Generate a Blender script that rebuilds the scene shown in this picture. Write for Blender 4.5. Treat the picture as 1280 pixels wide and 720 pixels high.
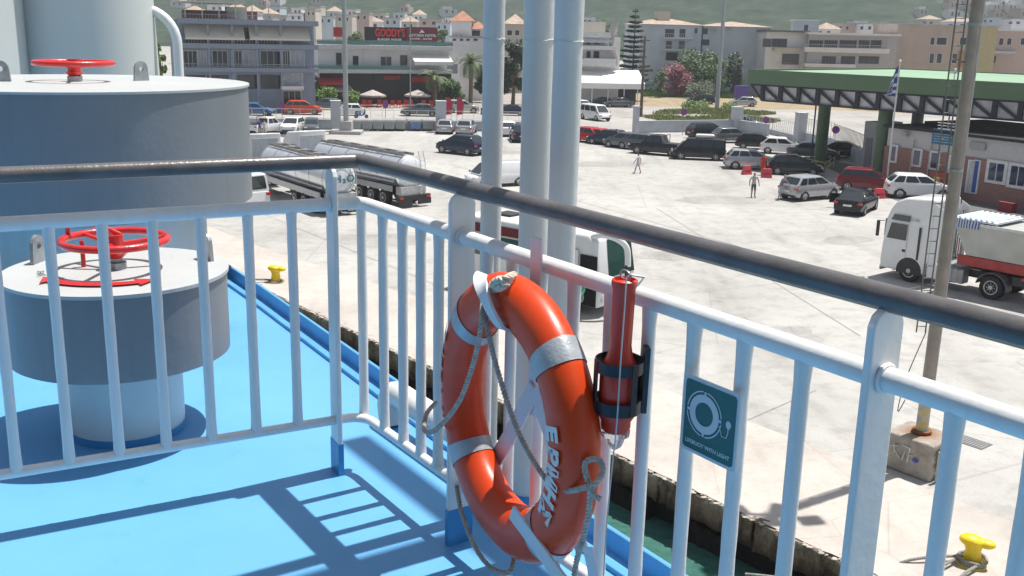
import bpy, bmesh, math, random
from math import sin, cos, pi, radians, hypot, atan2, sqrt
from mathutils import Vector, Matrix, noise
random.seed(7)
R = radians
# ------------------------------------------------------------------ clear
for o in list(bpy.data.objects): bpy.data.objects.remove(o)
sc = bpy.context.scene
col = sc.collection
# ------------------------------------------------------------------ camera
CH = 10.4            # eye height above the quay
EYE = Vector((0, 0, CH))
FPX, PITCH, ROLL = 1262.0, R(14.2), R(1.3)
fw = Vector((0, cos(PITCH), -sin(PITCH)))
up0 = Vector((0, sin(PITCH), cos(PITCH))); rt0 = Vector((1, 0, 0))
rt = rt0*cos(ROLL) + up0*sin(ROLL); upv = up0*cos(ROLL) - rt0*sin(ROLL)
cd = bpy.data.cameras.new('camera'); cam = bpy.data.objects.new('camera', cd); col.objects.link(cam)
m = Matrix((rt, upv, -fw)).transposed().to_4x4(); m.translation = EYE
cam.matrix_world = m
cd.sensor_width = 36; cd.lens = 36*FPX/1280; cd.clip_start = .05; cd.clip_end = 9000
sc.camera = cam
# ------------------------------------------------------------------ sky and sun
SUN_AZ, SUN_EL = R(33), R(71)    # azimuth as a maths angle from +X
w = bpy.data.worlds.new('World'); sc.world = w; w.use_nodes = True
nt = w.node_tree; bg = nt.nodes['Background']; sky = nt.nodes.new('ShaderNodeTexSky')
sky.sky_type = 'NISHITA'; sky.sun_disc = False; sky.sun_elevation = SUN_EL; sky.sun_rotation = pi/2 - SUN_AZ
sky.altitude = 10; sky.air_density = .7; sky.dust_density = 2.0; sky.ozone_density = .4
nt.links.new(sky.outputs[0], bg.inputs[0]); bg.inputs[1].default_value = .05
ld = bpy.data.lights.new('sun', 'SUN'); ld.energy = 5.0; ld.angle = R(.53); ld.color = (1, .965, .91)
sun = bpy.data.objects.new('sun', ld); col.objects.link(sun)
sd = Vector((cos(SUN_EL)*cos(SUN_AZ), cos(SUN_EL)*sin(SUN_AZ), sin(SUN_EL)))
sun.rotation_euler = (-sd).to_track_quat('-Z', 'Y').to_euler(); sun.location = (0, 0, 60)
sc.view_settings.view_transform = 'Standard'; sc.view_settings.look = 'None'
sc.view_settings.exposure = .74; sc.view_settings.gamma = 1
sc.render.engine = 'CYCLES'
# ------------------------------------------------------------------ pixel helpers (photo pixels, 1280 x 720)
def ray(x, y): return (fw*FPX + rt*(x-640) - upv*(y-360)).normalized()
def at(x, y, z=0.0):
    d = ray(x, y); return EYE + d*((z-CH)/d.z)
def ppm(p): return FPX/((Vector(p)-EYE).dot(fw))       # photo pixels per metre at a point
DECK = CH - 1.55
K = Vector((-.525, 3.419)); 
uR = Vector((.79+.525, 1.496-3.419)).normalized(); nR = Vector((-uR.y, uR.x))    # along the ship's side, and outboard
uL = Vector((-cos(R(28.5)), -sin(R(28.5)))); nL = Vector((-uL.y, uL.x))
if nL.y > 0: nL = -nL                                                              # towards the camera
def sv(s, v, z=0): p = K + uR*s + nR*v; return Vector((p.x, p.y, CH+z))            # z relative to the eye
def sl(s, v, z=0): p = K + uL*s + nL*v; return Vector((p.x, p.y, CH+z))
def onr(x, y, v=0):
    d = ray(x, y); P0 = K + nR*v; t = P0.dot(nR)/(d.xy.dot(nR)); return EYE + d*t
def vert(x, y, p):    # height on the vertical line through p seen at pixel (x, y)
    d = ray(x, y); return CH + d.z/hypot(d.x, d.y)*hypot(p[0], p[1])
# ------------------------------------------------------------------ materials
MATS = {}
def nodes(name):
    m = bpy.data.materials.new(name); m.use_nodes = True; t = m.node_tree
    return m, t, t.nodes['Principled BSDF']
def mat(name, c, rough=.5, metal=0, var=.12, scale=4, bump=0, bscale=60, coat=0, spec=.5, detail=4):
    if name in MATS: return MATS[name]
    m, t, b = nodes(name)
    N = t.nodes.new; L = t.links.new
    tc = N('ShaderNodeTexCoord'); nz = N('ShaderNodeTexNoise'); nz.inputs['Scale'].default_value = scale; nz.inputs['Detail'].default_value = detail
    L(tc.outputs['Object'], nz.inputs['Vector'])
    mx = N('ShaderNodeMix'); mx.data_type = 'RGBA'
    lo = tuple(max(0, v*(1-var)) for v in c)+(1,); hi = tuple(min(1, v*(1+var)) for v in c)+(1,)
    mx.inputs[6].default_value = lo; mx.inputs[7].default_value = hi
    mr = N('ShaderNodeMapRange'); mr.inputs[1].default_value = .3; mr.inputs[2].default_value = .7
    L(nz.outputs[0], mr.inputs[0]); L(mr.outputs[0], mx.inputs[0]); L(mx.outputs[2], b.inputs['Base Color'])
    b.inputs['Roughness'].default_value = rough; b.inputs['Metallic'].default_value = metal
    b.inputs['Specular IOR Level'].default_value = spec
    if coat: b.inputs['Coat Weight'].default_value = coat; b.inputs['Coat Roughness'].default_value = .05
    if bump:
        n2 = N('ShaderNodeTexNoise'); n2.inputs['Scale'].default_value = bscale; n2.inputs['Detail'].default_value = 3
        L(tc.outputs['Object'], n2.inputs['Vector'])
        bp = N('ShaderNodeBump'); bp.inputs['Strength'].default_value = bump; bp.inputs['Distance'].default_value = .01
        L(n2.outputs[0], bp.inputs['Height']); L(bp.outputs[0], b.inputs['Normal'])
    MATS[name] = m; return m
def glass(name, c=(.02, .03, .035), rough=.05):
    if name in MATS: return MATS[name]
    m, t, b = nodes(name); b.inputs['Base Color'].default_value = c+(1,); b.inputs['Roughness'].default_value = rough
    b.inputs['Specular IOR Level'].default_value = .8
    MATS[name] = m; return m
def ramp(t, fac, stops):
    r = t.nodes.new('ShaderNodeValToRGB'); t.links.new(fac, r.inputs[0]); e = r.color_ramp.elements
    while len(e) < len(stops): e.new(.5)
    for i, (p, c) in enumerate(stops): e[i].position = p; e[i].color = tuple(c)+(1,)
    return r.outputs[0]
def tex(t, kind, scale, detail=6, coord='Object', rough=.6, vec=None, sc3=None):
    n = t.nodes.new(kind); n.inputs['Scale'].default_value = scale
    if 'Detail' in n.inputs: n.inputs['Detail'].default_value = detail
    if kind == 'ShaderNodeTexNoise': n.inputs['Roughness'].default_value = rough
    tc = t.nodes.new('ShaderNodeTexCoord'); src = tc.outputs[coord]
    if sc3:
        mp = t.nodes.new('ShaderNodeMapping'); t.links.new(src, mp.inputs[0]); mp.inputs['Scale'].default_value = sc3[:3]
        if len(sc3) > 3: mp.inputs['Rotation'].default_value = (0, 0, sc3[3])
        src = mp.outputs[0]
    t.links.new(src, n.inputs['Vector']); return n
def mixc(t, fac, a, b, mode='MIX'):
    n = t.nodes.new('ShaderNodeMix'); n.data_type = 'RGBA'; n.blend_type = mode
    for i, v in ((0, fac), (6, a), (7, b)):
        if isinstance(v, (int, float)): n.inputs[i].default_value = v
        elif isinstance(v, tuple): n.inputs[i].default_value = v+(1,) if len(v) == 3 else v
        else: t.links.new(v, n.inputs[i])
    return n.outputs[2]
def bumpn(t, b, h, strength=.3, dist=.01):
    bp = t.nodes.new('ShaderNodeBump'); bp.inputs['Strength'].default_value = strength; bp.inputs['Distance'].default_value = dist
    t.links.new(h, bp.inputs['Height']); t.links.new(bp.outputs[0], b.inputs['Normal'])
def concrete(name, base, dark, stain=.5, wear=True, sc=1.0):
    m, t, b = nodes(name); L = t.links.new
    a = tex(t, 'ShaderNodeTexNoise', .09*sc, 8, rough=.65); g = tex(t, 'ShaderNodeTexNoise', 1.1*sc, 8, rough=.7); f = tex(t, 'ShaderNodeTexNoise', 14*sc, 5, rough=.7)
    st = tex(t, 'ShaderNodeTexNoise', .35*sc, 6, sc3=(1, .12, 1, R(38)), rough=.6)
    c1 = ramp(t, a.outputs[0], [(.35, tuple(v*.86 for v in base)), (.62, tuple(min(1, v*1.1) for v in base))])
    c2 = ramp(t, g.outputs[0], [(.36, dark), (.52, (1, 1, 1))])
    c3 = mixc(t, stain*.6, c1, c2, 'MULTIPLY')
    c4 = ramp(t, st.outputs[0], [(.52, (1, 1, 1)), (.66, dark)])
    c5 = mixc(t, stain*.55, c3, c4, 'MULTIPLY')
    c6 = mixc(t, .35, c5, ramp(t, f.outputs[0], [(.35, (.72, .72, .72)), (.6, (1.0, 1.0, 1.0))]), 'MULTIPLY')
    if wear:
        v = tex(t, 'ShaderNodeTexVoronoi', .11*sc, 0); v.feature = 'DISTANCE_TO_EDGE'
        nz = tex(t, 'ShaderNodeTexNoise', .6, 4)
        crack = ramp(t, v.outputs['Distance'], [(0, (.6, .6, .6)), (.004, (1, 1, 1))])
        c6 = mixc(t, .45, c6, crack, 'MULTIPLY')
    L(c6, b.inputs['Base Color']); b.inputs['Roughness'].default_value = .9; b.inputs['Specular IOR Level'].default_value = .25
    bumpn(t, b, f.outputs[0], .3, .02); MATS[name] = m; return m
# ------------------------------------------------------------------ mesh builder
class MB:
    def __init__(s, M=None): s.v = []; s.f = []; s.M = M or Matrix()
    def add(s, vs, fs, M=None):
        n = len(s.v); T = s.M @ M if M else s.M
        s.v += [T @ Vector(p) for p in vs]; s.f += [tuple(i+n for i in f) for f in fs]; return s
    def box(s, c, d, rz=0, M=None):
        x, y, z = d[0]/2, d[1]/2, d[2]/2; cr, sr = cos(rz), sin(rz)
        vs = [(c[0]+i*x*cr-j*y*sr, c[1]+i*x*sr+j*y*cr, c[2]+k*z) for i in (-1, 1) for j in (-1, 1) for k in (-1, 1)]
        return s.add(vs, [(0, 1, 3, 2), (4, 6, 7, 5), (0, 4, 5, 1), (2, 3, 7, 6), (0, 2, 6, 4), (1, 5, 7, 3)], M)
    def b2(s, x0, x1, y0, y1, z0, z1): return s.box(((x0+x1)/2, (y0+y1)/2, (z0+z1)/2), (abs(x1-x0), abs(y1-y0), abs(z1-z0)))
    def cyl(s, a, b, r0, r1=None, n=16, caps=True):
        a = Vector(a); b = Vector(b); r1 = r0 if r1 is None else r1
        d = (b-a).normalized(); u = d.orthogonal().normalized(); w_ = d.cross(u)
        vs = []
        for p, r in ((a, r0), (b, r1)):
            vs += [p + (u*cos(2*pi*i/n) + w_*sin(2*pi*i/n))*r for i in range(n)]
        fs = [(i, (i+1) % n, n+(i+1) % n, n+i) for i in range(n)]
        if caps: fs += [tuple(range(n-1, -1, -1)), tuple(range(n, 2*n))]
        return s.add(vs, fs)
    def bar(s, a, b, w_, h, up=(0, 0, 1)):     # rectangular bar from a to b
        a = Vector(a); b = Vector(b); d = (b-a).normalized(); u = Vector(up).cross(d)
        if u.length < 1e-4: u = Vector((1, 0, 0)).cross(d)
        u.normalize(); q = d.cross(u); vs = [p + u*i*w_/2 + q*j*h/2 for p in (a, b) for i, j in ((-1, -1), (1, -1), (1, 1), (-1, 1))]
        return s.add(vs, [(0, 3, 2, 1), (4, 5, 6, 7), (0, 1, 5, 4), (1, 2, 6, 5), (2, 3, 7, 6), (3, 0, 4, 7)])
    def tube(s, pts, r, n=10, closed=False, caps=True):
        P = [Vector(p) for p in pts]; N = len(P); rr = r if isinstance(r, (list, tuple)) else [r]*N
        T = []
        for i in range(N):
            a = P[(i-1) % N] if closed or i > 0 else P[i]; b = P[(i+1) % N] if closed or i < N-1 else P[i]
            T.append((b-a).normalized())
        u = T[0].orthogonal().normalized(); vs = []
        for i in range(N):
            u = (u - T[i]*u.dot(T[i])).normalized(); q = T[i].cross(u)
            vs += [P[i] + (u*cos(2*pi*k/n) + q*sin(2*pi*k/n))*rr[i] for k in range(n)]
        fs = []
        for i in range(N if closed else N-1):
            j = (i+1) % N
            for k in range(n): fs.append((i*n+k, i*n+(k+1) % n, j*n+(k+1) % n, j*n+k))
        if caps and not closed: fs += [tuple(range(n-1, -1, -1)), tuple((N-1)*n+k for k in range(n))]
        return s.add(vs, fs)
    def lathe(s, prof, n=32, c=(0, 0, 0), caps=True):
        vs = [(c[0]+r*cos(2*pi*k/n), c[1]+r*sin(2*pi*k/n), c[2]+z) for r, z in prof for k in range(n)]
        fs = [(i*n+k, i*n+(k+1) % n, (i+1)*n+(k+1) % n, (i+1)*n+k) for i in range(len(prof)-1) for k in range(n)]
        if caps: fs += [tuple(range(n-1, -1, -1)), tuple((len(prof)-1)*n+k for k in range(n))]
        return s.add(vs, fs)
    def prism(s, out, z0, z1, M=None):          # outline (ccw) extruded in z
        n = len(out); vs = [(p[0], p[1], z0) for p in out]+[(p[0], p[1], z1) for p in out]
        return s.add(vs, [tuple(range(n-1, -1, -1)), tuple(range(n, 2*n))]+[(i, (i+1) % n, n+(i+1) % n, n+i) for i in range(n)], M)
    def sph(s, c, r, n=12, k=8, sc=(1, 1, 1)):
        vs = []; fs = []
        for i in range(1, k):
            a = pi*i/k
            vs += [(c[0]+r*sc[0]*sin(a)*cos(2*pi*j/n), c[1]+r*sc[1]*sin(a)*sin(2*pi*j/n), c[2]+r*sc[2]*cos(a)) for j in range(n)]
        vs += [(c[0], c[1], c[2]+r*sc[2]), (c[0], c[1], c[2]-r*sc[2])]; t = len(vs)-2
        for i in range(k-2):
            for j in range(n): fs.append((i*n+j, (i+1)*n+j, (i+1)*n+(j+1) % n, i*n+(j+1) % n))
        for j in range(n): fs += [(t, j, (j+1) % n), (t+1, (k-2)*n+(j+1) % n, (k-2)*n+j)]
        return s.add(vs, fs)
    def build(s, name, m, parent=None, smooth=False, bevel=0, seg=2, ang=40, sub=0):
        me = bpy.data.meshes.new(name); me.from_pydata(s.v, [], s.f)
        bm = bmesh.new(); bm.from_mesh(me); bmesh.ops.recalc_face_normals(bm, faces=bm.faces)
        bm.to_mesh(me); bm.free(); me.validate()
        o = bpy.data.objects.new(name, me); col.objects.link(o); me.materials.append(m)
        if parent: o.parent = parent
        if bevel:
            b = o.modifiers.new('b', 'BEVEL'); b.width = bevel; b.segments = seg; b.limit_method = 'ANGLE'; b.angle_limit = R(35)
        if sub:
            b = o.modifiers.new('s', 'SUBSURF'); b.levels = sub; b.render_levels = sub
        if smooth:
            me.shade_smooth()
            if not sub:
                bpy_smooth(me, ang)
        return o
def bpy_smooth(me, ang):
    bm = bmesh.new(); bm.from_mesh(me)
    for e in bm.edges:
        if len(e.link_faces) == 2 and e.calc_face_angle(0) > R(ang): e.smooth = False
    bm.to_mesh(me); bm.free()
def tag(o, label=None, cat=None, group=None, kind=None):
    if label: o['label'] = label
    if cat: o['category'] = cat
    if group: o['group'] = group
    if kind: o['kind'] = kind
    return o
def thing(name, label, cat, loc=(0, 0, 0), rz=0, group=None):
    o = bpy.data.objects.new(name, None); col.objects.link(o); o.location = loc; o.rotation_euler = (0, 0, rz)
    o.empty_display_size = .2
    return tag(o, label, cat, group)
def text(name, s, size, m, parent, M, extr=.002, bold=0, align='CENTER', sx=1):
    c = bpy.data.curves.new(name, 'FONT'); c.body = s; c.size = size; c.extrude = extr; c.align_x = align; c.align_y = 'CENTER'; c.offset = bold
    c.resolution_u = 3
    o = bpy.data.objects.new(name, c); col.objects.link(o); bpy.context.view_layer.update()
    me = bpy.data.meshes.new_from_object(o.evaluated_get(bpy.context.evaluated_depsgraph_get()))
    bpy.data.objects.remove(o)
    me.transform(M @ Matrix.Diagonal((sx, 1, 1, 1))); me.materials.clear(); me.materials.append(m)
    q = bpy.data.objects.new(name, me); col.objects.link(q); q.parent = parent; return q
def frame(o, ux, uy): # matrix with x axis ux, y axis uy, origin o
    ux = Vector(ux).normalized(); uy = Vector(uy).normalized(); uz = ux.cross(uy)
    M = Matrix((ux, uy, uz)).transposed().to_4x4(); M.translation = Vector(o); return M
def smoothpath(pts, per=12):
    P = [Vector(p) for p in pts]; out = []
    for i in range(len(P)-1):
        p0 = P[max(0, i-1)]; p1 = P[i]; p2 = P[i+1]; p3 = P[min(len(P)-1, i+2)]
        for k in range(per):
            t = k/per; out.append(.5*((2*p1)+(-p0+p2)*t+(2*p0-5*p1+4*p2-p3)*t*t+(-p0+3*p1-3*p2+p3)*t**3))
    out.append(P[-1]); return out
def rope(pts, r=.008, strands=3, pitch=.030, mb=None):
    mb = mb or MB(); P = smoothpath(pts, 16); L = [0]
    for a, b in zip(P, P[1:]): L.append(L[-1]+(b-a).length)
    # resample
    n = max(6, int(L[-1]/.005)); Q = []; j = 0
    for i in range(n+1):
        d = L[-1]*i/n
        while j < len(L)-2 and L[j+1] < d: j += 1
        t = (d-L[j])/max(1e-9, L[j+1]-L[j]); Q.append(P[j].lerp(P[j+1], t))
    T = [(Q[min(n, i+1)]-Q[max(0, i-1)]).normalized() for i in range(n+1)]
    u = T[0].orthogonal().normalized(); U = []
    for i in range(n+1): u = (u-T[i]*u.dot(T[i])).normalized(); U.append(u)
    for k in range(strands):
        S = []
        for i in range(n+1):
            a = 2*pi*(L[-1]*i/n/pitch + k/strands); S.append(Q[i]+(U[i]*cos(a)+T[i].cross(U[i])*sin(a))*r*.62)
        mb.tube(S, r*.5, 6)
    return mb

def marine(name, c, rough=.4, rust=.6, bump=.12, bscale=45, spot=7.0, dirt=.12):
    """old brush painted steel: grime film, chips with rust, brush marks"""
    m, t, b = nodes(name); L = t.links.new
    a = tex(t, 'ShaderNodeTexNoise', 2.2, 7, rough=.65); g = tex(t, 'ShaderNodeTexNoise', spot, 9, rough=.75); d = tex(t, 'ShaderNodeTexNoise', 3.5, 6, sc3=(9, 9, .55), rough=.6)
    col_ = ramp(t, a.outputs[0], [(.3, tuple(v*.93 for v in c)), (.7, tuple(min(1, v*1.05) for v in c))])
    col_ = mixc(t, dirt, col_, ramp(t, d.outputs[0], [(.36, (.70, .66, .58)), (.50, (1, 1, 1))]), 'MULTIPLY')
    mask = ramp(t, g.outputs[0], [(.715, (0, 0, 0)), (.735, (rust,)*3)])
    col_ = mixc(t, mask, col_, (.16, .065, .025)); L(col_, b.inputs['Base Color'])
    b.inputs['Roughness'].default_value = rough
    n2 = tex(t, 'ShaderNodeTexNoise', bscale, 4); n3 = tex(t, 'ShaderNodeTexNoise', 9, 3)
    bumpn(t, b, mixc(t, .45, n2.outputs[0], n3.outputs[0]), bump*3, .006)
    MATS[name] = m; return m
# ================================================================== THE SHIP
white = marine('white_paint', (.76, .765, .76), .36)
whitef = marine('white_column_paint', (.68, .68, .66), .42, spot=5)
blue_foot = mat('blue_gloss_paint', (.06, .26, .52), .4, var=.1, bump=.2)
handm = mat('handrail_brown', (.115, .108, .108), .30, metal=0, var=.18, scale=14, bump=.12, bscale=80)
m, t, b = nodes('deck_blue')
a = tex(t, 'ShaderNodeTexNoise', 1.1, 8); f = tex(t, 'ShaderNodeTexNoise', 40, 5); g = tex(t, 'ShaderNodeTexNoise', 5, 8, rough=.7)
c = ramp(t, a.outputs[0], [(.3, (.115, .345, .635)), (.7, (.14, .395, .69))])
c = mixc(t, .5, c, ramp(t, g.outputs[0], [(.27, (.62, .72, .8)), (.40, (1, 1, 1))]), 'MULTIPLY')
sr = tex(t, 'ShaderNodeTexNoise', 5, 8, sc3=(.5, 9, 1, R(20)), rough=.7); sq = tex(t, 'ShaderNodeTexNoise', 6, 8, sc3=(9, .4, 1, R(-25)), rough=.7); pp = tex(t, 'ShaderNodeTexNoise', 16, 8, rough=.75)
c = mixc(t, .30, c, ramp(t, sr.outputs[0], [(.64, (1, 1, 1)), (.68, (1.35, 1.2, 1.08))]), 'MULTIPLY'); c = mixc(t, .35, c, ramp(t, sq.outputs[0], [(.65, (1, 1, 1)), (.70, (.55, .62, .70))]), 'MULTIPLY')
c = mixc(t, ramp(t, pp.outputs[0], [(.735, (0, 0, 0)), (.75, (.6, .6, .6))]), c, (.14, .10, .08))
t.links.new(c, b.inputs['Base Color']); b.inputs['Roughness'].default_value = .42; bumpn(t, b, mixc(t, .5, f.outputs[0], g.outputs[0]), .25, .006)
rr_ = ramp(t, g.outputs[0], [(.3, (.36,)*3), (.7, (.5,)*3)]); t.links.new(rr_, b.inputs['Roughness'])
deckm = m
bluedk = mat('edge_blue_paint', (.10, .34, .62), .4, var=.12, scale=6, bump=.2)

# deck with hull below; the outer edge follows the ship's side
EDGE = [(-9, .72), (-2.46, .545), (-1.2, .485), (.8, .39), (1.2, .388), (4, .36), (9, .34)]
out = [sv(s, v).xy for s, v in EDGE]; inn = [sv(9, -9).xy, sv(-9, -12).xy]
poly = [(p.x, p.y) for p in out+inn]
def ccw(P):
    A = sum(P[i][0]*P[(i+1) % len(P)][1]-P[(i+1) % len(P)][0]*P[i][1] for i in range(len(P))); return P if A > 0 else P[::-1]
tag(MB().prism(ccw(poly), DECK-.12, DECK).build('ship_deck', deckm), kind='structure')
hull = [(p.x, p.y) for p in [sv(s, v-.03).xy for s, v in EDGE]+inn]
tag(MB().prism(ccw(hull), -3, DECK-.125).build('ship_hull', mat('hull_white', (.6, .65, .7), .4, bump=.1)), kind='structure')
# edge fishplate : small upstand and outer flat
t1 = thing('deck_edge_coaming', 'blue painted raised edge strip along the outer side of the ship deck', 'deck edge', sv(0, .4, -1.55))
mb = MB(Matrix.Translation(-t1.location)); mb2 = MB(Matrix.Translation(-t1.location))
ep = [sv(s, v, -1.55) for s, v in EDGE]
for dv, z, w_, h_, B in ((-.012, .03, .02, .085, mb), (-.085, .008, .03, .02, mb2)):
    q = [sv(s, v+dv, -1.55+z) for s, v in EDGE]
    vs = []; fs = []
    for p in q:
        o = Vector((nR.x, nR.y, 0))*w_/2; vs += [p-o-Vector((0, 0, h_/2)), p+o-Vector((0, 0, h_/2)), p+o+Vector((0, 0, h_/2)), p-o+Vector((0, 0, h_/2))]
    for i in range(len(q)-1):
        for k in range(4): fs.append((i*4+k, i*4+(k+1) % 4, (i+1)*4+(k+1) % 4, (i+1)*4+k))
    n = len(vs); fs += [(0, 1, 2, 3), (n-4, n-3, n-2, n-1)]; B.add(vs, fs)
mb.build('upstand', bluedk, t1, bevel=.006); mb2.build('waterway_bar', bluedk, t1, bevel=.005)

# railing --------------------------------------------------------
ZH, ZM, ZB = -.432, -.575, -1.352
handm.node_tree.nodes['Principled BSDF'].inputs['Specular IOR Level'].default_value = .45
rail = thing('deck_railing', 'white painted ship railing with brown handrail turning a corner', 'railing', sv(0, 0, -1.55))
RM = Matrix.Translation(-rail.location)
LEND, REND = 2.2, 3.4
def corner(z, rad=.09):
    pts = [sl(LEND, 0, z), sl(rad, 0, z)]; a = sl(rad, 0, z); c_ = sv(0, 0, z); b_ = sv(rad, 0, z)
    for i in range(1, 8): t_ = i/8; pts.append(a*(1-t_)**2+c_*2*t_*(1-t_)+b_*t_*t_)
    return pts+[sv(rad, 0, z), sv(REND, 0, z)]
def fine(pts, step=.06, jit=0):
    out = []
    for a, b_ in zip(pts, pts[1:]):
        n = max(1, int((b_-a).length/step)); out += [a.lerp(b_, i/n) for i in range(n)]
    return out+[pts[-1]]
MB(RM).tube(fine(corner(ZH, .025)), .0245, 20).build('handrail', handm, rail, smooth=True)
MB(RM).tube(fine(corner(ZM, .05)), .0225, 16).build('mid_rail', white, rail, smooth=True)
MB(RM).tube(fine(corner(ZB, .08)), .0165, 12).build('bottom_rail', white, rail, smooth=True)
def baluster(p):
    zt, zb = ZM-.01, ZB+.005; mb = MB(RM)
    P0 = Vector((p.x, p.y, CH+zt)); P1 = Vector((p.x, p.y, CH+zb)); n = 14
    pts = [P0.lerp(P1, i/n) for i in range(n+1)]
    rr = [.0165+.0006*random.uniform(-1, 1) for _ in pts]; rr[0] = .0185; rr[-1] = .019; rr[-2] = .017
    mb.tube(pts, rr, 12)
    return mb.build('baluster', white, rail, smooth=True, ang=80)
for s in (.242, .387, .537, .684, .830, .979, 1.13, 1.278, 1.424, 1.57, 1.72): baluster(sl(s, 0))
for s in (.005, .166, .304, .424, .535, .808, .930, 1.065, 1.204, 1.347, 1.483, 1.627, 1.771, 1.921, 2.238, 2.377, 2.52, 2.66, 2.8): baluster(sv(s, 0))
def postbar(p, along, knee=False):
    d = Vector((along.x, along.y, 0)).normalized(); q = Vector((-d.y, d.x, 0)); W, T = .084, .017
    zt, zb = CH+ZH-.016, DECK; mb = MB(RM); n = 6
    # profile in (d, z): rounded top
    prof = [(-W/2, zb), (W/2, zb), (W/2, zt-.03), (W/2-.008, zt-.012), (W/2-.026, zt), (-W/2+.026, zt), (-W/2+.008, zt-.012), (-W/2, zt-.03)]
    if knee: prof = [(-W/2-.05, zb), (W/2, zb)]+prof[2:]+[(-W/2, zb+.3), (-W/2-.035, zb+.24)]
    vs = [Vector((p.x, p.y, 0))+d*a_+Vector((0, 0, z_))+q*sgn*T/2 for sgn in (-1, 1) for a_, z_ in prof]; k = len(prof)
    mb.add(vs, [tuple(range(k)), tuple(range(2*k-1, k-1, -1))]+[(i, (i+1) % k, k+(i+1) % k, k+i) for i in range(k)])
    o = mb.build('post', white, rail, bevel=.004)
    # weld beads and blue foot
    mbf = MB(RM)
    vs = [Vector((p.x, p.y, 0))+d*a_+Vector((0, 0, z_))+q*sgn*(T/2+.0015) for sgn in (-1, 1) for a_, z_ in ((-W/2-.002-(.05 if knee else 0), zb), (W/2+.002, zb), (W/2+.002, zb+.12), (-W/2-.002-(.02 if knee else 0), zb+.12))]
    mbf.add(vs, [(0, 1, 2, 3), (7, 6, 5, 4), (0, 1, 5, 4), (1, 2, 6, 5), (2, 3, 7, 6), (3, 0, 4, 7)]); f_ = mbf.build('painted_foot', blue_foot, o)
    mw = MB(RM)
    for z_ in (CH+ZM,): mw.tube([Vector((p.x, p.y, z_))+q*(T/2+.004)+(d*cos(a)+Vector((0, 0, 1))*sin(a))*.0245 for a in [2*pi*i/14 for i in range(14)]], .005, 6, closed=True)
    mw.tube([Vector((p.x, p.y, CH+ZM))-q*(T/2+.004)+(d*cos(a)+Vector((0, 0, 1))*sin(a))*.0245 for a in [2*pi*i/14 for i in range(14)]], .005, 6, closed=True)
    mw.build('weld_bead', white, o, smooth=True)
    return o
postbar(sl(.102, 0), nL); postbar(sl(1.5, 0), nL)
postbar(sv(.666, 0), nR); postbar(sv(2.088, 0), -nR, True); postbar(sv(3.3, 0), nR)

# three columns of the davit outside the rail; unseen beam added to shade the deck
dv_ = thing('davit_frame', 'three white painted steel columns standing close together outside the railing', 'davit', sv(.7, .22, -1.55))
DM = Matrix.Translation(-dv_.location)
for s, v, r in ((.55, .175, .032), (.68, .245, .0455), (.88, .2, .040)):
    n = 60; pts = [sv(s, v, -1.55+4.6*i/n) for i in range(n+1)]
    c_ = MB(DM).tube(pts, [r*(1+random.uniform(-.01, .01)) for _ in pts], 28).build('column', whitef, dv_, smooth=True, ang=80)
    MB(DM).cyl(sv(s, v, -1.55), sv(s, v, -1.43), r+.0025, n=28, caps=False).build('painted_foot', blue_foot, c_, smooth=True)
    w_ = MB(DM)
    for z_ in (-.02,): w_.tube([sv(s, v, z_)+Vector((cos(a), sin(a), 0))*(r+.001)+Vector((0, 0, random.uniform(-.003, .003))) for a in [2*pi*i/24 for i in range(24)]], .0015, 6, closed=True)
    w_.build('weld_seam', whitef, c_, smooth=True)
MB(DM).bar(sv(.5, .2, 3.0), sv(1.4, .2, 3.0), .14, .12).build('head_plate', whitef, dv_, bevel=.01)
MB(DM).bar(sv(.68, .2, 3.05), sv(.68, 1.62, 3.05), .10, .12).build('arm', whitef, dv_, bevel=.01)
MB(DM).bar(sv(-.22, 1.66, 3.05), sv(3.2, 1.66, 3.05), .10, .10).build('shadow_beam', whitef, dv_, bevel=.01)
# white round bar fender on the deck edge
fd = thing('fender_bar', 'white rounded bar lying along the blue deck edge behind the railing corner', 'pipe', sv(.2, .3, -1.55))
p_ = [sv(-.30, .27, -1.55), sv(-.325, .272, -1.47), sv(-.31, .275, -1.425), sv(-.26, .28, -1.41), sv(-.1, .28, -1.41), sv(.2, .28, -1.41), sv(.48, .28, -1.41), sv(.53, .28, -1.44), sv(.54, .28, -1.55)]
MB(Matrix.Translation(-fd.location)).tube(smoothpath(p_, 5), .05, 20).build('pipe', whitef, fd, smooth=True)

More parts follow.
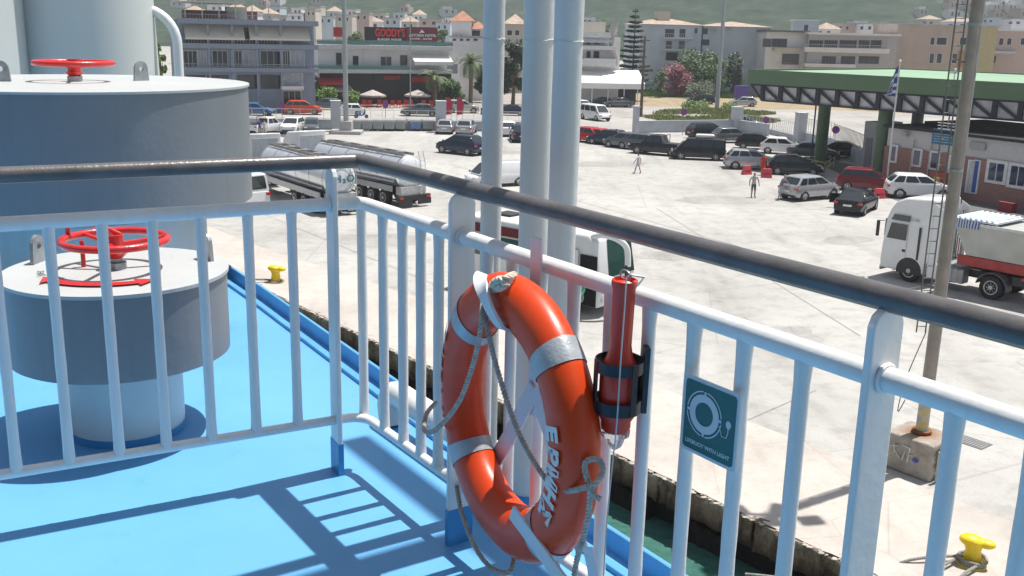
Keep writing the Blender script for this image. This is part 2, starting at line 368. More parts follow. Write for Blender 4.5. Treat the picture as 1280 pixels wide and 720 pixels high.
# mushroom ventilators --------------------------------------------
greytop = marine('vent_top_grey', (.46, .48, .48), .5, spot=5)
ventside = marine('vent_side_grey', (.20, .22, .245), .42, rust=.5, bump=.14, bscale=28, spot=4)
ventlight = marine('vent_light_grey', (.60, .63, .63), .4, spot=4)
redp = mat('red_gloss_paint', (.58, .025, .025), .3, var=.15, scale=12, bump=.15, coat=.3)
galv = mat('galvanised', (.33, .36, .38), .4, metal=.5, var=.2, scale=20, bump=.2)
def vent(label, c, rp, rc, z0, z1, wr, wh, rot, tilt, arrow):
    t_ = thing('mushroom_vent', label, 'ventilator', (c[0], c[1], DECK), 0, 'mushroom ventilators on the blue deck')
    MB().lathe([(rp, 0), (rp, .06), (rp, z0+.05)], 64).build('pedestal', ventlight, t_, smooth=True)
    MB().cyl((0, 0, .001), (0, 0, .03), rp+.002, n=64, caps=False).build('blue_base', blue_foot, t_, smooth=True)
    cap = MB().lathe([(rp-.02, z0+.02), (rc-.01, z0), (rc, z0+.006), (rc, z1-.008), (rc-.006, z1-.002)], 96, caps=False).build('cap', ventside, t_, smooth=True)
    MB().lathe([(rc-.004, z1-.014), (rc+.008, z1-.013), (rc+.008, z1), (.001, z1+.004)], 96).build('top_plate', greytop, t_, smooth=True)
    k = wr/.19
    # hand wheel
    wh_ = bpy.data.objects.new('hand_wheel', None)
    hw = MB(Matrix.Translation((0, 0, z1+wh)) @ Matrix.Rotation(tilt, 4, 'X') @ Matrix.Rotation(rot, 4, 'Z'))
    hw.tube([(wr*cos(a), wr*sin(a), 0) for a in [2*pi*i/48 for i in range(48)]], .0145*k, 12, closed=True)
    for a in (0, 2*pi/3, 4*pi/3): hw.tube([(0, 0, -.02*k), (wr*.5*cos(a), wr*.5*sin(a), -.012*k), (wr*cos(a), wr*sin(a), 0)], .010*k, 8)
    hw.cyl((0, 0, -.05*k), (0, 0, .02*k), .032*k, n=16); hw.cyl((0, 0, -.07*k), (0, 0, -.045*k), .026*k, .05*k, n=16)
    if wr < .2: a = 2.5; hw.tube(smoothpath([(wr*cos(a), wr*sin(a), 0), (wr*cos(a)*.95, wr*sin(a)*.95, .05*k), (wr*.4*cos(a), wr*.4*sin(a), .055*k), (.02, 0, .02*k)], 5), .009*k, 8)
    bpy.data.objects.remove(wh_); hw.build('hand_wheel', redp, t_, smooth=True)
    st = MB(); st.cyl((0, 0, z1), (0, 0, z1+wh-.03*k), .022*k, n=16); st.cyl((0, 0, z1+.001), (0, 0, z1+.03*k), .04*k, n=6)
    st.build('stem', galv, t_, smooth=True)
    rd = MB(); a = 2.5+rot; rd.cyl((wr*.72*cos(a), wr*.72*sin(a), z1), (wr*.72*cos(a), wr*.72*sin(a), z1+wh-.01), .009*k, n=10); (rd.build('locking_pin', redp, t_, smooth=True) if wr < .2 else None)
    for la in arrow[1]:      # lifting lugs
        if isinstance(la, tuple): x, y, ta_ = la
        else: x, y, ta_ = rc*.86*cos(la), rc*.86*sin(la), la+pi/2+arrow[2]
        tw = Vector((cos(ta_), sin(ta_), 0))
        lw, lh, th = .042*arrow[3], .11*arrow[3], .014; pr_ = []
        for i in range(9): aa = pi*i/8; pr_.append((lw*cos(aa), lh-lw+lw*sin(aa)))
        pr_ = [(lw*1.15, 0)]+pr_+[(-lw*1.15, 0)]
        hole = [(.35*lw*cos(2*pi*i/12), lh-lw*1.02+.35*lw*sin(2*pi*i/12)) for i in range(12)]
        M_ = frame((x, y, z1), tw, (0, 0, 1)); bm = bmesh.new()
        ov = [bm.verts.new((p[0], p[1], -th/2)) for p in pr_]; hv = [bm.verts.new((p[0], p[1], -th/2)) for p in hole]
        es = [bm.edges.new((ov[i], ov[(i+1) % len(ov)])) for i in range(len(ov))]+[bm.edges.new((hv[i], hv[(i+1) % 12])) for i in range(12)]
        r_ = bmesh.ops.triangle_fill(bm, edges=es, use_beauty=True); fs_ = [g_ for g_ in bm.faces]
        ex = bmesh.ops.extrude_face_region(bm, geom=fs_); bmesh.ops.translate(bm, verts=[g_ for g_ in ex['geom'] if isinstance(g_, bmesh.types.BMVert)], vec=(0, 0, th))
        bmesh.ops.recalc_face_normals(bm, faces=bm.faces); bm.transform(M_)
        me = bpy.data.meshes.new('lifting_lug'); bm.to_mesh(me); bm.free(); me.materials.append(galv)
        o = bpy.data.objects.new('lifting_lug', me); col.objects.link(o); o.parent = t_
    # painted curved arrow
    if arrow[0]:
        ar = MB(); r0, r1 = rc*.60, rc*.72; a0, a1 = arrow[0]; n = 20; vs = []; fs = []
        for i in range(n+1): a = a0+(a1-a0)*i/n; vs += [(r0*cos(a), r0*sin(a), z1+.0085), (r1*cos(a), r1*sin(a), z1+.0085)]
        for i in range(n): fs.append((2*i, 2*i+1, 2*i+3, 2*i+2))
        for a, sg in ((a0, -1), (a1, 1)):
            b_ = len(vs); vs += [(rc*.53*cos(a), rc*.53*sin(a), z1+.0085), (rc*.79*cos(a), rc*.79*sin(a), z1+.0085), (rc*.66*cos(a+sg*.28), rc*.66*sin(a+sg*.28), z1+.0085)]; fs.append((b_, b_+1, b_+2))
        ar.add(vs, fs).build('painted_arrow', redp, t_)
        for i, chh in enumerate('SHUT'):
            a = a0-.62+.09*i; text('lettering', chh, .035, mat('black_marker', (.05, .05, .05), .6), t_, frame((rc*.66*cos(a), rc*.66*sin(a), z1+.0095), (-sin(a), cos(a), 0), (-cos(a), -sin(a), 0)), .0004)
    return t_
c1 = Vector((-1.505, 3.735))
def zat(y, x, p): return vert(x, y, p)-DECK
vent('small mushroom ventilator with red hand wheel close behind the left railing', c1, .215, .402, .318, zat(337, 142, c1), .188, .115, .5, 0.0, ((-2.15, -.95), (2.9, .62), .15, 1.0))
c2 = Vector((-2.60, 6.05)); 
vent('large dark mushroom ventilator with red hand wheel behind the small one', c2, .70, .985, .52, zat(102.5, 100, c2)+0, .215, .11, .9, 0, (None, ((-.36, -.15, .15), (.30, .25, 1.0)), 1.1, 1.1))
# funnel casings behind the big ventilator
fg = mat('casing_grey', (.60, .63, .62), .4, var=.03, scale=1, bump=.06, bscale=20)
p = Vector((-3.84, 9.2, 0)); f1 = thing('exhaust_casing', 'tall pale grey round casing behind the large ventilator', 'casing', (p.x, p.y, DECK))
MB().lathe([(.64, 0), (.60, 1.7), (.56, 4.5)], 64).build('shell', fg, f1, smooth=True)
p = Vector((-5.18, 8.3, 0)); f2 = thing('deckhouse_casing', 'wide pale grey casing wall at the left edge behind the ventilator', 'casing', (p.x, p.y, DECK))
MB().lathe([(1.15, 0), (1.12, 5)], 64).build('shell', fg, f2, smooth=True)
# gooseneck pipe
pb = Vector((-3.05, 9.3)); gp = thing('gooseneck_pipe', 'white curved gooseneck air pipe beside the pale casing', 'pipe', (pb.x, pb.y, DECK))
zt = vert(200, 8, pb)-DECK; 
MB().tube([(0, 0, 0), (0, 0, zt-.32)]+[(-.30+.30*cos(a), 0, zt-.32+.30*sin(a)) for a in [pi/2*i/8 for i in range(1, 9)]]+[(-.50, 0, zt-.0)], .042, 16).build('pipe', white, gp, smooth=True)
MB().cyl((0, 0, zt-.75), (0, 0, zt-.70), .056, n=16).build('collar', white, gp, smooth=True)

# lifebuoy ----------------------------------------------------------
orange, t, b = nodes('lifebuoy_orange'); a = tex(t, 'ShaderNodeTexNoise', 4, 7); g = tex(t, 'ShaderNodeTexNoise', 11, 8, rough=.7, sc3=(1, 2.5, 1)); f = tex(t, 'ShaderNodeTexNoise', 45, 5)
c = ramp(t, a.outputs[0], [(.3, (.62, .044, .003)), (.7, (.74, .064, .005))]); c = mixc(t, ramp(t, g.outputs[0], [(.62, (0, 0, 0)), (.76, (.35, .35, .35))]), c, (.78, .20, .09)); c = mixc(t, .5, c, ramp(t, g.outputs[0], [(.26, (.4, .35, .35)), (.36, (1, 1, 1))]), 'MULTIPLY')
t.links.new(c, b.inputs['Base Color']); t.links.new(ramp(t, g.outputs[0], [(.3, (.48,)*3), (.7, (.28,)*3)]), b.inputs['Roughness']); bumpn(t, b, mixc(t, .5, f.outputs[0], a.outputs[0]), .15, .004)
band = mat('reflective_band', (.42, .45, .47), .32, metal=.25, var=.12, scale=25, bump=.15, bscale=120)
ropem = mat('grey_rope', (.44, .42, .38), .85, var=.25, scale=60, bump=.3, bscale=300)
RC = onr(641, 521, -.118); RC = Vector((RC.x, RC.y, RC.z))
ux = Vector((uR.x, uR.y, 0)); uz = Vector((0, 0, 1)); 
tiltm = Matrix.Rotation(R(0), 4, ux)
lb = thing('lifebuoy', 'orange lifebuoy ring with grey bands hanging on the railing bracket', 'lifebuoy', RC)
uxl = Matrix.Rotation(R(-6), 3, 'Z') @ ux
lb.matrix_world = frame(RC, uxl, uz)       # local x along the rail, y up, z inboard
RMJ, RA, RB = .302, .071, .058
def ringp(a, b_, k=1.0, off=0):
    return Vector(((RMJ+(RA*k+off)*cos(b_))*cos(a), (RMJ+(RA*k+off)*cos(b_))*sin(a), (RB*k+off)*sin(b_)))
def ring(a0, a1, n, off, closed):
    vs = [ringp(a0+(a1-a0)*i/n, 2*pi*j/32, 1, off) for i in range(n if closed else n+1) for j in range(32)]; N = n if closed else n+1
    fs = [(i*32+j, i*32+(j+1) % 32, ((i+1) % N)*32+(j+1) % 32, ((i+1) % N)*32+j) for i in range(N if closed else N-1) for j in range(32)]
    return MB().add(vs, fs)
ring(0, 2*pi, 96, 0, True).build('ring', orange, lb, smooth=True)
BA = [R(x) for x in (45, 138, 218, 312)]
for a in BA:
    ring(a-.085, a+.085, 8, .0022, False).build('reflective_band', band, lb, smooth=True, ang=80)
lw, t, b = nodes('lettering_white'); g = tex(t, 'ShaderNodeTexNoise', 38, 6, rough=.7); t.links.new(ramp(t, g.outputs[0], [(.30, (.62, .06, .02)), (.36, (.66, .66, .64))]), b.inputs['Base Color']); b.inputs['Roughness'].default_value = .5
def ringtext(word, a0, da, size, beta, flip=False):
    for i, ch in enumerate(word):
        a = a0+da*i
        P = ringp(a, beta, 1, .0012); nrm = Vector((cos(a)*cos(beta)*.0+0, 0, 1)); 
        e = .001; ta = (ringp(a+e, beta)-ringp(a-e, beta)).normalized(); tb = (ringp(a, beta+e)-ringp(a, beta-e)).normalized()
        if flip: xdir = ta; ydir = tb*1
        else: xdir = -ta; ydir = -tb
        z_ = xdir.cross(ydir)
        if z_.z < 0: ydir = -ydir
        text('lettering', ch, size, lw, lb, frame(P, xdir, ydir), .0004, bold=.004)
ringtext('ΕΡΜΗΣ', R(14), -R(9.8), .064, R(92))
ringtext('ΗΓ.ΚΕΡΚ', R(200), -R(7.5), .05, R(62))
# local rope helpers : pixel on plane v -> local lifebuoy coords
LBI = lb.matrix_world.inverted()
def LP(x, y, v): return LBI @ onr(x, y, v)
def grab(name, pts): return rope(pts, .0068).build(name, ropem, lb, smooth=True)
grab('grab_rope', [LP(603, 372, -.165), LP(601, 410, -.21), LP(590, 460, -.20), LP(572, 505, -.205), LP(545, 537, -.20), LP(531, 538, -.17), LP(533, 518, -.12), LP(545, 503, -.07)])
grab('grab_rope', [LP(605, 372, -.165), LP(609, 410, -.185), LP(624, 470, -.17), LP(648, 540, -.17), LP(676, 590, -.18), LP(697, 611, -.19), LP(715, 613, -.195), LP(738, 607, -.19)])
grab('grab_rope', [LP(571, 607, -.12), LP(577, 640, -.15), LP(592, 680, -.16), LP(612, 708, -.16), LP(634, 716, -.16), LP(642, 702, -.13), LP(640, 685, -.1)])
grab('grab_rope', [LP(738, 607, -.185), LP(736, 640, -.18), LP(730, 670, -.18), LP(721, 700, -.17), LP(716, 730, -.16)])
grab('knot', [LP(738, 608, -.18), LP(733, 594, -.185), LP(731, 580, -.18), LP(739, 574, -.17), LP(751, 577, -.15), LP(753, 592, -.16), LP(744, 605, -.185), LP(736, 612, -.19)])
grab('knot', [LP(738, 606, -.19), LP(742, 618, -.19), LP(750, 624, -.18)])
mbk = rope([LP(611, 366, -.15), LP(620, 352, -.185), LP(632, 349, -.185), LP(642, 344, -.13)], .0105); rope([LP(617, 362, -.165), LP(630, 357, -.19), LP(640, 346, -.14)], .0095, mb=mbk)
mbk.build('knot', mat('pale_rope', (.6, .55, .46), .85, var=.2, scale=50, bump=.3, bscale=250), lb, smooth=True)
# bracket that carries the ring -------------------------------------
br = thing('lifebuoy_bracket', 'white flat bar bracket behind and around the orange lifebuoy', 'bracket', sv(1.03, -.04, -1.2))
BM = Matrix.Translation(-br.location)
brm = mat('bracket_paint', (.66, .68, .72), .45, var=.06, bump=.15)
def strip(name, pts, w_, th=.006, wd=None):
    mb = MB(BM)
    for a, b_ in zip(pts, pts[1:]): mb.bar(a, b_, w_, th, up=(wd or Vector((nR.x, nR.y, 0))))
    return mb.build(name, brm, br, bevel=.002)
A_ = onr(671, 297, -.03); B_ = onr(667, 505, -.03)
def flat(name, pts, w_, v, th=.008):      # flat polyline bar lying in the plane parallel to the rail
    n3 = Vector((nR.x, nR.y, 0)); mb = MB(BM)
    P = [onr(x, y, v) for x, y in pts]; L_ = []; R_ = []
    for i, p in enumerate(P):
        d = (P[min(i+1, len(P)-1)]-P[max(i-1, 0)]).normalized(); q = n3.cross(d).normalized()*w_/2; L_.append(p+q); R_.append(p-q)
    vs = []
    for l, r_ in zip(L_, R_): vs += [l-n3*th/2, r_-n3*th/2, r_+n3*th/2, l+n3*th/2]
    fs = [(i*4+k, i*4+(k+1) % 4, (i+1)*4+(k+1) % 4, (i+1)*4+k) for i in range(len(P)-1) for k in range(4)]+[(3, 2, 1, 0), tuple(len(vs)-4+k for k in range(4))]
    mb.add(vs, fs); return mb.build(name, brm, br, bevel=.0015)
flat('upright', [(671, 297), (669, 400), (667, 520)], .045, -.034)
flat('brace', [(668, 485), (640, 540), (610, 592)], .05, -.0425)
flat('brace', [(668, 485), (688, 545), (706, 610), (728, 690)], .05, -.051)
flat('foot_strap', [(610, 585), (640, 640), (700, 700)], .04, -.060)
flat('retainer', [(640, 640), (664, 672), (700, 722), (730, 760)], .042, -.197)
flat('retainer', [(735, 684), (741, 712), (746, 750)], .034, -.185)
# top hook : flat bar bent over the ring
hk = smoothpath([onr(606, 345, -.03), onr(603, 343, -.11), onr(600, 349, -.17), onr(604, 365, -.195), onr(613, 388, -.197), onr(626, 408, -.185), onr(640, 414, -.16)], 6)
mb = MB(BM); sd_ = Vector((uR.x, uR.y, 0)); vs = []; fs = []
for i, p in enumerate(hk):
    d = (hk[min(i+1, len(hk)-1)]-hk[max(i-1, 0)]).normalized(); q = (sd_-d*sd_.dot(d)).normalized(); nn = d.cross(q).normalized()
    for a_, b_ in ((-1, -1), (1, -1), (1, 1), (-1, 1)): vs.append(p+q*a_*.017+nn*b_*.004)
fs = [(i*4+k, i*4+(k+1) % 4, (i+1)*4+(k+1) % 4, (i+1)*4+k) for i in range(len(hk)-1) for k in range(4)]+[(3, 2, 1, 0), tuple(len(vs)-4+k for k in range(4))]
mb.add(vs, fs).build('top_hook', brm, br, smooth=True, ang=50)
# self igniting light -----------------------------------------------
LV = -.075
pt = onr(781, 350, LV); pbm = onr(768, 555, LV); ax = (pt-pbm).normalized()
lt = thing('lifebuoy_light', 'red tubular self igniting light clipped upside down to the railing', 'signal light', pbm)
lt.matrix_world = frame(pbm, ax.orthogonal(), ax.cross(ax.orthogonal()))
if (lt.matrix_world.to_3x3() @ Vector((0, 0, 1))).dot(ax) < 0: lt.matrix_world = frame(pbm, ax.orthogonal(), -ax.cross(ax.orthogonal()))
H_ = (pt-pbm).length
redt = mat('light_red_plastic', (.62, .045, .02), .4, var=.08, scale=8, bump=.06, coat=.1)
MB().lathe([(.028, .035), (.034, .045), (.034, .06), (.043, .075), (.043, .175), (.040, .195), (.029, .215), (.0245, .24), (.0255, H_-.02), (.029, H_-.01), (.029, H_), (.024, H_+.003), (.023, H_-.006)], 32).build('float_tube', redt, lt, smooth=True, ang=50)
lens, t, b = nodes('clear_lens'); b.inputs['Transmission Weight'].default_value = .85; b.inputs['Roughness'].default_value = .12; b.inputs['Base Color'].default_value = (.85, .85, .88, 1); b.inputs['IOR'].default_value = 1.3
MB().lathe([(.006, -.012), (.016, -.004), (.021, .008), (.0235, .02), (.033, .024), (.034, .036), (.028, .0355)], 24).build('lens', lens, lt, smooth=True, ang=50)
blk = mat('black_rubber', (.018, .022, .03), .45, var=.15, bump=.1)
bk = MB()
for z0, z1 in ((.085, .115), (.18, .207)):
    prof = [(.0525, z0), (.0555, z0), (.0555, z1), (.0525, z1), (.0525, z0)]; bk.lathe(prof, 32, caps=False)
LI = lt.matrix_world.inverted().to_3x3(); rd_ = (LI @ Vector((nR.x, nR.y, 0))).normalized(); sdv = (LI @ Vector((uR.x, uR.y, 0))).normalized()
for dd, ww in ((-rd_*.75-sdv*.3, .022), (sdv, .016), (-sdv, .014), (rd_, .05)):
    dd = dd.normalized(); bk.bar(dd*.054+Vector((0, 0, .085)), dd*.054+Vector((0, 0, .207)), .004, ww, up=Vector((0, 0, 1)).cross(dd))
dd = (rd_+sdv*.55).normalized(); bk.bar(dd*.06+Vector((0, 0, .08)), dd*.06+Vector((0, 0, .235)), .012, .03, up=Vector((0, 0, 1)).cross(dd))
bk.build('holder', blk, lt, smooth=True, ang=40)
ring_ = MB(); ring_.tube([Vector((0, 0, H_+.012))+(sdv*cos(a)*.016+Vector((0, 0, 1))*sin(a)*.010) for a in [2*pi*i/16 for i in range(16)]], .0022, 6, closed=True)
ring_.tube([sdv*.01+Vector((0, 0, H_)), sdv*.022+Vector((0, 0, H_+.016)), sdv*.040+rd_*.02+Vector((0, 0, H_+.012)), sdv*.042+Vector((0, 0, H_-.004))], .0028, 6); ring_.build('shackle', galv, lt, smooth=True)
LQ = lt.matrix_world.inverted()
MB().tube(smoothpath([LQ @ onr(783, 346, LV-.035), LQ @ onr(781, 380, LV-.045), LQ @ onr(776, 450, LV-.062), LQ @ onr(771, 530, LV-.062), LQ @ onr(765, 585, LV-.03), LQ @ onr(758, 660, LV), LQ @ onr(754, 730, LV)], 8), .0018, 6).build('lanyard', mat('lanyard', (.5, .5, .5), .7), lt, smooth=True)
# sign ----------------------------------------------------------------
SV = -.026
c_ = [onr(858, 469, SV), onr(926, 495, SV), onr(915, 589, SV), onr(854, 556, SV)]
ctr = sum(c_, Vector())/4; sw, sh = .162, .170
sg = thing('safety_sign', 'green lifebuoy with light sign in a white frame on the railing', 'sign', ctr)
sg.matrix_world = frame(ctr, ux, uz)
def rr2(w_, h_, r, n=5):
    o = []
    for cx, cy, a0 in ((w_/2-r, h_/2-r, 0), (-w_/2+r, h_/2-r, pi/2), (-w_/2+r, -h_/2+r, pi), (w_/2-r, -h_/2+r, 3*pi/2)):
        o += [(cx+r*cos(a0+pi/2*i/n), cy+r*sin(a0+pi/2*i/n)) for i in range(n+1)]
    return o
sgw = mat('sign_white', (.55, .62, .66), .35, var=.04); sgg = mat('sign_green', (.008, .11, .105), .3, var=.05)
MB().prism(rr2(sw, sh, .008), -.003, .002).build('plate', sgw, sg)
MB().prism(rr2(sw-.016, sh-.016, .008), .0022, .0032).build('green_panel', sgg, sg)
sym = MB()
def band2(cx, cy, r0, r1, a0, a1, n, z0=.0034, z1=.0042, sx=1):
    o = [(cx+r0*sx*cos(a0+(a1-a0)*i/n), cy+r0*sin(a0+(a1-a0)*i/n)) for i in range(n+1)]; q = [(cx+r1*sx*cos(a0+(a1-a0)*i/n), cy+r1*sin(a0+(a1-a0)*i/n)) for i in range(n+1)]
    vs = [(x, y, z1) for x, y in o+q]; sym.add(vs, [(i, i+1, n+2+i, n+1+i) for i in range(n)])
band2(-.014, .012, .026, .043, 0, 2*pi, 48)
for a in (45, 135, 225, 315): band2(-.014, .012, .048, .051, R(a-38), R(a+38), 12)
for a in (0, 90, 180, 270): band2(-.014, .012, .042, .050, R(a-4), R(a+4), 3)
sym.tube([(.030, .002, .0038), (.040, -.018, .0038), (.052, -.018, .0038), (.056, -.006, .0038), (.056, .004, .0038)], .0012, 5)
sym.prism([(.056+.007*cos(2*pi*i/14), .012+.009*sin(2*pi*i/14)) for i in range(14)], .0034, .0042)
sym.build('symbol', sgw, sg)
text('caption', 'LIFEBUOY WITH LIGHT', .0125, sgw, sg, Matrix.Translation((0, -.060, .0036)), .0003, .0002)

# wall and upper deck out of view, added to block sky light behind
dh = thing('unseen_deckhouse', 'unseen white wall with an oversailing upper deck behind the watcher, added to block sky light', 'unseen_deckhouse', (-2.5, -1.6, DECK))
DHM = Matrix.Translation(-dh.location)
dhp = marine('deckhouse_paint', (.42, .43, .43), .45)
MB(DHM).b2(-9, 1.15, -2.2, -1.5, DECK, DECK+5.6).build('wall', dhp, dh)
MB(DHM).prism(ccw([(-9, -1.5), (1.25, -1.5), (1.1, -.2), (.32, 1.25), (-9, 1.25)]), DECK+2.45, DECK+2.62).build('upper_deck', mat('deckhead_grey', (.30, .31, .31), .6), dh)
MB(DHM).b2(-3.2, -2.2, -1.498, -1.45, DECK+.15, DECK+2.1).build('door', mat('door_brown', (.20, .10, .05), .5), dh)
# ================================================================== THE HARBOUR : ground
QA = at(345, 365).xy; QB = at(1030, 683).xy; qd = (QB-QA).normalized(); qn = Vector((-qd.y, qd.x))   # qn : landwards
if qn.y < 0: qn = -qn
def q(s, v): p = QA+qd*s+qn*v; return (p.x, p.y)
portm = concrete('port_concrete', (.44, .43, .41), (.42, .40, .38), .5)
apm = concrete('apron_concrete', (.50, .46, .42), (.62, .55, .50), .35, sc=2.2)
# water
m, t, b = nodes('sea_water'); b.inputs['Base Color'].default_value = (.04, .12, .10, 1); b.inputs['Roughness'].default_value = .08
n1 = tex(t, 'ShaderNodeTexNoise', 1.6, 6, sc3=(1, 1.8, 1, R(30))); n2 = tex(t, 'ShaderNodeTexNoise', 7, 4)
bumpn(t, b, mixc(t, .25, n1.outputs[0], n2.outputs[0]), .55, .12)
cc = ramp(t, n1.outputs[0], [(.3, (.04, .125, .105)), (.7, (.075, .185, .155))]); t.links.new(cc, b.inputs['Base Color'])
tag(MB().b2(-900, 900, -900, 60, -6, -1.38).build('sea_water', m), kind='structure')
# port ground : one big sheet landwards of the quay edge
G = MB(); G.prism(ccw([q(-900, 0), q(600, 0), q(600, 900), q(-900, 900)]), -.25, 0)
tag(G.build('port_ground', portm), kind='structure')
# apron strip + quay wall facing
AP = MB(); n = 600; vs = []; fs = []
for i in range(n+1):
    s = -60+120*i/n; w_ = 3.2+1.2*max(0, min(1, (s+8)/14)); a = q(s, -.20+.07*noise.noise(Vector((s*3.1, 0, 0)))+.05*noise.noise(Vector((s*11, 3, 0)))); b_ = q(s, w_); vs += [(a[0], a[1], .022), (b_[0], b_[1], .022)]
for i in range(n): fs.append((2*i, 2*i+1, 2*i+3, 2*i+2))
tag(AP.add(vs, fs).build('quay_apron', apm), kind='structure')
m, t, b = nodes('quay_wall_mat')
a = tex(t, 'ShaderNodeTexNoise', 1.2, 8, rough=.7); z = t.nodes.new('ShaderNodeSeparateXYZ'); tc = t.nodes.new('ShaderNodeTexCoord'); t.links.new(tc.outputs['Object'], z.inputs[0])
ad = t.nodes.new('ShaderNodeMath'); ad.operation = 'MULTIPLY_ADD'; t.links.new(a.outputs[0], ad.inputs[0]); ad.inputs[1].default_value = .9; t.links.new(z.outputs[2], ad.inputs[2])
c = ramp(t, ad.outputs[0], [(0, (.02, .018, .012)), (.02, (.30, .26, .215))])
mr = t.nodes.new('ShaderNodeMapRange'); t.links.new(ad.outputs[0], mr.inputs[0]); mr.inputs[1].default_value = -.72; mr.inputs[2].default_value = .52
c = ramp(t, mr.outputs[0], [(.05, (.010, .006, .004)), (.32, (.035, .018, .010)), (.50, (.13, .075, .05)), (.66, (.30, .19, .13)), (.86, (.38, .265, .20)), (.98, (.50, .44, .38))])  # near black towards the water: the wall's shade painted into its colour
vs_ = tex(t, 'ShaderNodeTexNoise', 2.4, 7, sc3=(1, 1, .3), rough=.7); c = mixc(t, .85, c, ramp(t, vs_.outputs[0], [(.38, (.22, .17, .14)), (.55, (1, 1, 1))]), 'MULTIPLY')
t.links.new(c, b.inputs['Base Color']); b.inputs['Roughness'].default_value = .9
f = tex(t, 'ShaderNodeTexNoise', 9, 6, rough=.7); bumpn(t, b, f.outputs[0], 1, .10)
qw = MB(); random.seed(3)
s = -60
while s < 60:      # cast blocks with recesses between
    L_ = random.uniform(2.3, 3.1); zt = .10
    n = 8; vs = []; 
    p0 = q(s, -.02); p1 = q(s+L_, -.02)
    mb_c = ((p0[0]+p1[0])/2, (p0[1]+p1[1])/2)
    qw.box((mb_c[0]+qn.x*-.10, mb_c[1]+qn.y*-.10, -.36), (L_-.02, .36, .74), atan2(qd.y, qd.x))
    qw.box((mb_c[0]+qn.x*.02, mb_c[1]+qn.y*.02, -2.4), (L_*(.50 if int(s*7) % 2 else .74), .34, 3.1), atan2(qd.y, qd.x))
    s += L_
bq0 = q(-60, .28); bq1 = q(60, .28); qw.box(((bq0[0]+bq1[0])/2, (bq0[1]+bq1[1])/2, -2.2), (120, .3, 3.85), atan2(qd.y, qd.x))
qwo = o = tag(qw.build('quay_wall', m, bevel=.05), 'stained concrete quay wall with shade painted low down, standing in dark green water', 'wall')
sb_ = o.modifiers.new('s', 'SUBSURF'); sb_.subdivision_type = 'SIMPLE'; sb_.levels = sb_.render_levels = 4; tx_ = bpy.data.textures.new('chips', 'CLOUDS'); tx_.noise_scale = .22; tx_.noise_depth = 3; dm_ = o.modifiers.new('d', 'DISPLACE'); dm_.texture = tx_; dm_.texture_coords = 'GLOBAL'; dm_.strength = .22; dm_.mid_level = .62
# rough chipped lip on the edge
lip = MB(); random.seed(5)
for i in range(900):
    s = random.uniform(-15, 35); r_ = random.uniform(.015, .055); p = q(s, -.27+random.uniform(-.02, .1)); lip.sph((p[0], p[1], .0), r_, 6, 4, (1.6, 1.2, .35))
tag(lip.build('quay_rubble', mat('rubble', (.42, .37, .31), .95, var=.3, scale=3)), 'chipped stones and grit along the edge of the quay', 'rubble', kind='stuff')
# roads and pavements beyond the perimeter wall
asph = concrete('road_asphalt', (.40, .385, .36), (.40, .38, .36), .4, wear=False)
RD = MB(); P4 = [at(300, 150), at(795, 150), at(1010, 158), at(1280, 186), at(1280, 152), at(900, 138), at(560, 146), at(300, 143)]
def sheet(name, pts, z, m):
    o = MB().add([(p[0], p[1], z) for p in pts], [tuple(range(len(pts)))]).build(name, m); return tag(o, kind='structure')
sheet('coast_road', [at(150, 158), at(600, 163), at(728, 165), at(790, 163), at(1010, 170), at(1110, 215), at(1400, 250), at(1400, 120), at(1060, 118), at(720, 122), at(690, 134), at(150, 139)], .006, asph)
sheet('pavement', [at(150, 139), at(690, 134), at(720, 122), at(720, 108), at(150, 128)], .012, concrete('paving', (.36, .32, .29), (.5, .47, .45), .4, wear=False, sc=3))
dirtm = concrete('dry_earth', (.36, .29, .19), (.5, .45, .32), .6, wear=False, sc=3)
sheet('dry_field', [at(800, 133), at(1050, 138), at(1280, 148), at(1280, 118), at(1050, 108), at(770, 106)], .012, dirtm)
sheet('forecourt_shade', [at(1100, 214), at(1020, 196), at(985, 186), at(1118, 250), at(1170, 262), at(1420, 318), at(1420, 262), at(1280, 240)], .008, concrete('forecourt', (.15, .15, .155), (.5, .5, .5), .4, wear=False))  # dark grey sheet: the canopy's shade put into the ground colour
# faint painted / repaired lines on the port surface
pl = mat('worn_white_line', (.62, .61, .58), .8, var=.2, scale=6)
def line(a, b_, w_=.12, m=pl, name='painted_line', z=.009):
    a = Vector(a).xy if len(a) > 2 else Vector(a); b_ = Vector(b_).xy if len(b_) > 2 else Vector(b_); d = (b_-a).normalized(); n_ = Vector((-d.y, d.x))*w_/2
    return tag(MB().add([(p.x, p.y, z) for p in (a-n_, b_-n_, b_+n_, a+n_)], [(0, 1, 2, 3)]).build(name, m), kind='structure')
tarm = mat('dark_joint', (.24, .23, .22), .9, var=.2, scale=5)
random.seed(12)
for (x0, y0, x1, y1) in ((560, 205, 1000, 330), (330, 268, 700, 420), (820, 260, 1075, 420), (935, 525, 1020, 488)):
    line(at(x0, y0), at(x1, y1), .035, tarm, 'joint')
pt_ = concrete('asphalt_patch', (.36, .35, .335), (.5, .48, .46), .5, wear=False, sc=4)
for (x, y, rx, ry) in ((610, 190, 45, 3), (900, 250, 60, 5), (840, 320, 50, 6), (760, 205, 50, 4), (480, 300, 60, 8), (690, 225, 40, 5), (980, 420, 50, 12), (1060, 300, 30, 5), (540, 400, 40, 14), (900, 400, 40, 8)):
    pts = []
    for i in range(20):
        a = 2*pi*i/20; k = 1+.35*noise.noise(Vector((x+cos(a), y+sin(a), 0))*1.7); pts.append(at(x+rx*k*cos(a), y+ry*k*sin(a)))
    sheet('repair_patch', pts, .005+random.random()*.002, pt_)
